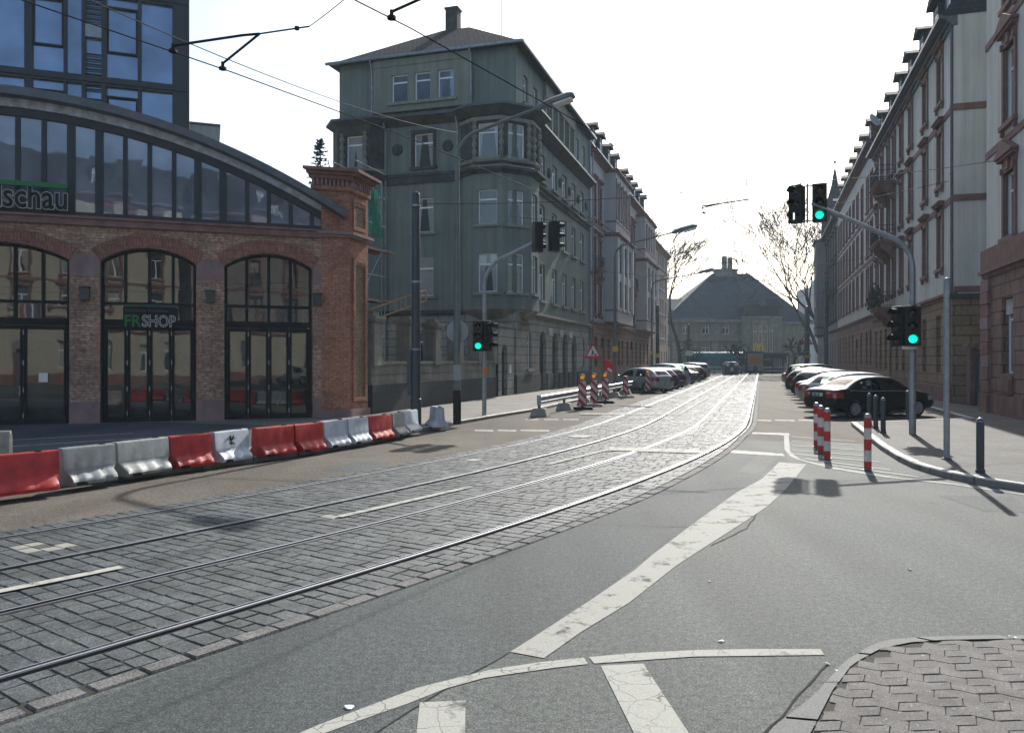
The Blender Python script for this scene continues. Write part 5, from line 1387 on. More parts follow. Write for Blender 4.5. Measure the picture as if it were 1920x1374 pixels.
cornice(R2, 25.7, 4.73, ((.16, .14), (.28, .12)), MT['sandstone_red'], 'string_course')
for z in (9.0, 13.0):
    m = M(); m.box(-.02, -.05, z, 25.72, .04, z+.28); m.box(25.701, .0, z, 25.76, 11.9, z+.28); m.build('string_course', MT['sandstone_red'], R2)
m = M(); m.box(25.701, .0, 5.0, 25.75, 11.9, 5.25); m.build('string_course', MT['sandstone_red'], R2)
balcony(R2, 6.2, 9.8, 13.35, 1.05); balcony(R2, 6.2, 9.8, 9.55, 1.05); balcony(R2, 6.2, 9.8, 5.35, 1.05)
# plants on the lowest balcony
m = M(); rr = random.Random(8)
for k in range(500):
    x = rr.uniform(6.0, 9.9); y = -rr.gauss(1.05, .16); z = 5.4+abs(rr.gauss(.5, .45)); s = rr.uniform(.05, .13)
    d = Vector((rr.gauss(0,1), rr.gauss(0,1), rr.gauss(0,1))).normalized()*s; e = d.orthogonal().normalized()*s*.6; p = Vector((x, y, z))
    m.poly([p-d, p+e, p+d, p-e])
tag(m.build('trailing_plant', MT['hedge']), 'straggly plants trailing over the lowest balcony of the pale house', 'plants', None, 'stuff').matrix_world = Matrix.Translation(AC(65.2, 8.1)) @ Matrix.Rotation(RZR, 4, 'Z')
downpipe(R2, 25.55, -.05, .2, 17.0, 'zinc_dark')
m = M(); m.tube([(25.82, 5.2, .3), (25.82, 5.2, 17.0)], .06, 8); m.build('downpipe', MT['zinc_dark'], R2, smooth=True)
m = M(); m.box(25.701, -.1, 0, 25.80, 4.9, 4.7); m.build('side_base', MT['rust_brown'], R2)
m = M(); m.box(25.66, -.3, 4.71, 26.0, 5.3, 4.9); m.build('side_cornice', MT['stone_dirty'], R2)
dish = M(); T = Matrix.Translation((3.2, -.5, 19.0)) @ Matrix.Rotation(R(-60), 4, 'X') @ Matrix.Rotation(R(40), 4, 'Y')
dish.lathe([(.02, 0), (.25, .03), (.48, .12), (.5, .13)], 18, T); dish.tube([(3.2, -.45, 19.0), (3.2, .1, 18.7)], .03, 6)
dish.build('satellite_dish', MT['white_trim'], R2, smooth=True)
for x in (5, 13, 21): chimney(R2, x, 6, 20.8, 23.2)
# gate between the two right hand houses
yg_ = empty('yard_gate', AC(35.0, 8.35), RZR, 'dark gate post and grey panel closing the gap between two right hand houses', 'gate')
m = M(); m.box(-3.4, 0, 0, -2.75, .6, 2.55); m.box(-3.55, -.12, 2.551, -2.6, .72, 2.68); m.build('post', MT['sandstone_trim'], yg_)
m = M(); m.box(-2.74, .2, .1, 1.3, .26, 2.2); m.build('panel', MT['blue_box'], yg_)
m = M(); m.box(-2.74, .1, 2.45, 1.3, .4, 2.55); m.build('coping', MT['stone_dirty'], yg_)
tag(yg_, group=None)

cR3 = [1.5, 4.2, 7.0, 9.9, 12.9, 16.0, 19.2, 22.6, 26.2, 28.6]
R3 = townhouse('town_house', 'flat white plastered house with dark brown framed windows, past the balconies on the right', 'apartment house', AC(95.5, 8.1), RZR, 30.2, 12, 5.2, 18.4,
     [(6.6, 9.2), (10.2, 12.7), (13.8, 16.4)], cR3, [(x-.5, 1.0, 1.6, 4.0, .35) for x in cR3 if abs(x-19.2) > .1]+[(18.4, 1.6, .3, 3.5, .4)],
     dict(wall=MT['plaster_white'], ground=MT['rust_red'], trim=MT['sandstone_trim']), trim='plain', ww=1.15, style='old', frame=MT['frame_brown'], roof='tile_red', dormers=(2, 6, 10, 14, 18, 22, 26.5), h1=2.6)
chimney(R3, 10, 6, 21.5, 23.5); chimney(R3, 20, 6, 21.5, 23.5)
cR4 = [1.6, 4.8, 8.0, 12.4, 16.2, 19.4, 22.6, 26, 29.4]
R4 = townhouse('town_house', 'drab brown house with a turret and spire at the far right end', 'apartment house', AC(127.0, 8.1), RZR, 31.4, 12, 5.2, 18.0,
     [(6.6, 9.2), (10.2, 12.8), (14.0, 16.4)], cR4, [(x-.5, 1.0, 1.4, 4.2, 0) for x in cR4],
     dict(wall=MT['plaster_drab'], ground=MT['plaster_drab'], trim=MT['stone_dirty']), trim='head', ww=1.2, style='old', frame=MT['frame_brown'], dormers=(4, 12, 20, 27), h1=3.0)
bay_box(R4, 9.6, 14.6, 1.2, 5.3, 17.5, [(.6, 1.3, 6.6, 9.0), (3.0, 1.3, 6.6, 9.0), (.6, 1.3, 10.2, 12.8), (3.0, 1.3, 10.2, 12.8), (.6, 1.3, 14, 16.4), (3.0, 1.3, 14, 16.4)], MT['plaster_drab'], MT['stone_dirty'], frame=MT['frame_brown'])
m = M(); T = Matrix.Translation((13.0, 1.2, 0)); m.lathe([(1.7, 17.5), (1.7, 21.2), (2.0, 21.3), (1.75, 21.9), (.9, 23.6), (.45, 25.2), (.12, 27.2), (.0, 27.3)], 10, T); t_ = m.build('turret', MT['slate'], R4)
m = M(); m.lathe([(.04, 27.2), (.04, 28.0), (.16, 28.1), (.16, 28.3), (.03, 28.4), (.0, 29.4)], 8, T); m.build('finial', MT['zinc_dark'], t_)
balcony(R4, 22, 25, 9.6, .9); chimney(R4, 26, 6, 21.5, 23.5)

# ================================================================== station at the end of the street
stn = empty('railway_station', (0, 140, 0), 0, 'large hazy railway station with steep slate roof closing the end of the street', 'station')
m = M()
Lx0, Lx1 = 14.0, 40.0
ops = []
for k in range(7):
    x = 1.6+k*3.5; ops += [(x, x+1.5, 1.6, 4.2), (x+.2, x+1.3, 6.6, 8.1)]
wall(m, (Lx0, 0, 0), (1, 0, 0), Lx1-Lx0, 9.0, ops, .35)
wall(m, (46.6, 0, 0), (1, 0, 0), 5.2, 8.4, [(1.0, 2.2, 1.2, 3.4), (3.2, 4.4, 1.2, 3.4)], .35)
m.box(Lx0, .4, 0, 51.8, 26, 8.3)
m.build('wall', MT['stone_grey'], stn)
for (a, b, c, d) in ops: window(stn, (Lx0+a, 0, c), (1, 0, 0), b-a, d-c, 'old', 'flat', MT['stone_grey'], pane='pane')
for a in (1.0, 3.2): window(stn, (46.6+a, 0, 1.2), (1, 0, 0), 1.2, 2.2, 'old', None, None, pane='pane')
for x in (Lx0+.2, Lx0+7.0, Lx0+14, Lx0+21): m = M(); m.box(x, -.35, 0, x+.9, -.001, 5.2); m.build('pilaster', MT['concrete'], stn)
m = M(); m.box(Lx0, -.6, 5.3, Lx1, -.001, 5.7); m.build('string_course', MT['stone_grey'], stn)
# central entrance with tall windows between piers
m = M(); wall(m, (40.01, -1.6, 0), (1, 0, 0), 6.58, 9.2, [(1.75, 2.35, 3.4, 7.9), (2.7, 3.3, 3.4, 7.9), (3.65, 4.25, 3.4, 7.9), (4.55, 5.1, 3.4, 7.9), (1.6, 5.2, .1, 2.6)], .5)
m.poly([(40.01, 0, 0), (40.01, -1.6, 0), (40.01, -1.6, 9.2), (40.01, 0, 9.2)]); m.poly([(46.59, -1.6, 0), (46.59, 0, 0), (46.59, 0, 9.2), (46.59, -1.6, 9.2)]); m.build('entrance_front', MT['stone_grey'], stn)
for a, b in ((1.75, 2.35), (2.7, 3.3), (3.65, 4.25), (4.55, 5.1)): window(stn, (40.01+a, -1.6, 3.4), (1, 0, 0), b-a, 4.5, 'shop', None, None, pane='pane')
m = M(); m.box(41.6, -1.2, .1, 45.2, -1.1, 2.6); m.build('door', MT['frame_dark'], stn)
for xa, xb in ((40.3, 41.6), (45.3, 46.4)): m = M(); m.box(xa, -1.7, 2.8, xb, -1.601, 7.8); m.build('pier', MT['stone_grey'], stn)
# roofs
m = M()
e = 8.6
def hip(x0, x1, y0, y1, z0, rx0, rx1, ry, z1):
    A, B, Cc, D = (x0, y0, z0), (x1, y0, z0), (x1, y1, z0), (x0, y1, z0); E_, F_ = (rx0, ry, z1), (rx1, ry, z1)
    m.poly([A, B, F_, E_]); m.poly([B, Cc, F_]); m.poly([Cc, D, E_, F_]); m.poly([D, A, E_]); m.poly([D, Cc, B, A])
hip(26.0, 52.6, -.8, 24, 8.6, 37.5, 44.4, 10, 18.2)
hip(13.0, 36.0, -.9, 20, 8.95, 16.0, 34.0, 8.5, 13.4)
m.build('roof', MT['slate_hazed'], stn)
m = M(); m.box(12.9, -1.0, 8.55, 40.0, -.3, 9.0); m.box(46.6, -1.0, 8.25, 52.7, -.3, 8.62); m.box(39.9, -1.9, 9.2, 46.7, -.3, 9.55); m.build('cornice', MT['stone_grey'], stn)
m = M(); m.prism([(40.3, -1.0), (46.4, -1.0), (46.4, 4), (40.3, 4)], 9.55, 11.2)
m.add([(40.0, -1.4, 11.2), (46.7, -1.4, 11.2), (46.0, -.9, 12.6), (40.7, -.9, 12.6), (40.0, 6, 11.2), (46.7, 6, 11.2), (46.0, 6, 12.6), (40.7, 6, 12.6)], [(0,1,2,3), (1,5,6,2), (4,0,3,7), (3,2,6,7)])
cg = m.build('clock_gable', MT['slate_hazed'], stn)
m = M(); m.lathe([(0, .02), (.62, .02), (.7, .05), (.7, 0)], 20, Matrix.Translation((43.4, -1.28, 11.9)) @ Matrix.Rotation(R(70), 4, 'X')); m.build('clock', MT['zinc_dark'], cg)
for x0 in (17, 22, 27): m = M(); m.box(x0, 2.2, 10.4, x0+2.6, 4.2, 10.9); m.build('skylight', MT['zinc'], stn)
m = M(); m.box(38.0, 9.2, 15.8, 42.0, 11.2, 19.0); m.box(37.8, 9.0, 18.6, 42.2, 11.4, 18.9); m.box(39.4, 9.6, 19.0, 40.2, 10.6, 21.4); m.box(40.5, 9.6, 19.0, 41.2, 10.6, 21.2); m.build('chimney', MT['stone_grey'], stn)
m = M(); m.box(40.2, -3.6, 2.9, 50.5, -1.9, 3.25)
for x in (40.6, 43.5, 47.2, 50.0): m.tube([(x, -3.3, 0), (x, -3.3, 2.9)], .09, 6)
m.build('entrance_canopy', MT['frame_dark'], stn)
# distant tower block
dt = empty('tower_block', (72, 190, 0), 0, 'pale distant high rise seen in the gap left of the drab house', 'building')
m = M(); m.box(0, 0, 0, 9, 12, 19.5); m.box(2.0, 2, 19.5, 7, 8, 21.5); m.build('wall', MT['plaster_grey'], dt)
for k in range(7): m = M(); m.box(.4, -.06, 1.8+k*2.6, 8.6, -.001, 3.0+k*2.6); m.build('window_band', MT['pane_blue'], dt)

# ================================================================== houses behind the photographer (mirrored in the panes)
for (x, y, rz, wl, lab) in ((6.5, -24, R(180), 'plaster_yellow', 'sunlit yellow house mirrored in the left arched glazing of the brick shop'),
                            (29.5, -22, R(186), 'plaster_drab', 'drab house mirrored in the right arched glazing of the brick shop')):
    townhouse('town_house', lab, 'apartment house', Vector((x, y, 0)), rz, 22, 10, 4.6, 16.0, [(5.6, 8.0), (9.2, 11.6), (12.8, 15.0)], [2, 5.5, 9, 12.5, 16, 19.5],
        [(1.4, 1.3, 1.2, 3.6, 0), (5, 1.3, 1.2, 3.6, .3), (8.4, 1.3, 1.2, 3.6, 0), (12, 1.3, .3, 3.2, .4), (15.4, 1.3, 1.2, 3.6, 0), (19, 1.3, 1.2, 3.6, .3)],
        dict(wall=MT[wl], ground=MT['plaster_yellow'], trim=MT['sandstone_red']), trim='head', dormers=(6, 15), frame=MT['frame_brown'] if wl == 'plaster_drab' else None)
# ================================================================== cars
def carpaint(name, col, metal=.5, rough=.28):
    m, t, b = nt(name); L = t.links
    tc = nd(t, 'ShaderNodeTexCoord'); n1 = nd(t, 'ShaderNodeTexNoise', Scale=1.5, Detail=6.0); L.new(tc.outputs['Object'], n1.inputs['Vector'])
    f = ramp(t, n1.outputs['Fac'], .3, .7); L.new(mixc(t, f.outputs[0], col4(col, .88), col4(col, 1.08)), b.inputs['Base Color'])
    rr_ = nd(t, 'ShaderNodeMapRange'); rr_.inputs[3].default_value = rough; rr_.inputs[4].default_value = rough+.15; L.new(n1.outputs['Fac'], rr_.inputs[0]); L.new(rr_.outputs[0], b.inputs['Roughness'])
    b.inputs['Specular IOR Level'].default_value = .15; b.inputs['Metallic'].default_value = metal; b.inputs['Coat Weight'].default_value = .5 if sum(col) > .1 else .22; b.inputs['Coat Roughness'].default_value = .04
    return m
PAINT = dict(black=carpaint('car_black', (.008,.008,.010), .0), silver=carpaint('car_silver', (.42,.44,.46)), olive=carpaint('car_olive_silver', (.30,.31,.27)), blue=carpaint('car_dark_blue', (.02,.03,.06), .3),
             paleblue=carpaint('car_pale_blue', (.38,.44,.52)), green=carpaint('car_dark_green', (.015,.04,.03), .3), red=carpaint('car_dark_red', (.13,.012,.012), .2), grey=carpaint('car_dark_grey', (.07,.075,.08), .5), white=carpaint('car_white', (.6,.6,.6), 0))
def clear_glass(name, tint):
    m = bpy.data.materials.new(name); m.use_nodes = True; t = m.node_tree; t.nodes.remove(t.nodes['Principled BSDF']); L = t.links
    tr = nd(t, 'ShaderNodeBsdfTransparent'); tr.inputs[0].default_value = tint+(1,)
    gl = nd(t, 'ShaderNodeBsdfGlossy'); gl.inputs['Roughness'].default_value = .02; gl.inputs['Color'].default_value = (1, 1, 1, 1)
    lw = nd(t, 'ShaderNodeFresnel'); lw.inputs['IOR'].default_value = 1.2
    tc = nd(t, 'ShaderNodeTexCoord'); n = nd(t, 'ShaderNodeTexNoise', Scale=6.0, Detail=4.0); L.new(tc.outputs['Object'], n.inputs['Vector'])
    f = ramp(t, n.outputs['Fac'], .3, .8, tuple(x*.85 for x in tint)+(1,), tint+(1,)); L.new(f.outputs[0], tr.inputs[0])
    mx = nd(t, 'ShaderNodeMixShader'); L.new(lw.outputs[0], mx.inputs[0]); L.new(tr.outputs[0], mx.inputs[1]); L.new(gl.outputs[0], mx.inputs[2])
    L.new(mx.outputs[0], t.nodes['Material Output'].inputs['Surface']); return m
MT['car_glass'] = clear_glass('car_glass', (.72, .82, .76))
MT['car_dark'] = pm('car_dark_trim', (.012,.012,.013), .6, .4, var=.1)
MT['tail'] = pm('tail_light', (.30,.012,.012), .12, .7, var=.1, coat=.8)
MT['head'] = pm('head_light', (.5,.52,.54), .1, .8, var=.1, coat=.8)
MT['rim'] = pm('alloy_rim', (.42,.43,.45), .4, .5, metal=.2, var=.1)
CARS = dict(
 saloon=dict(H=1.43, wb=(-1.38, 1.38), st=[(-2.27,.44,.78,.84,.66,.56),(-2.22,.29,.86,.96,.82,.70),(-2.05,.24,.92,1.03,.875,.75),(-1.72,.22,.94,1.055,.905,.75),(-1.62,.22,.95,1.075,.905,.72),(-1.0,.2,.925,1.375,.91,.60),(-.7,.2,.925,1.415,.91,.61),(-.22,.2,.92,1.435,.91,.605),(-.12,.2,.92,1.435,.91,.605),(.38,.2,.92,1.415,.905,.61),(.60,.2,.915,1.375,.905,.61),(.96,.2,.91,1.14,.90,.65),(1.2,.2,.925,1.0,.90,.70),(1.6,.21,.88,.94,.89,.70),(1.98,.22,.81,.86,.86,.66),(2.2,.28,.69,.74,.76,.605),(2.27,.40,.60,.63,.60,.48)],
             side=[(-1.30,-.22),(-.12,.96)], rear=(-1.62,-1.0), front=(.60,1.2), tail=(-1.9,.70,.90,.42), headl=(1.8,.58,.74,.40), doors=(-1.0,-.17,.95)),
 hatch=dict(H=1.5, wb=(-1.3, 1.3), st=[(-2.06,.42,.74,.80,.66,.58),(-2.03,.30,.88,.96,.82,.72),(-1.95,.24,.95,1.05,.86,.73),(-1.58,.22,.975,1.40,.88,.62),(-1.3,.2,.975,1.47,.885,.61),(-.62,.2,.97,1.52,.885,.60),(-.32,.2,.965,1.525,.885,.60),(-.24,.2,.965,1.525,.885,.60),(.3,.2,.96,1.50,.88,.60),(.55,.2,.955,1.45,.88,.61),(.98,.2,.95,1.18,.87,.66),(1.25,.2,.93,1.03,.87,.68),(1.55,.21,.87,.94,.86,.68),(1.88,.22,.78,.83,.82,.62),(2.05,.28,.66,.71,.72,.54),(2.12,.38,.56,.60,.56,.45)],
            side=[(-1.55,-.32),(-.24,.98)], rear=(-1.95,-1.58), front=(.55,1.25), tail=(-1.72,.72,.98,.50), headl=(1.68,.56,.74,.40), doors=(-1.0,-.28,.92)),
 estate=dict(H=1.5, wb=(-1.4, 1.38), st=[(-2.30,.42,.76,.82,.68,.60),(-2.27,.29,.88,.96,.83,.73),(-2.20,.24,.95,1.05,.88,.74),(-1.88,.22,.96,1.40,.9,.64),(-1.6,.2,.96,1.46,.905,.62),(-.7,.2,.955,1.5,.905,.60),(-.24,.2,.95,1.5,.905,.60),(-.15,.2,.95,1.5,.905,.60),(.38,.2,.945,1.47,.9,.60),(.60,.2,.94,1.42,.9,.61),(1.0,.2,.935,1.15,.895,.66),(1.24,.2,.92,1.01,.89,.70),(1.6,.21,.88,.94,.88,.70),(1.95,.22,.80,.85,.85,.66),(2.17,.28,.68,.73,.75,.58),(2.25,.40,.58,.62,.60,.48)],
            side=[(-1.75,-.24),(-.15,1.0)], rear=(-2.20,-1.88), front=(.60,1.24), tail=(-2.0,.72,1.0,.52), headl=(1.75,.58,.75,.42), doors=(-1.02,-.2,.95)),
 van=dict(H=1.72, wb=(-1.3, 1.35), st=[(-2.12,.42,.80,.88,.70,.64),(-2.10,.30,.95,1.05,.84,.76),(-2.05,.24,1.02,1.15,.88,.76),(-1.88,.22,1.03,1.60,.9,.70),(-1.65,.2,1.03,1.69,.9,.68),(-.7,.2,1.02,1.73,.9,.67),(-.3,.2,1.015,1.735,.9,.67),(-.2,.2,1.015,1.735,.9,.67),(.4,.2,1.01,1.70,.895,.67),(.72,.2,1.0,1.62,.89,.67),(1.2,.2,.98,1.25,.88,.70),(1.45,.2,.95,1.08,.88,.70),(1.72,.21,.9,.98,.86,.68),(1.98,.24,.78,.84,.82,.62),(2.12,.3,.64,.70,.70,.54),(2.17,.4,.56,.60,.56,.45)],
          side=[(-1.8,-.3),(-.2,1.2)], rear=(-2.05,-1.88), front=(.72,1.45), tail=(-1.85,.80,1.15,.58), headl=(1.75,.60,.80,.40), doors=(-1.05,-.25,1.05)))
def split_components(bm, faces):
    left = set(faces); out = []
    while left:
        f = left.pop(); comp = [f]; st = [f]
        while st:
            g = st.pop()
            for e in g.edges:
                for h in e.link_faces:
                    if h in left: left.remove(h); comp.append(h); st.append(h)
        out.append(comp)
    return out
def faces_mesh(name, faces, mats, remap):
    idx = {}; vs = []; fs = []; mi = []
    for f in faces:
        q = []
        for v in f.verts:
            if v.index not in idx: idx[v.index] = len(vs); vs.append(tuple(v.co))
            q.append(idx[v.index])
        fs.append(q); mi.append(remap.get(f.material_index, 0))
    me = bpy.data.meshes.new(name); me.from_pydata(vs, [], fs)
    for m in mats: me.materials.append(m)
    for p, k in zip(me.polygons, mi): p.material_index = k; p.use_smooth = True
    me.set_sharp_from_angle(angle=R(38)); return me
def build_car(kind):
    sp = CARS[kind]; st = sp['st']; ring = []
    vs, fs, mi = [], [], []
    for (x, zb, zl, zt, w, wt) in st:
        half = [(0, zb), (w*.80, zb), (w*.975, zb+.10), (w, zb+.52*(zl-zb)), (w*.965, zl), (wt, zt-.045), (wt*.86, zt-.008), (0, zt+.012)]
        pts = half+[(-y, z) for y, z in half[-2:0:-1]]
        vs += [(x, y, z) for y, z in pts]
    n = 14
    for i in range(len(st)-1):
        x0, x1 = st[i][0], st[i+1][0]
        for j in range(n):
            k = (j+1) % n; fs.append((i*n+j, i*n+k, (i+1)*n+k, (i+1)*n+j))
            seg = j if j < 7 else 13-j
            a = 0
            if seg == 4 and any(x0 >= s0-.3 and x0 >= s0-1e-6 and x1 <= s1+1e-6 for s0, s1 in sp['side']): a = 1
            if seg == 4 and any(s0 > x0 and s0 < x1 for s0, s1 in sp['side'][:1]) : a = 0
            for r0, r1 in (sp['rear'], sp['front']):
                if seg == 6 and x0 >= r0-1e-6 and x1 <= r1+1e-6: a = 1
            mi.append(a)
    fs.append(tuple(range(n))); mi.append(0); fs.append(tuple((len(st)-1)*n+j for j in range(n-1, -1, -1))); mi.append(0)
    me = bpy.data.meshes.new('car_cage'); me.from_pydata(vs, [], fs)
    for k in range(3): me.materials.append(MT['car_dark'])
    for p, k in zip(me.polygons, mi): p.material_index = k
    bm = bmesh.new(); bm.from_mesh(me); bmesh.ops.recalc_face_normals(bm, faces=bm.faces); bm.to_mesh(me); bm.free()
    o = bpy.data.objects.new('car_cage', me); C.objects.link(o)
    s = o.modifiers.new('s', 'SUBSURF'); s.levels = 2; s.render_levels = 2
    cuts = []
    for ax in sp['wb']:
        for sy in (-1, 1):
            cm = M(); T = Matrix.Translation((ax, sy*.80, .32)) @ Matrix.Rotation(R(90), 4, 'X')
            cm.lathe([(0, -.22), (.375, -.22), (.375, .22), (0, .22)], 28, T)
            c = cm.build('cutter', [MT['car_dark']]*3, merge=True)
            for p in c.data.polygons: p.material_index = 2
            cuts.append(c); b = o.modifiers.new('b', 'BOOLEAN'); b.object = c; b.operation = 'DIFFERENCE'; b.solver = 'EXACT'
    bpy.context.view_layer.update()
    em = bpy.data.meshes.new_from_object(o.evaluated_get(bpy.context.evaluated_depsgraph_get()))
    for c in cuts: bpy.data.objects.remove(c)
    bpy.data.objects.remove(o)
    bm = bmesh.new(); bm.from_mesh(em)
    def carve(x0, x1, y0, y1, z0, z1, idx, only=(0,)):
        for co, no in (((x0,0,0),(1,0,0)), ((x1,0,0),(1,0,0)), ((0,y0,0),(0,1,0)), ((0,y1,0),(0,1,0)), ((0,0,z0),(0,0,1)), ((0,0,z1),(0,0,1))):
            fs_ = [f for f in bm.faces if all(any(c_(v.co) for v in f.verts) for c_ in (lambda p: p.x > x0-.002, lambda p: p.x < x1+.002, lambda p: p.y > y0-.002, lambda p: p.y < y1+.002, lambda p: p.z > z0-.002, lambda p: p.z < z1+.002))]
            geom = list({e for f in fs_ for e in f.edges} | {v for f in fs_ for v in f.verts})+fs_
            if geom: bmesh.ops.bisect_plane(bm, geom=geom, plane_co=co, plane_no=no, dist=1e-5)
        for f in bm.faces:
            c = f.calc_center_median()
            if x0 < c.x < x1 and y0 < c.y < y1 and z0 < c.z < z1 and f.material_index in only: f.material_index = idx
    tx, tz0, tz1, ty = sp['tail']; hx, hz0, hz1, hy = sp['headl']
    xe = st[0][0]-.1; xf = st[-1][0]+.1
    for sy in (-1, 1):
        y0, y1 = (ty, 1.2) if sy > 0 else (-1.2, -ty)
        carve(xe, tx, y0, y1, tz0, tz1, 3)
        y0, y1 = (hy, 1.2) if sy > 0 else (-1.2, -hy)
        carve(hx, xf, y0, y1, hz0, hz1, 4)
    carve(xf-.5, xf, -.32, .32, .50, .66, 5)                       # grille
    zl = .9
    for dx in sp['doors']: carve(dx-.006, dx+.006, -1.2, 1.2, .36, 1.0, 5)
    for sy in (-1, 1):
        y0, y1 = (.6, 1.2) if sy > 0 else (-1.2, -.6)
        carve(sp['doors'][0], sp['doors'][2], y0, y1, .352, .362, 5)
    carve(xe, st[0][0]+.16, -.6, .6, .665, .672, 5); carve(xe, xf, -1.2, 1.2, 0, .262, 5)
    bm.verts.index_update(); bm.faces.ensure_lookup_table()
    fb = [f for f in bm.faces if f.material_index in (0, 2, 5)]
    root = empty('parked_car', (0, 0, 0))
    body = bpy.data.objects.new('body', faces_mesh('body', fb, [PAINT['silver'], MT['car_dark']], {0: 0, 2: 1, 5: 1})); C.objects.link(body); body.parent = root
    body.material_slots[0].link = 'OBJECT'
    for idx, nm, mt in ((1, 'window', 'car_glass'), (3, 'tail_light', 'tail'), (4, 'head_light', 'head')):
        for comp in split_components(bm, [f for f in bm.faces if f.material_index == idx]):
            if sum(f.calc_area() for f in comp) < .004: continue
            q = bpy.data.objects.new(nm, faces_mesh(nm, comp, [MT[mt]], {})); C.objects.link(q); q.parent = root
    bm.free()
    H_ = sp['H']; z0 = .35
    for x_, y_ in ((-.05, .38), (-.05, -.38), (-.95, .36), (-.95, -.36)):
        s_ = M(); s_.box(x_-.1, y_-.24, z0, x_+.08, y_+.24, H_-.58); s_.box(x_-.1, y_-.11, H_-.56, x_-.02, y_+.11, H_-.34); s_.box(x_+.081, y_-.24, z0, x_+.55, y_+.24, z0+.2); s_.build('seat', MT['car_dark'], root)
    # wheels
    for ax in sp['wb']:
        for sy in (-1, 1):
            T = Matrix.Translation((ax, sy*.73, .315)) @ Matrix.Rotation(R(90)*(-sy), 4, 'X')
            w_ = M(); w_.lathe([(.2, -.1), (.29, -.105), (.315, -.07), (.315, .07), (.29, .105), (.215, .10), (.2, .06), (.19, -.08)], 28, T); wh = w_.build('wheel', MT['rubber'], root, smooth=True)
            r_ = M(); r_.lathe([(.21, .07), (.218, .098), (.2, .085), (.19, .02), (.19, -.05)], 28, T); r_.lathe([(0, .085), (.05, .085), (.06, .06), (.06, .0)], 12, T)
            for k in range(10):
                a = 2*math.pi*k/10; Rm = T @ Matrix.Rotation(a, 4, 'Z')
                r_.add([Rm @ Vector(p) for p in ((.04,-.018,.055),(.2,-.026,.06),(.2,.026,.06),(.04,.018,.055),(.04,-.014,.082),(.2,-.016,.088),(.2,.016,.088),(.04,.014,.082))], [(4,5,6,7),(0,1,5,4),(2,3,7,6)])
            r_.lathe([(0, -.02), (.19, -.02)], 20, T, mi=1)
            r_.build('rim', [MT['rim'], MT['car_dark']], wh)
    for sy in (-1, 1):
        tm = M(); pts_ = []
        for (x, zb, zl, zt, w_, wt) in st[4:12]: pts_.append((x, sy*(w_*.965-.004), zl+.005))
        tm.tube(pts_, .009, 5); tm.build('window_trim', MT['rim'], root)
        mm = M(); x = sp['front'][1]-.32; z = 1.0 if kind != 'van' else 1.1
        T = Matrix.Translation((x, sy*.98, z)) @ Matrix.Diagonal((.07, .11, .075, 1))
        mm.lathe([(0, -1), (.5, -.86), (.86, -.5), (1, 0), (.86, .5), (.5, .86), (0, 1)], 12, T); mm.box(x-.03, sy*.84, z-.06, x+.03, sy*.92, z-.03)
        o = mm.build('wing_mirror', PAINT['silver'], root, smooth=True); o.material_slots[0].link = 'OBJECT'
        for dx in (sp['doors'][0]+.12, sp['doors'][1]+.12):
            hm = M(); hm.box(dx, sy*.885, .86, dx+.18, sy*.925, .885); hh = hm.build('door_handle', MT['car_dark'], root)
    pb = M(); e = st[0][0]; zc = .80 if kind == 'saloon' else .58
    xx = e-.03 if kind != 'saloon' else e-.012
    pb.box(xx-.006, -.26, zc-.055, xx+.05, .26, zc+.055); pl = pb.build('number_plate', MT['white_sign'], root)
    text_mesh('F MA 82', .11, MT['black'], .002, .003, 'lettering', pl, (xx-.012, .235, zc-.04), (R(90), 0, R(-90)), 'LEFT', .98)
    return root
PROTO = {}
def place_car(kind, paint, a, c, heading, label, group):
    if kind not in PROTO: PROTO[kind] = build_car(kind); r = PROTO[kind]
    else: r = copy_tree(PROTO[kind])
    h = Vector((math.cos(heading)*1, math.sin(heading), 0))
    r.location = AC(a, c, .006) if a is not None else c; r.rotation_euler = (0, 0, heading); tag(r, label, 'car', group)
    for ch in r.children:
        if ch.name.split('.')[0] in ('body', 'wing_mirror'): ch.material_slots[0].link = 'OBJECT'; ch.material_slots[0].material = PAINT[paint]
    return r
gR = 'cars parked at an angle along the right kerb'; gL = 'cars parked at an angle along the left kerb'
HR, HL = R(19), R(126.7)
rc = [('saloon','black','shiny black saloon nearest the camera by the red and white posts'),('hatch','silver','silver hatchback half hidden directly behind the black saloon'),
      ('saloon','olive','olive silver saloon, third in the right hand row'),('saloon','paleblue','pale blue silver saloon, fourth in the right hand row'),
      ('estate','black','black estate car just past the pale blue saloon on the right'),('hatch','grey','dark grey hatchback behind the black estate on the right'),
      ('estate','green','dark green estate midway along the right hand row'),('saloon','black','black saloon deep in the right row beyond the green estate'),
      ('hatch','silver','small silver hatchback far along the right hand row'),('van','grey','dark grey people carrier far along the right hand row'),
      ('hatch','blue','dark blue hatchback near the far end of the right row'),('saloon','silver','silver saloon second from last in the right row'),('hatch','black','black hatchback, last and farthest of the right row')]
for i, (k, p, l) in enumerate(rc):
    place_car(k, p, 31.2+3.2*i, 3.7+(0 if i == 0 else .05*math.sin(i*7)), HR+R(1.5*math.sin(i*5)), l, gR)
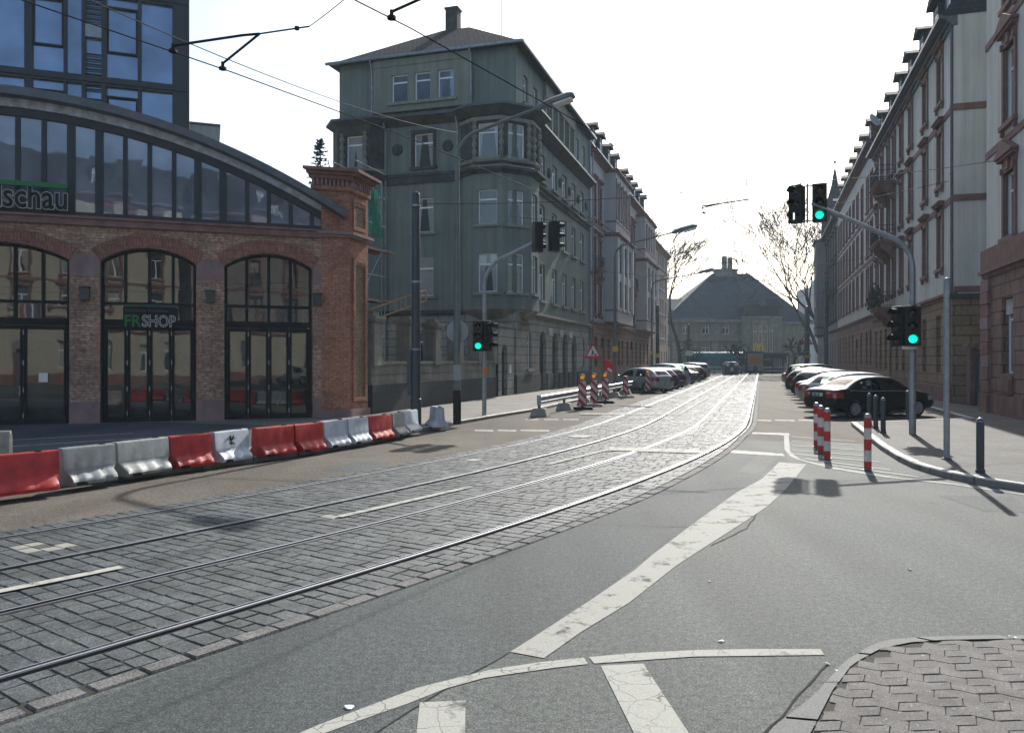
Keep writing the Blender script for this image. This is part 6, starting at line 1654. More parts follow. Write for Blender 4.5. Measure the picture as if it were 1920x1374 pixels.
lc = [('hatch','silver','silver hatchback nearest in the left row, behind the striped beacons'),('hatch','blue','dark blue hatchback tucked behind the nearest silver one on the left'),
      ('estate','grey','dark grey estate, third in the left row'),('van','paleblue','pale silver people carrier standing tall in the left row'),
      ('hatch','blue','dark blue hatchback just past the pale people carrier on the left'),('saloon','grey','dark grey saloon in the middle of the left row'),
      ('hatch','red','dark red hatchback past the grey saloon on the left'),('estate','black','black estate far along the left row'),
      ('hatch','grey','dark grey hatchback far along the left row'),('van','silver','silver people carrier near the end of the left row'),('van','paleblue','bluish van, last and farthest of the left row')]
for i, (k, p, l) in enumerate(lc):
    place_car(k, p, 50.0+(3.5 if i < 3 else 3.75)*i, -7.2+.12*math.sin(i*3), HL+R(2*math.sin(i*4)), l, gL)
place_car('hatch', 'silver', None, Vector((11.5, -11.0, 0)), R(172), 'silver hatchback seen mirrored in the right hand arched glazing', None)
# ================================================================== street furniture
def signal_head(parent, P, rz, lit=None, n=3, tram=False):
    """three-lens head: housing, lenses and half-round visors; front is local -y"""
    o = M(); h = .33*n
    o.box(-.16, -.02, -h/2, .16, .24, h/2); o.box(-.185, -.035, -h/2-.015, .185, -.02, h/2+.015)
    hd = o.build('signal_head', MT['black'], parent, bevel=.018); hd.location = P; hd.rotation_euler = (0, 0, rz)
    for k in range(n):
        z = h/2-.165-.33*k
        T = Matrix.Translation((0, -.04, z)) @ Matrix.Rotation(R(90), 4, 'X')
        l = M(); l.lathe([(0, .03), (.06, .026), (.105, .0)], 18, T)
        on = lit == k
        mt = MT['green_on'] if on and not tram else MT['lens_off']
        l.build('lens', mt, hd, smooth=True)
        v = M(); v.lathe([(.115, 0), (.118, .20), (.124, .20), (.125, 0)], 14, T, a0=R(-8), a1=R(188)); v.build('visor', MT['black'], hd, smooth=True)
        if on and tram:
            b = M(); b.box(-.018, -.085, z-.09, .018, -.068, z+.09); b.build('signal_bar', MT['white_bar'], hd)
    return hd
def heading_to(P, Q): return math.atan2(Q[1]-P[1], Q[0]-P[0])+R(90)
# right-hand mast
pb = G(1711, 822); tr_ = empty('traffic_light', pb, 0, 'tall mast traffic light on the right pavement, lit green on arm and post', 'traffic light')
L0 = Vector((0, 0, .1)); armdir = Vector((-CC, S, 0))*1.0
pts = [Vector((0,0,.1)), Vector((0,0,3.9)), Vector((0,0,4.5))]
m = M(); m.tube([(0,0,.1), (0,0,3.0)], .085, 14); m.tube([(0,0,3.0), (0,0,3.05)], .1, 14); m.build('post', MT['galv'], tr_, smooth=True)
pp = [Vector((0,0,3.05)), Vector((0,0,4.35))]
for k in range(1, 7):
    t = R(90)*k/6*.80; pp.append(Vector((0,0,4.35))+armdir*(.9*(1-math.cos(t)))+UP*(.9*math.sin(t)))
d = (pp[-1]-pp[-2]).normalized(); tgt = Vector((0,0,6.14))+armdir*2.42
pp.append(tgt)
m = M(); m.tube(pp, [.07]*2+[.065]*6+[.05], 12); m.build('arm', MT['galv'], tr_, smooth=True)
m = M(); c = tgt+armdir*.1
m.tube([c-UP*.52, c+UP*.52], .03, 8); m.tube([c-armdir*.35+UP*.46, c+armdir*.35+UP*.46], .02, 6); m.tube([c-armdir*.35-UP*.46, c+armdir*.35-UP*.46], .02, 6); m.build('head_frame', MT['galv'], tr_, smooth=True)
cam_face = 0.0
signal_head(tr_, tgt+armdir*.1-armdir*.30, R(-20), lit=2)
signal_head(tr_, tgt+armdir*.1+armdir*.30, R(-48), lit=2, tram=True)
signal_head(tr_, Vector((-.12, -.26, 2.86)), R(-24), lit=2)
signal_head(tr_, Vector((-.36, .02, 2.86)), R(-72), lit=None)
m = M(); m.box(-.35, -.2, 2.27, .02, -.17, 2.35); m.build('sign_plate', MT['white_sign'], tr_)
# left-hand mast
pb = G(908, 779, .11); tl_ = empty('traffic_light', pb, 0, 'mast traffic light on the left pavement with a green lamp, near the grey round sign', 'traffic light')
arm2 = Vector((CC*.99, -S*.99, 0))
m = M(); m.tube([(0,0,0), (0,0,4.1)], .075, 14); m.tube([(0,0,1.42), (0,0,1.62)], .082, 14, mi=1); m.build('post', [MT['galv'], MT['orange']], tl_, smooth=True)
pp = [Vector((0,0,4.1)), Vector((0,0,4.4))]
for k in range(1, 7):
    t = R(64)*k/6; pp.append(Vector((0,0,4.4))+arm2*(1.0*(1-math.cos(t)))+UP*(1.0*math.sin(t)))
tg2 = Vector((0,0,5.98))+arm2*2.15; pp.append(tg2)
m = M(); m.tube(pp, [.065]*8+[.045], 12); m.build('arm', MT['galv'], tl_, smooth=True)
c = tg2+arm2*.08; m = M(); m.tube([c-UP*.5, c+UP*.5], .03, 8); m.tube([c-arm2*.3+UP*.46, c+arm2*.35+UP*.46], .02, 6); m.tube([c-arm2*.3-UP*.46, c+arm2*.35-UP*.46], .02, 6); m.build('head_frame', MT['galv'], tl_, smooth=True)
signal_head(tl_, c-arm2*.24, R(110), None); signal_head(tl_, c+arm2*.34, R(110), None)
signal_head(tl_, Vector((-.2, -.12, 2.70)), R(-3), lit=2); signal_head(tl_, Vector((.22, .0, 2.70)), R(95), None)
signal_head(tl_, Vector((.12, -.14, 2.70)), R(40), None)
# lamp post with round sign back
pb = G(857, 795, .11); lp_ = empty('street_lamp', pb, 0, 'tall grey green street lamp nearest the camera carrying a round grey sign', 'street lamp')
m = M(); m.tube([(0,0,.0), (0,0,1.0)], .12, 14, mi=1); m.tube([(0,0,1.0), (0,0,4.0), (0,0,7.9)], [.115,.09,.065], 14); m.build('pole', [MT['pole_green'], MT['black']], lp_, smooth=True)
def lamp_arm(par, z, L_, rise, d, sc=1.0):
    pts = [Vector((0,0,z-.6))]
    for k in range(1, 8): t = R(75)*k/7; pts.append(Vector((0,0,z-.6))+d*(.8*(1-math.cos(t)))+UP*(.8*math.sin(t)))
    end = Vector((0,0,z+rise))+d*L_; pts.append(end)
    m = M(); m.tube(pts, [.055]*8+[.04], 8); m.build('arm', MT['pole_green'], par, smooth=True)
    n = Vector((-d.y, d.x, 0)); T = Matrix((tuple(d)+(0,), tuple(n)+(0,), (0,0,1,0), (0,0,0,1))).transposed(); T = Matrix.Translation(end) @ T @ Matrix.Rotation(R(-14), 4, 'Y') @ Matrix.Diagonal((sc, sc, sc, 1))
    b = M()
    prof = [(-.12,.07,.05,-.05), (-.02,.09,.08,-.06), (.18,.17,.11,-.06), (.4,.19,.12,-.06), (.85,.19,.12,-.06), (1.0,.16,.08,-.05), (1.03,.13,.05,-.04)]
    vs = []; 
    for x, w_, zt, zb in prof: vs += [T @ Vector(p) for p in ((x,-w_,zb),(x,-w_,zt*.4),(x,-w_*.5,zt),(x,w_*.5,zt),(x,w_,zt*.4),(x,w_,zb))]
    fs = []
    for i in range(len(prof)-1):
        for j in range(6): k = (j+1) % 6; fs.append((i*6+j, i*6+k, (i+1)*6+k, (i+1)*6+j))
    fs += [tuple(range(5, -1, -1)), tuple((len(prof)-1)*6+j for j in range(6))]
    b.add(vs, fs); hd = b.build('lamp_head', MT['pole_green'], par, smooth=True)
    g_ = M(); g_.box(.38, -.17, -.14, .95, .17, -.066, T=T); g_.build('lamp_cover', MT['lamp_glass'], hd, bevel=.03)
lamp_arm(lp_, 8.4, 2.55, .72, Vector((CC, -S, 0)).normalized())
m = M(); T = Matrix.Translation((.0, .1, 2.74)) @ Matrix.Rotation(R(90), 4, 'X'); m.lathe([(0, -.012), (.32, -.012), (.33, 0), (.32, .012), (0, .012)], 28, T); m.build('round_sign', MT['sign_back'], lp_)
m = M(); m.box(-.1, -.13, 1.3, .1, -.1, 1.75); m.build('sticker', MT['sign_back'], lp_)
# far lamps on the left kerb
for (px, pyb, ytop, lab, ln) in ((1153, 733, 468, 'grey street lamp with yellow sticker standing by the silver hatchback', 3.6), (1222, 712, 532, 'distant street lamp arching over the left row of cars', 4.5)):
    p = G(px, pyb, .1); zt = HCAM+(HY-ytop)/FPX*p.y
    l = empty('street_lamp', p, 0, lab, 'street lamp'); m = M(); m.tube([(0,0,0), (0,0,zt-.6)], [.12, .07], 10); m.build('pole', MT['pole_green'], l, smooth=True)
    lamp_arm(l, zt, ln, .8, Vector((CC, -S, 0)).normalized(), 1.35)
    m = M(); m.box(-.16, -.16, 2.4, .16, -.11, 2.75); m.build('sticker', MT['yellow'], l)
# dark tramway poles
def tram_pole(px, pyb, ytop, r, lab, box=False, sticker=False):
    p = G(px, pyb, .1); h = (HY-ytop)/FPX*p.y+HCAM-.1
    t = empty('tram_pole', p, 0, lab, 'pole', 'dark steel poles carrying the tram wires')
    m = M(); m.tube([(0,0,0), (0,0,.8), (0,0,.82), (0,0,h)], [r*1.22, r*1.22, r*1.08, r*.85], 16); m.lathe([(r*.86, h), (r*.7, h+.06), (0, h+.09)], 16); m.build('shaft', MT['pole_dark'], t, smooth=True)
    for z in (h-.35, h*.62, h*.33): cl = M(); cl.lathe([(r*.9, z), (r*1.12, z), (r*1.12, z+.06), (r*.9, z+.06)], 14); cl.build('clamp', MT['zinc'], t)
    if box: b = M(); b.box(-r*2.0, -.05, .9, -r*1.03, .2, 2.2); b.build('switch_box', MT['blue_box'], t, bevel=.01)
    if sticker: b = M(); b.box(-r*1.05, -r*1.3, 2.2, r*1.05, -r*1.12, 2.6); b.build('sticker', MT['yellow'], t)
    return t, h
tp1, tph = tram_pole(780, 801, 365, .125, 'nearest dark tram pole in front of the garden wall on the left', True)
tram_pole(1233, 707, 573, .2, 'dark tram pole rising among the left row of parked cars', False, True)
tram_pole(1291, 700, 608, .2, 'distant dark tram pole in front of the teal bus')
tram_pole(1513, 702, 575, .34, 'thick dark tram pole with yellow sticker at the far right of the street', False, True)
tram_pole(1549, 705, 521, .22, 'dark tram pole close to the drab house on the right')
# thin bare pole on the right pavement
p = G(1775, 862, .1); t = empty('sign_pole', p, 0, 'thin bare grey pole on the right pavement, nearest to the kerb bend', 'pole'); m = M(); m.tube([(0,0,0), (0,0,3.42)], .055, 12); m.lathe([(.06, 3.42), (.045, 3.46), (0, 3.47)], 12); m.build('shaft', MT['galv'], t, smooth=True)
m = M(); m.lathe([(.09, .0), (.09, .03), (.06, .05)], 12); m.build('collar', MT['zinc_dark'], t)
# dark bollards
for px, py, lab in ((1838,887,'dark bollard standing alone at the right edge of the pavement'),(1656,813,'dark bollard nearest to the mast, of three beside the black saloon'),(1642,804,'middle dark bollard of three beside the black saloon'),(1630,796,'farthest dark bollard of three, against the black saloon door'),(1702,787,'dark bollard directly behind the right hand mast')):
    p = G(px, py, .1); t = empty('bollard', p, 0, lab, 'bollard', 'dark steel bollards on the right pavement')
    m = M(); m.lathe([(.075, 0), (.075, .06), (.062, .07), (.062, .86), (.058, .865), (.058, .9), (.03, .925), (0, .93)], 18); b = m.build('post', MT['pole_dark'], t, smooth=True)
    c = M(); c.lathe([(.063, .865), (.05, .91), (.02, .935), (0, .938)], 16); c.build('cap', MT['galv'], t, smooth=True)
MT['rw'] = stripem('red_white_bands', (.55,.52,.48,1), (.45,.02,.018,1), .40, axis='z', phase=.6)
for i, (px, py) in enumerate(((1531,838),(1539,849),(1551,860),(1627,881))):
    lab = ['red and white post farthest back, of the three in a row by the saloon', 'middle red and white post of the three in a row', 'nearest red and white post of the three in a row', 'single red and white post standing nearest the kerb'][i]
    p = G(px, py, .004); t = empty('warning_post', p, 0, lab, 'bollard', 'red and white posts in the hatched corner')
    m = M(); m.lathe([(.065, 0), (.065, .95)], 18); m.build('shaft', MT['rw'], t, smooth=True)
    c = M(); c.lathe([(.067, .95), (.067, .97), (.04, 1.02), (0, 1.03)], 16); c.build('cap', MT['galv'], t, smooth=True)
    f = M(); f.lathe([(.1, .0), (.1, .012), (.066, .02)], 16); f.build('base', MT['zinc_dark'], t)

# ---- water-filled barriers
def barrier(pl, pr, mat, lab, h=.56, z0=.112):
    a, b = G(*pl, z0), G(*pr, z0); L_ = (b-a).length; rz = math.atan2(b.y-a.y, b.x-a.x)
    t = empty('barrier', (a+b)/2, rz, lab, 'barrier', 'plastic traffic barriers along the kerb')
    m = M(); prof = [(.0, .22), (.05, .235), (.10, .21), (.17, .13), (.24, .095), (h-.03, .075), (h, .055)]
    n = 14; vs = []; fs = []
    K_ = len(prof)
    for i in range(n+1):
        s = -L_/2+L_*i/n; e = min(i, n-i)
        for k, (z, w_) in enumerate(prof):
            fl = 1.0
            if k < 4: fl = 1+.07*math.sin(i*1.7)+(.05*math.sin(i*3.1))
            xx = s+( .05 if e == 0 and k < 4 and i == 0 else (-.05 if e == 0 and k < 4 else 0))
            vs.append((xx, -w_*fl, z))
        for k, (z, w_) in reversed(list(enumerate(prof))):
            xx = s+(.05 if i == 0 and k < 4 else (-.05 if i == n and k < 4 else 0))
            vs.append((xx, w_, z))
    q = 2*K_
    for i in range(n):
        for k in range(q): k2 = (k+1) % q; fs.append((i*q+k, i*q+k2, (i+1)*q+k2, (i+1)*q+k))
    fs.append(tuple(range(q))); fs.append(tuple(n*q+k for k in range(q-1, -1, -1)))
    m.add(vs, fs)
    body = m.build('body', mat, t, smooth=True, merge=True)
    c = M(); c.lathe([(.05, h), (.05, h+.02), (0, h+.022)], 12, Matrix.Translation((L_*.3, 0, 0))); c.build('filler_cap', MT['black'], t)
    g_ = M()
    if L_ > .7:
        g_.box(-L_*.25-.08, -.24, .0, -L_*.25+.08, -.12, .05); 
    if g_.f: g_.build('fork_slot', MT['black'], t)
    j = M(); j.lathe([(.035, .12), (.035, h-.06)], 10, Matrix.Translation((L_/2-.01, 0, 0))); j.build('coupling', mat, t)
    return t
rp, gp, wp = MT['red_plastic'], MT['grey_plastic'], MT['white_plastic']
barrier((-75, 936), (106, 914), rp, 'large red barrier at the left edge of the picture, first in the line')
barrier((112, 910), (210, 896), gp, 'dirty grey barrier directly right of the large red one')
barrier((214, 894), (310, 879), gp, 'second dirty grey barrier, left of the short red one')
barrier((314, 878), (392, 868), rp, 'red barrier between two grey and one white barrier')
barrier((397, 867), (460, 857), wp, 'white barrier with a dark scrawl, last before the gap')
barrier((477, 856), (546, 847), rp, 'red barrier just right of the gap in the line')
barrier((549, 847), (600, 840), rp, 'second red barrier right of the gap')
barrier((602, 839), (646, 832), wp, 'white barrier after the two reds beyond the gap')
barrier((648, 832), (685, 826), wp, 'second white barrier beyond the gap, left of a red one')
barrier((687, 825), (729, 819), rp, 'red barrier nearest the dark tram pole')
barrier((731, 818), (752, 813), gp, 'short grey barrier right of the last red one')
barrier((753, 812), (778, 806), wp, 'white barrier touching the dark tram pole')
barrier((-160, 880), (20, 872), MT['concrete'], 'pale concrete barrier peeping over the large red one at the left edge', .62)
t = barrier((800, 801), (838, 797), wp, 'white barrier turned end on to the right of the dark tram pole'); t.rotation_euler = (0, 0, R(-68))
sc = M()
for (x0, z0, x1, z1) in ((-.07,.47,-.05,.30),(-.09,.40,.05,.42),(-.05,.36,.05,.30),(.02,.46,-.03,.38),(-.1,.33,-.02,.31)): sc.tube([(x0, -.10, z0), (x1, -.10, z1)], .012, 5)
bw_ = [o for o in C.objects if o.get('label', '').startswith('white barrier with a dark')][0]; sc.build('graffiti', MT['black'], bw_)

# ---- guard rail on concrete feet
gr = empty('guard_rail', AC(27.1, -7.45), RZL, 'galvanised crash barrier on concrete feet in front of the beacons', 'guard rail')
m = M(); prof = [(.0,.44),(-.06,.47),(-.06,.54),(-.01,.57),(-.01,.62),(-.06,.65),(-.06,.72),(.0,.75)]
n = 24; L_ = 23.0
for i in range(n):
    x0, x1 = L_*i/n, L_*(i+1)/n
    for (y0, z0), (y1, z1) in zip(prof, prof[1:]):
        m.poly([(x0, y0, z0), (x1, y0, z0), (x1, y1, z1), (x0, y1, z1)]); m.poly([(x0, y0+.012, z0), (x0, y1+.012, z1), (x1, y1+.012, z1), (x1, y0+.012, z0)])
m.box(-.06, -.08, .42, .0, .06, .77)
m.build('rail', MT['galv'], gr)
for k in range(7):
    x = .25+k*3.75; po = M(); po.box(x-.05, .02, .2, x+.05, .1, .72); po.build('post', MT['zinc_dark'], gr)
    f = M(); f.add([(x-.3,-.3,0),(x+.3,-.3,0),(x+.3,.35,0),(x-.3,.35,0),(x-.2,-.18,.3),(x+.2,-.18,.3),(x+.2,.25,.3),(x-.2,.25,.3)], [(0,3,2,1),(4,5,6,7),(0,1,5,4),(1,2,6,5),(2,3,7,6),(3,0,4,7)])
    f.build('concrete_foot', MT['concrete'], gr, bevel=.03)
# ---- striped beacons
MT['beacon'] = stripem('beacon_stripes', (.5,.48,.45,1), (.40,.018,.016,1), .36, slope=1.0, axis='diag')
bl_ = ['nearest striped beacon with amber lamp, leftmost in the line', 'second striped beacon with amber lamp', 'third striped beacon with amber lamp beside the red disc sign', 'striped beacon without a lamp before the silver hatchback', 'farthest striped beacon with amber lamp by the parked cars']
for i, (px, py) in enumerate(((1092,768),(1114,762),(1135,756),(1173,746),(1214,738))):
    p = G(px, py, .004); t = empty('beacon', p, heading_to(p, (1.5, 0, 0))*0+R([-8,-22,-16,26,8][i]), bl_[i], 'beacon', 'red and white road works beacons')
    m = M(); m.box(-.15, -.02, .16, .15, .02, 1.16); m.build('panel', MT['beacon'], t, bevel=.008)
    e = M(); e.box(-.165, -.018, .15, -.151, .022, 1.17); e.box(.151, -.018, .15, .165, .022, 1.17); e.build('edge_strip', MT['black'], t)
    f = M(); f.add([(-.45,-.22,0),(.45,-.22,0),(.45,.22,0),(-.45,.22,0),(-.38,-.16,.12),(.38,-.16,.12),(.38,.16,.12),(-.38,.16,.12)], [(0,3,2,1),(4,5,6,7),(0,1,5,4),(1,2,6,5),(2,3,7,6),(3,0,4,7)])
    f.box(-.05, -.03, .12, .05, .03, .18); f.build('base', MT['concrete'] if i % 2 else MT['rubber'], t, bevel=.02)
    if i != 3:
        l = M(); T = Matrix.Translation((0, 0, 1.30)) @ Matrix.Rotation(R(90), 4, 'X'); l.lathe([(0, -.06), (.1, -.06), (.115, 0), (.1, .06), (0, .06)], 18, T); l.box(-.05, -.04, 1.161, .05, .04, 1.21); lm_ = l.build('lamp', MT['black'], t, smooth=True)
        a = M(); a.lathe([(0, .085), (.06, .08), (.09, .061)], 18, T); a.build('amber_lens', MT['amber'], lm_, smooth=True)
        b = M(); b.box(-.07, -.02, 1.39, .07, .16, 1.43); b.build('handle', MT['galv'], lm_)
# ---- road works sign and red disc
def tri_sign(name, px, py, h, size, lab, post_from=0.0, inverted=False, pict=None, tilt=0):
    p = G(px, py, .1); t = empty(name, p, R(tilt), lab, 'road sign')
    m = M(); m.tube([(0, .04, 0), (0, .04, h+size*.6)], .035, 8); m.build('post', MT['galv'], t)
    def tri(s, y0, y1, mat, nm, par):
        k = -1 if inverted else 1
        a = [(-s/2, h+size*.43-k*s*.433), (s/2, h+size*.43-k*s*.433), (0, h+size*.43+k*s*.433)]
        if inverted: a.reverse()
        q = M(); vs = [(x, y0, z) for x, z in a]+[(x, y1, z) for x, z in a]
        q.add(vs, [(0,1,2), (5,4,3), (0,3,4,1), (1,4,5,2), (2,5,3,0)]); return q.build(nm, mat, par)
    pl = tri(size, -.0, .02, MT['red_sign'], 'sign_plate', t); 
    o = tri(size*.68, -.006, -.001, MT['white_sign'], 'sign_field', pl)
    if pict: pict(t, h, size)
    return t
def digger(t, h, s):
    z = h+s*.17; m = M(); y = -.014
    def bar(x0, z0, x1, z1, w_):
        m.tube([(x0*s, y, z+z0*s), (x1*s, y, z+z1*s)], w_*s, 6)
    bar(-.10,.02,-.03,.16,.025); bar(.0,.02,-.03,.16,.025); bar(-.03,.16,-.06,.28,.032); bar(-.06,.27,.05,.16,.02); bar(-.04,.14,.09,.05,.012)
    T = Matrix.Translation((-.06*s, y, z+.34*s)) @ Matrix.Rotation(R(90), 4, 'X'); m.lathe([(0, .008), (.035*s, .006), (.035*s, -.006)], 10, T)
    m.add([(.06*s, y, z), (.24*s, y, z), (.15*s, y, z+.11*s)], [(0,1,2)]); m.build('pictogram', MT['black'], t)
tri_sign('road_works_sign', 1112, 741, 2.0, .95, 'red bordered triangular road works sign with a digging figure', pict=digger)
p = G(1142, 741, .1); t = empty('round_sign', p, R(30), 'red round sign tilted on a thin post behind the beacons', 'road sign')
m = M(); m.tube([(0,.03,0), (0,.03,1.5)], .03, 8); m.build('post', MT['galv'], t)
T = Matrix.Translation((0, 0, 1.55)) @ Matrix.Rotation(R(75), 4, 'X'); m = M(); m.lathe([(0, .012), (.36, .012), (.38, 0), (.36, -.012), (0, -.012)], 24, T); d_ = m.build('disc', MT['red_sign'], t)
m = M(); m.box(-.06, -.24, .0125, .24, -.1, .02, T=T @ Matrix.Rotation(R(-28), 4, 'Z')); m.build('bar', MT['white_sign'], d_)
# far signs at the right end
tri_sign('warning_sign', 1511, 699, 4.2, 2.2, 'distant triangular warning sign on the thick dark pole', tilt=0)
tri_sign('give_way_sign', 1483, 699, 2.2, 2.0, 'small distant give way triangle left of the thick dark pole', inverted=True)

# ---- scaffold beside the pier
sf = empty('scaffold', AC(26.6, -14.2), RZL, 'scaffold with planks, green netting and tubes behind the brick pier', 'scaffold')
tb = M()
for x in (0.2, 2.1):
    for y in (0.15, 1.1): tb.tube([(x, y, 0), (x, y, 9.0)], .03, 8)
for z in (1.9, 4.3, 6.3, 8.4):
    for y in (0.15, 1.1): tb.tube([(.0, y, z+1.0), (2.4, y, z+1.0)], .022, 6); tb.tube([(.0, y, z), (2.4, y, z)], .025, 6)
    for x in (.2, 2.1): tb.tube([(x, -.1, z), (x, 1.3, z)], .025, 6)
tb.tube([(.2, .12, 4.3), (2.1, .12, 6.3)], .02, 6); tb.tube([(2.1, .12, 2.0), (.2, .12, 4.3)], .02, 6)
tb.build('tubes', MT['galv'], sf)
for z in (4.35, 6.35):
    for k in range(4): m = M(); m.box(-.6, .18+k*.24, z, 3.4, .18+k*.24+.22, z+.045); m.build('plank', MT['wood'], sf)
m = M()
for i in range(8):
    for j in range(10):
        x0, x1 = .1+1.9*i/8, .1+1.9*(i+1)/8; z0, z1 = 6.8+1.8*j/10, 6.8+1.8*(j+1)/10
        yy = lambda x, z: .10+.05*math.sin(x*5+z*2)
        m.poly([(x0, yy(x0, z0), z0), (x1, yy(x1, z0), z0), (x1, yy(x1, z1), z1), (x0, yy(x0, z1), z1)])
m.build('netting', MT['net'], sf)
ld = empty('ladder', AC(26.3, -13.7, 3.2), 0, 'wooden ladder lying slanted on the scaffold planks', 'ladder')
A_, B_ = Vector((0, 0, .2)), (AC(29.3, -12.7, 4.35)-AC(26.3, -13.7, 3.2)); off_ = Vector((0,0,.42)); m = M(); m2 = M()
m.tube([A_, B_], .035, 6); m.tube([A_+off_, B_+off_], .035, 6); m.tube([B_-UP*.03, B_+off_+UP*.03], .03, 6); m.build('rail', MT['wood'], ld)
for k in range(1, 11): q = A_.lerp(B_, k/11); m2.tube([q, q+off_], .016, 6)
m2.build('rungs', MT['galv'], ld)

# ---- things in front of the station
bus = empty('bus', (31.5, 119, 0), R(2), 'teal bus with pale roof standing in front of the station', 'bus')
m = M()
for s_, z0, z1, i_ in ((0, .35, 1.3, 0), (0, 1.301, 2.35, 1), (0, 2.351, 3.0, 0)): m.box(-5.2, 0, z0, 3.6, 2.5, z1, mi=0)
m.build('body', MT['teal'], bus, bevel=.12)
m = M()
for k in range(6): m.box(-4.9+k*1.4, -.03, 1.35, -4.9+k*1.4+1.28, -.001, 2.25)
for k in range(6): pass
m.build('window', MT['pane_blue'], bus)
m = M(); m.box(-5.1, .1, 3.001, 3.5, 2.4, 3.15); m.build('roof', MT['teal_lt'], bus, bevel=.05)
for x in (-3.6, 2.0):
    m = M(); m.lathe([(0, 0), (.5, .0), (.5, .25), (0, .25)], 18, Matrix.Translation((x, .02, .5)) @ Matrix.Rotation(R(90), 4, 'X')); m.build('wheel', MT['rubber'], bus)
m = M(); m.box(-5.26, .3, 1.3, -5.21, 2.2, 2.6); m.build('windscreen', MT['pane'], bus)
kb = empty('recycling_container', (29.6, 108.5, 0), 0, 'dark blue grey recycling container with two white round openings at the street end', 'container')
m = M(); m.box(-.95, -.7, 0, .95, .7, 1.55); m.box(-.75, -.5, 1.55, .75, .5, 1.75); m.build('body', MT['blue_box'], kb, bevel=.15)
for x in (-.55, .55): m = M(); m.lathe([(0, .03), (.2, .03), (.26, 0)], 14, Matrix.Translation((x, -.71, 1.4)) @ Matrix.Rotation(R(90), 4, 'X')); m.build('opening', MT['white_sign'], kb)
m = M(); m.box(-.2, -.74, .5, .2, -.705, 1.0); m.build('label_plate', MT['white_sign'], kb)
ps = empty('poster_stand', (34.5, 113.5, 0), 0, 'glazed advertising poster stand with orange poster before the station', 'poster stand')
m = M(); m.box(-1.25, 0, .3, 1.25, .25, 3.2); m.box(-.9, .05, 0, -.6, .2, .3); m.box(.6, .05, 0, .9, .2, .3); m.build('case', MT['frame_dark'], ps)
m = M(); m.box(-1.1, -.02, .5, 1.1, -.001, 3.0); m.build('poster', MT['pane_curtain'], ps)
m = M(); m.box(-.8, -.035, 1.5, .8, -.021, 2.4); m.build('print', MT['orange'], ps)
kk = empty('kiosk', (38.6, 121, 0), 0, 'dark kiosk with a yellow M sign on its roof by the station entrance', 'kiosk')
m = M(); m.box(-2.6, 0, 0, 2.6, 3, 2.6); m.build('wall', MT['blue_box'], kk)
m = M(); m.box(-2.9, -.5, 2.601, 2.9, 3.2, 2.85); m.build('roof', MT['frame_dark'], kk)
m = M()
for k in range(3): m.box(-2.3+k*1.6, -.04, .8, -1.0+k*1.6, -.001, 2.3)
m.build('window', MT['pane'], kk)
m = M(); ap = []
for sx in (-1, 1):
    pts = []
    for i in range(13):
        t = math.pi*i/12; pts.append(Vector((sx*.36+.36*math.cos(t)*.95, 0, 2.95+1.55*math.sin(t)**.75)))
    m.tube(pts, .12, 8)
o = m.build('logo_sign', MT['yellow_logo'], kk, smooth=True); o.location = (-1.4, -.3, -.05)
for (x, y, s_, lab) in ((30.5, 112, 1, 'low dark railing posts at the end of the tram street'),):
    f = empty('railing', (22, 112.5, 0), R(-3), lab, 'railing'); m = M()
    for k in range(12): m.tube([(k*1.6, 0, 0), (k*1.6, 0, 1.0)], .04, 6)
    for z in (.5, .95): m.tube([(0, 0, z), (17.6, 0, z)], .03, 6)
    m.build('rails', MT['iron'], f)
bs = empty('bus_stop_sign', (24.6, 111, 0), 0, 'white bus stop board on a thin post in front of the teal bus', 'sign'); m = M(); m.tube([(0,0,0),(0,0,3.0)], .05, 8); m.build('post', MT['galv'], bs); m = M(); m.box(-.45, -.06, 2.6, .45, -.02, 3.3); m.build('board', MT['white_sign'], bs)

# ================================================================== bare trees
def bare_tree(name, loc, lab, h, spread, seed, cat='tree', r0=.32, depth=6, lean=(0, 0), group=None, twig=1.0):
    rr = random.Random(seed); root = empty(name, loc, 0, lab, cat, group); tr = M(); cr = M()
    def grow(p, d, L_, r, lev):
        n = 4 if lev < 3 else 3; pts = [p]; q = p.copy(); dd = d.copy()
        for i in range(n):
            dd = (dd+Vector((rr.gauss(0, .13), rr.gauss(0, .13), rr.gauss(.02, .09)))).normalized(); q = q+dd*L_/n; pts.append(q.copy())
        (tr if lev == 0 else cr).tube(pts, [r*(1-.38*i/n) for i in range(n+1)], 7 if lev < 2 else (5 if lev < 4 else 3), cap=False)
        if lev >= depth: return
        k = 3 if lev in (0, 1, 2) else rr.choice([2, 3])
        for i in range(k):
            a = rr.uniform(.3, .95)*spread; e = dd.orthogonal().normalized(); e = Matrix.Rotation(rr.uniform(0, 6.283), 3, dd) @ e
            nd_ = (dd*math.cos(a)+e*math.sin(a)); nd_.z += .12; nd_ = (nd_+Vector((lean[0], lean[1], 0))*.25).normalized()
            st_ = pts[-1] if i < 2 else pts[-2]
            grow(st_, nd_, L_*rr.uniform(.62, .86), max(.034*twig, r*rr.uniform(.48, .62)), lev+1)
    grow(Vector((0, 0, 0)), Vector((lean[0]*.2, lean[1]*.2, 1)).normalized(), h*.27, r0, 0)
    tr.build('trunk', MT['bark'], root, smooth=True); cr.build('crown', MT['bark'], root)
    return root
bare_tree('bare_tree', (25.6, 121.5, 0), 'leafless tree at the end of the left row in front of the station roof', 29, .70, 12, r0=.36, depth=7, lean=(.75, 0), group=None)
bare_tree('bare_tree', (47.6, 121.0, 0), 'leafless tree with fine twigs leaning out from the right row', 31, .62, 33, r0=.40, depth=7, lean=(-.2, 0))
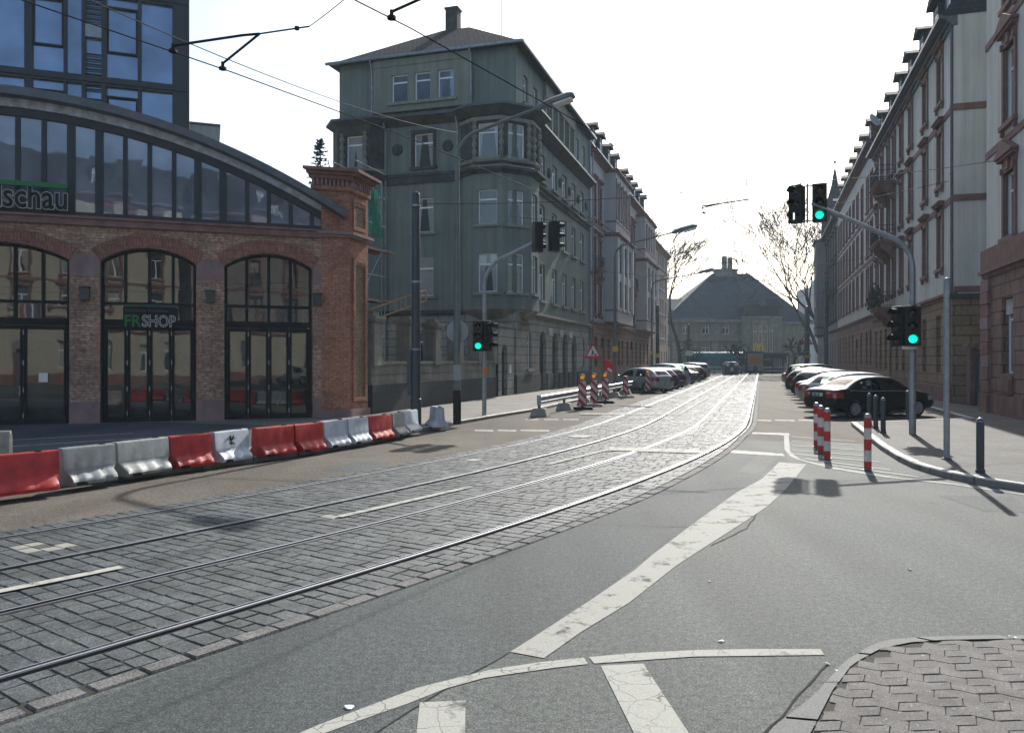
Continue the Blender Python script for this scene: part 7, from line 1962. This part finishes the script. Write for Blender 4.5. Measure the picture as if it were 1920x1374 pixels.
bare_tree('bare_tree', (51.5, 132.0, 0), 'leafless tree farther back behind the drab house', 30, .8, 5, r0=.38, depth=7, lean=(-.3, 0))
for i, (x, y) in enumerate(((26.6, 117.5), (33.6, 117.5), (40.8, 116.0))):
    bare_tree('pollarded_tree', (x, y, 0), ['pollarded street tree left of the recycling container', 'pollarded street tree between the container and the poster', 'pollarded street tree left of the give way sign'][i], 7.0, 1.1, 40+i, r0=.22, depth=4, twig=2.2, group='pollarded trees in front of the station')
# conifer behind the pier
cf = empty('conifer', tuple(Vector((-10.9, 45.5, 0))), 0, 'dark conifer top peeping out behind the brick pier and green house', 'tree')
m = M(); m.tube([(0,0,0), (0,0,14.6)], [.25, .02], 8); m.build('trunk', MT['bark'], cf)
m = M(); rr = random.Random(2)
for k in range(150):
    z = rr.uniform(8.5, 14.5); L_ = .12+.26*(14.7-z); a = rr.uniform(0, 6.283); d = Vector((math.cos(a), math.sin(a), rr.uniform(-.1, .35)))
    for j in range(9):
        t = (j+1)/9; p = Vector((0,0,z))+d*L_*t
        for q in range(2):
            s = rr.uniform(.06, .13); e = Vector((rr.gauss(0,1), rr.gauss(0,1), rr.gauss(.3,.6))).normalized()*s*1.5; f_ = e.orthogonal().normalized()*s*.4; m.poly([p-e*.2, p+f_, p+e, p-f_])
m.build('crown', MT['conifer'], cf)

# ================================================================== tram wires
def P3(px, py, Y): return Vector(((px-960)/FPX*Y, Y, HCAM+(HY-py)/FPX*Y))
def wire(name, pts, r, lab, group='overhead tram wires'):
    m = M(); m.tube(pts, r, 6, cap=False); return tag(m.build(name, MT['wire'], smooth=True), lab, 'wire', group)
def sag(a, b, s, n=14): return [a.lerp(b, i/n)-UP*s*4*(i/n)*(1-i/n) for i in range(n+1)]
ZW = 5.8
def cw(a, side, z=ZW): return TV(a, side, z)
c1 = [cw(a, -1.47+.0*a) for a in (-14,-10,-6,-2,2,5,8.6,12,17.3,22,28,36,46,60,80,100,122)]
c2 = [cw(a, 1.42) for a in (-14,-10,-6,-2,2,5,8.8,13,18,22,28,36,46,60,80,100,122)]
wire('contact_wire', c1, .0085, 'left tram contact wire above the track nearest the brick shop'); wire('contact_wire', c2, .0085, 'right tram contact wire passing in front of the green house roof')
def pulloff(name, A, B, end, lab):
    t = empty(name, (0,0,0), 0, lab, 'wire holder', 'pull-off brackets on the contact wires'); m = M()
    j = (A+B)/2+(end-(A+B)/2)*.55+UP*.10
    A2, B2 = A+UP*.07, B+UP*.07
    m.tube([A2, A2.lerp(j, .8)+UP*.01, j], .018, 6); m.tube([B2, j], .018, 6); m.tube([j, end], .011, 5); m.build('fork', MT['black'], t)
    for q in (A, B): c = M(); c.tube([q-UP*.015, q+UP*.09], .022, 8); c.lathe([(.05, -.012), (.05, .02), (.0, .03)], 10, Matrix.Translation(q)); c.build('clip', MT['black'], t)
    i_ = M(); i_.lathe([(0,-.03), (.03, -.02), (.03, .02), (0, .03)], 8, Matrix.Translation(j.lerp(end, .75))); i_.build('insulator', MT['black'], t)
a1, b1 = cw(7.75, -1.47), cw(8.45, -1.47)
e1 = P3(580, 50, 10.2)
pulloff('pull_off', a1, b1, e1, 'forked pull off bracket on the left contact wire against the white sky')
a2, b2 = cw(7.9, 1.42), cw(8.5, 1.42); e2 = b2+(e1-(a1+b1)/2)*1.15
pulloff('pull_off', a2, b2, e2, 'forked pull off bracket on the right contact wire at the top edge')
m = M(); m.tube(sag(e1, (a2+b2)/2+UP*.35, .02), .006, 5, cap=False); tag(m.build('span_wire', MT['wire']), 'thin span wire joining the two pull off brackets', 'wire', 'overhead tram wires')
wire('span_wire', sag(e2, AC(14, 8.0, 12), .25), .006, 'span wire from the right bracket up to the nearest right hand house')
lampc = G(857, 795, .11)+UP*(HCAM+(HY-272)/FPX*25.0-.11)
wire('span_wire', sag(lampc, P3(100, -30, 9.0), .25), .008, 'thin wire running from the street lamp towards the upper left corner')
ptop = G(780, 801, .1)+UP*(tph-.25); rt = AC(31.9, 7.9, 9.0)
mid = cw(21.2, 1.42)+UP*.55
wire('span_wire', sag(ptop, mid, .12)+sag(mid, rt, .1)[1:], .010, 'span wire crossing the street from the dark tram pole to the right hand house')
q1, q2 = mid-UP*.35, mid-UP*.35
t = empty('pull_off', (0,0,0), 0, 'small registration arm above the middle of the street', 'wire holder', 'pull-off brackets on the contact wires')
m = M(); mm_ = cw(21.4, 1.42); m.tube([mm_+UP*.18+Vector((-.05,0,0)), mm_+UP*.30+Vector((1.15, -.1, .04))], .02, 6); m.tube([mm_+UP*.13+Vector((-.05,0,0)), mm_+UP*.28+Vector((.6, -.05, .0))], .015, 6); m.tube([mm_+UP*.18+Vector((-.05,0,0)), mm_-UP*.0], .012, 5); m.build('arm', MT['black'], t)
c = M(); c.lathe([(.045, -.012), (.045, .02), (.0, .03)], 8, Matrix.Translation(mm_)); c.build('clip', MT['black'], t)
far = [(38, -5.3), (62, -5.3), (86, -5.3)]
for i, a in enumerate((40, 64, 90)):
    wire('span_wire', sag(AC(a, -12.6, 9.5-i*.3), AC(a, 8.0, 10.0-i*.3), .9), .012, ['span wire between the green house and the right row', 'span wire over the middle of the parked cars', 'distant span wire near the end of the street'][i])

# ================================================================== hazy air
hz = M(); hz.box(-70, -45, -1.2, 110, 215, 33)
ho = hz.build('haze', MT['dirt']); ho.data.materials.clear()
hm = bpy.data.materials.new('haze_air'); hm.use_nodes = True; t_ = hm.node_tree
for n_ in list(t_.nodes): t_.nodes.remove(n_)
out = t_.nodes.new('ShaderNodeOutputMaterial'); pv_ = t_.nodes.new('ShaderNodeVolumePrincipled')
pv_.inputs['Color'].default_value = (.74, .92, 1.0, 1); pv_.inputs['Density'].default_value = HAZE; pv_.inputs['Anisotropy'].default_value = 0.0
t_.links.new(pv_.outputs[0], out.inputs['Volume']); ho.data.materials.append(hm); tag(ho, kind='stuff')
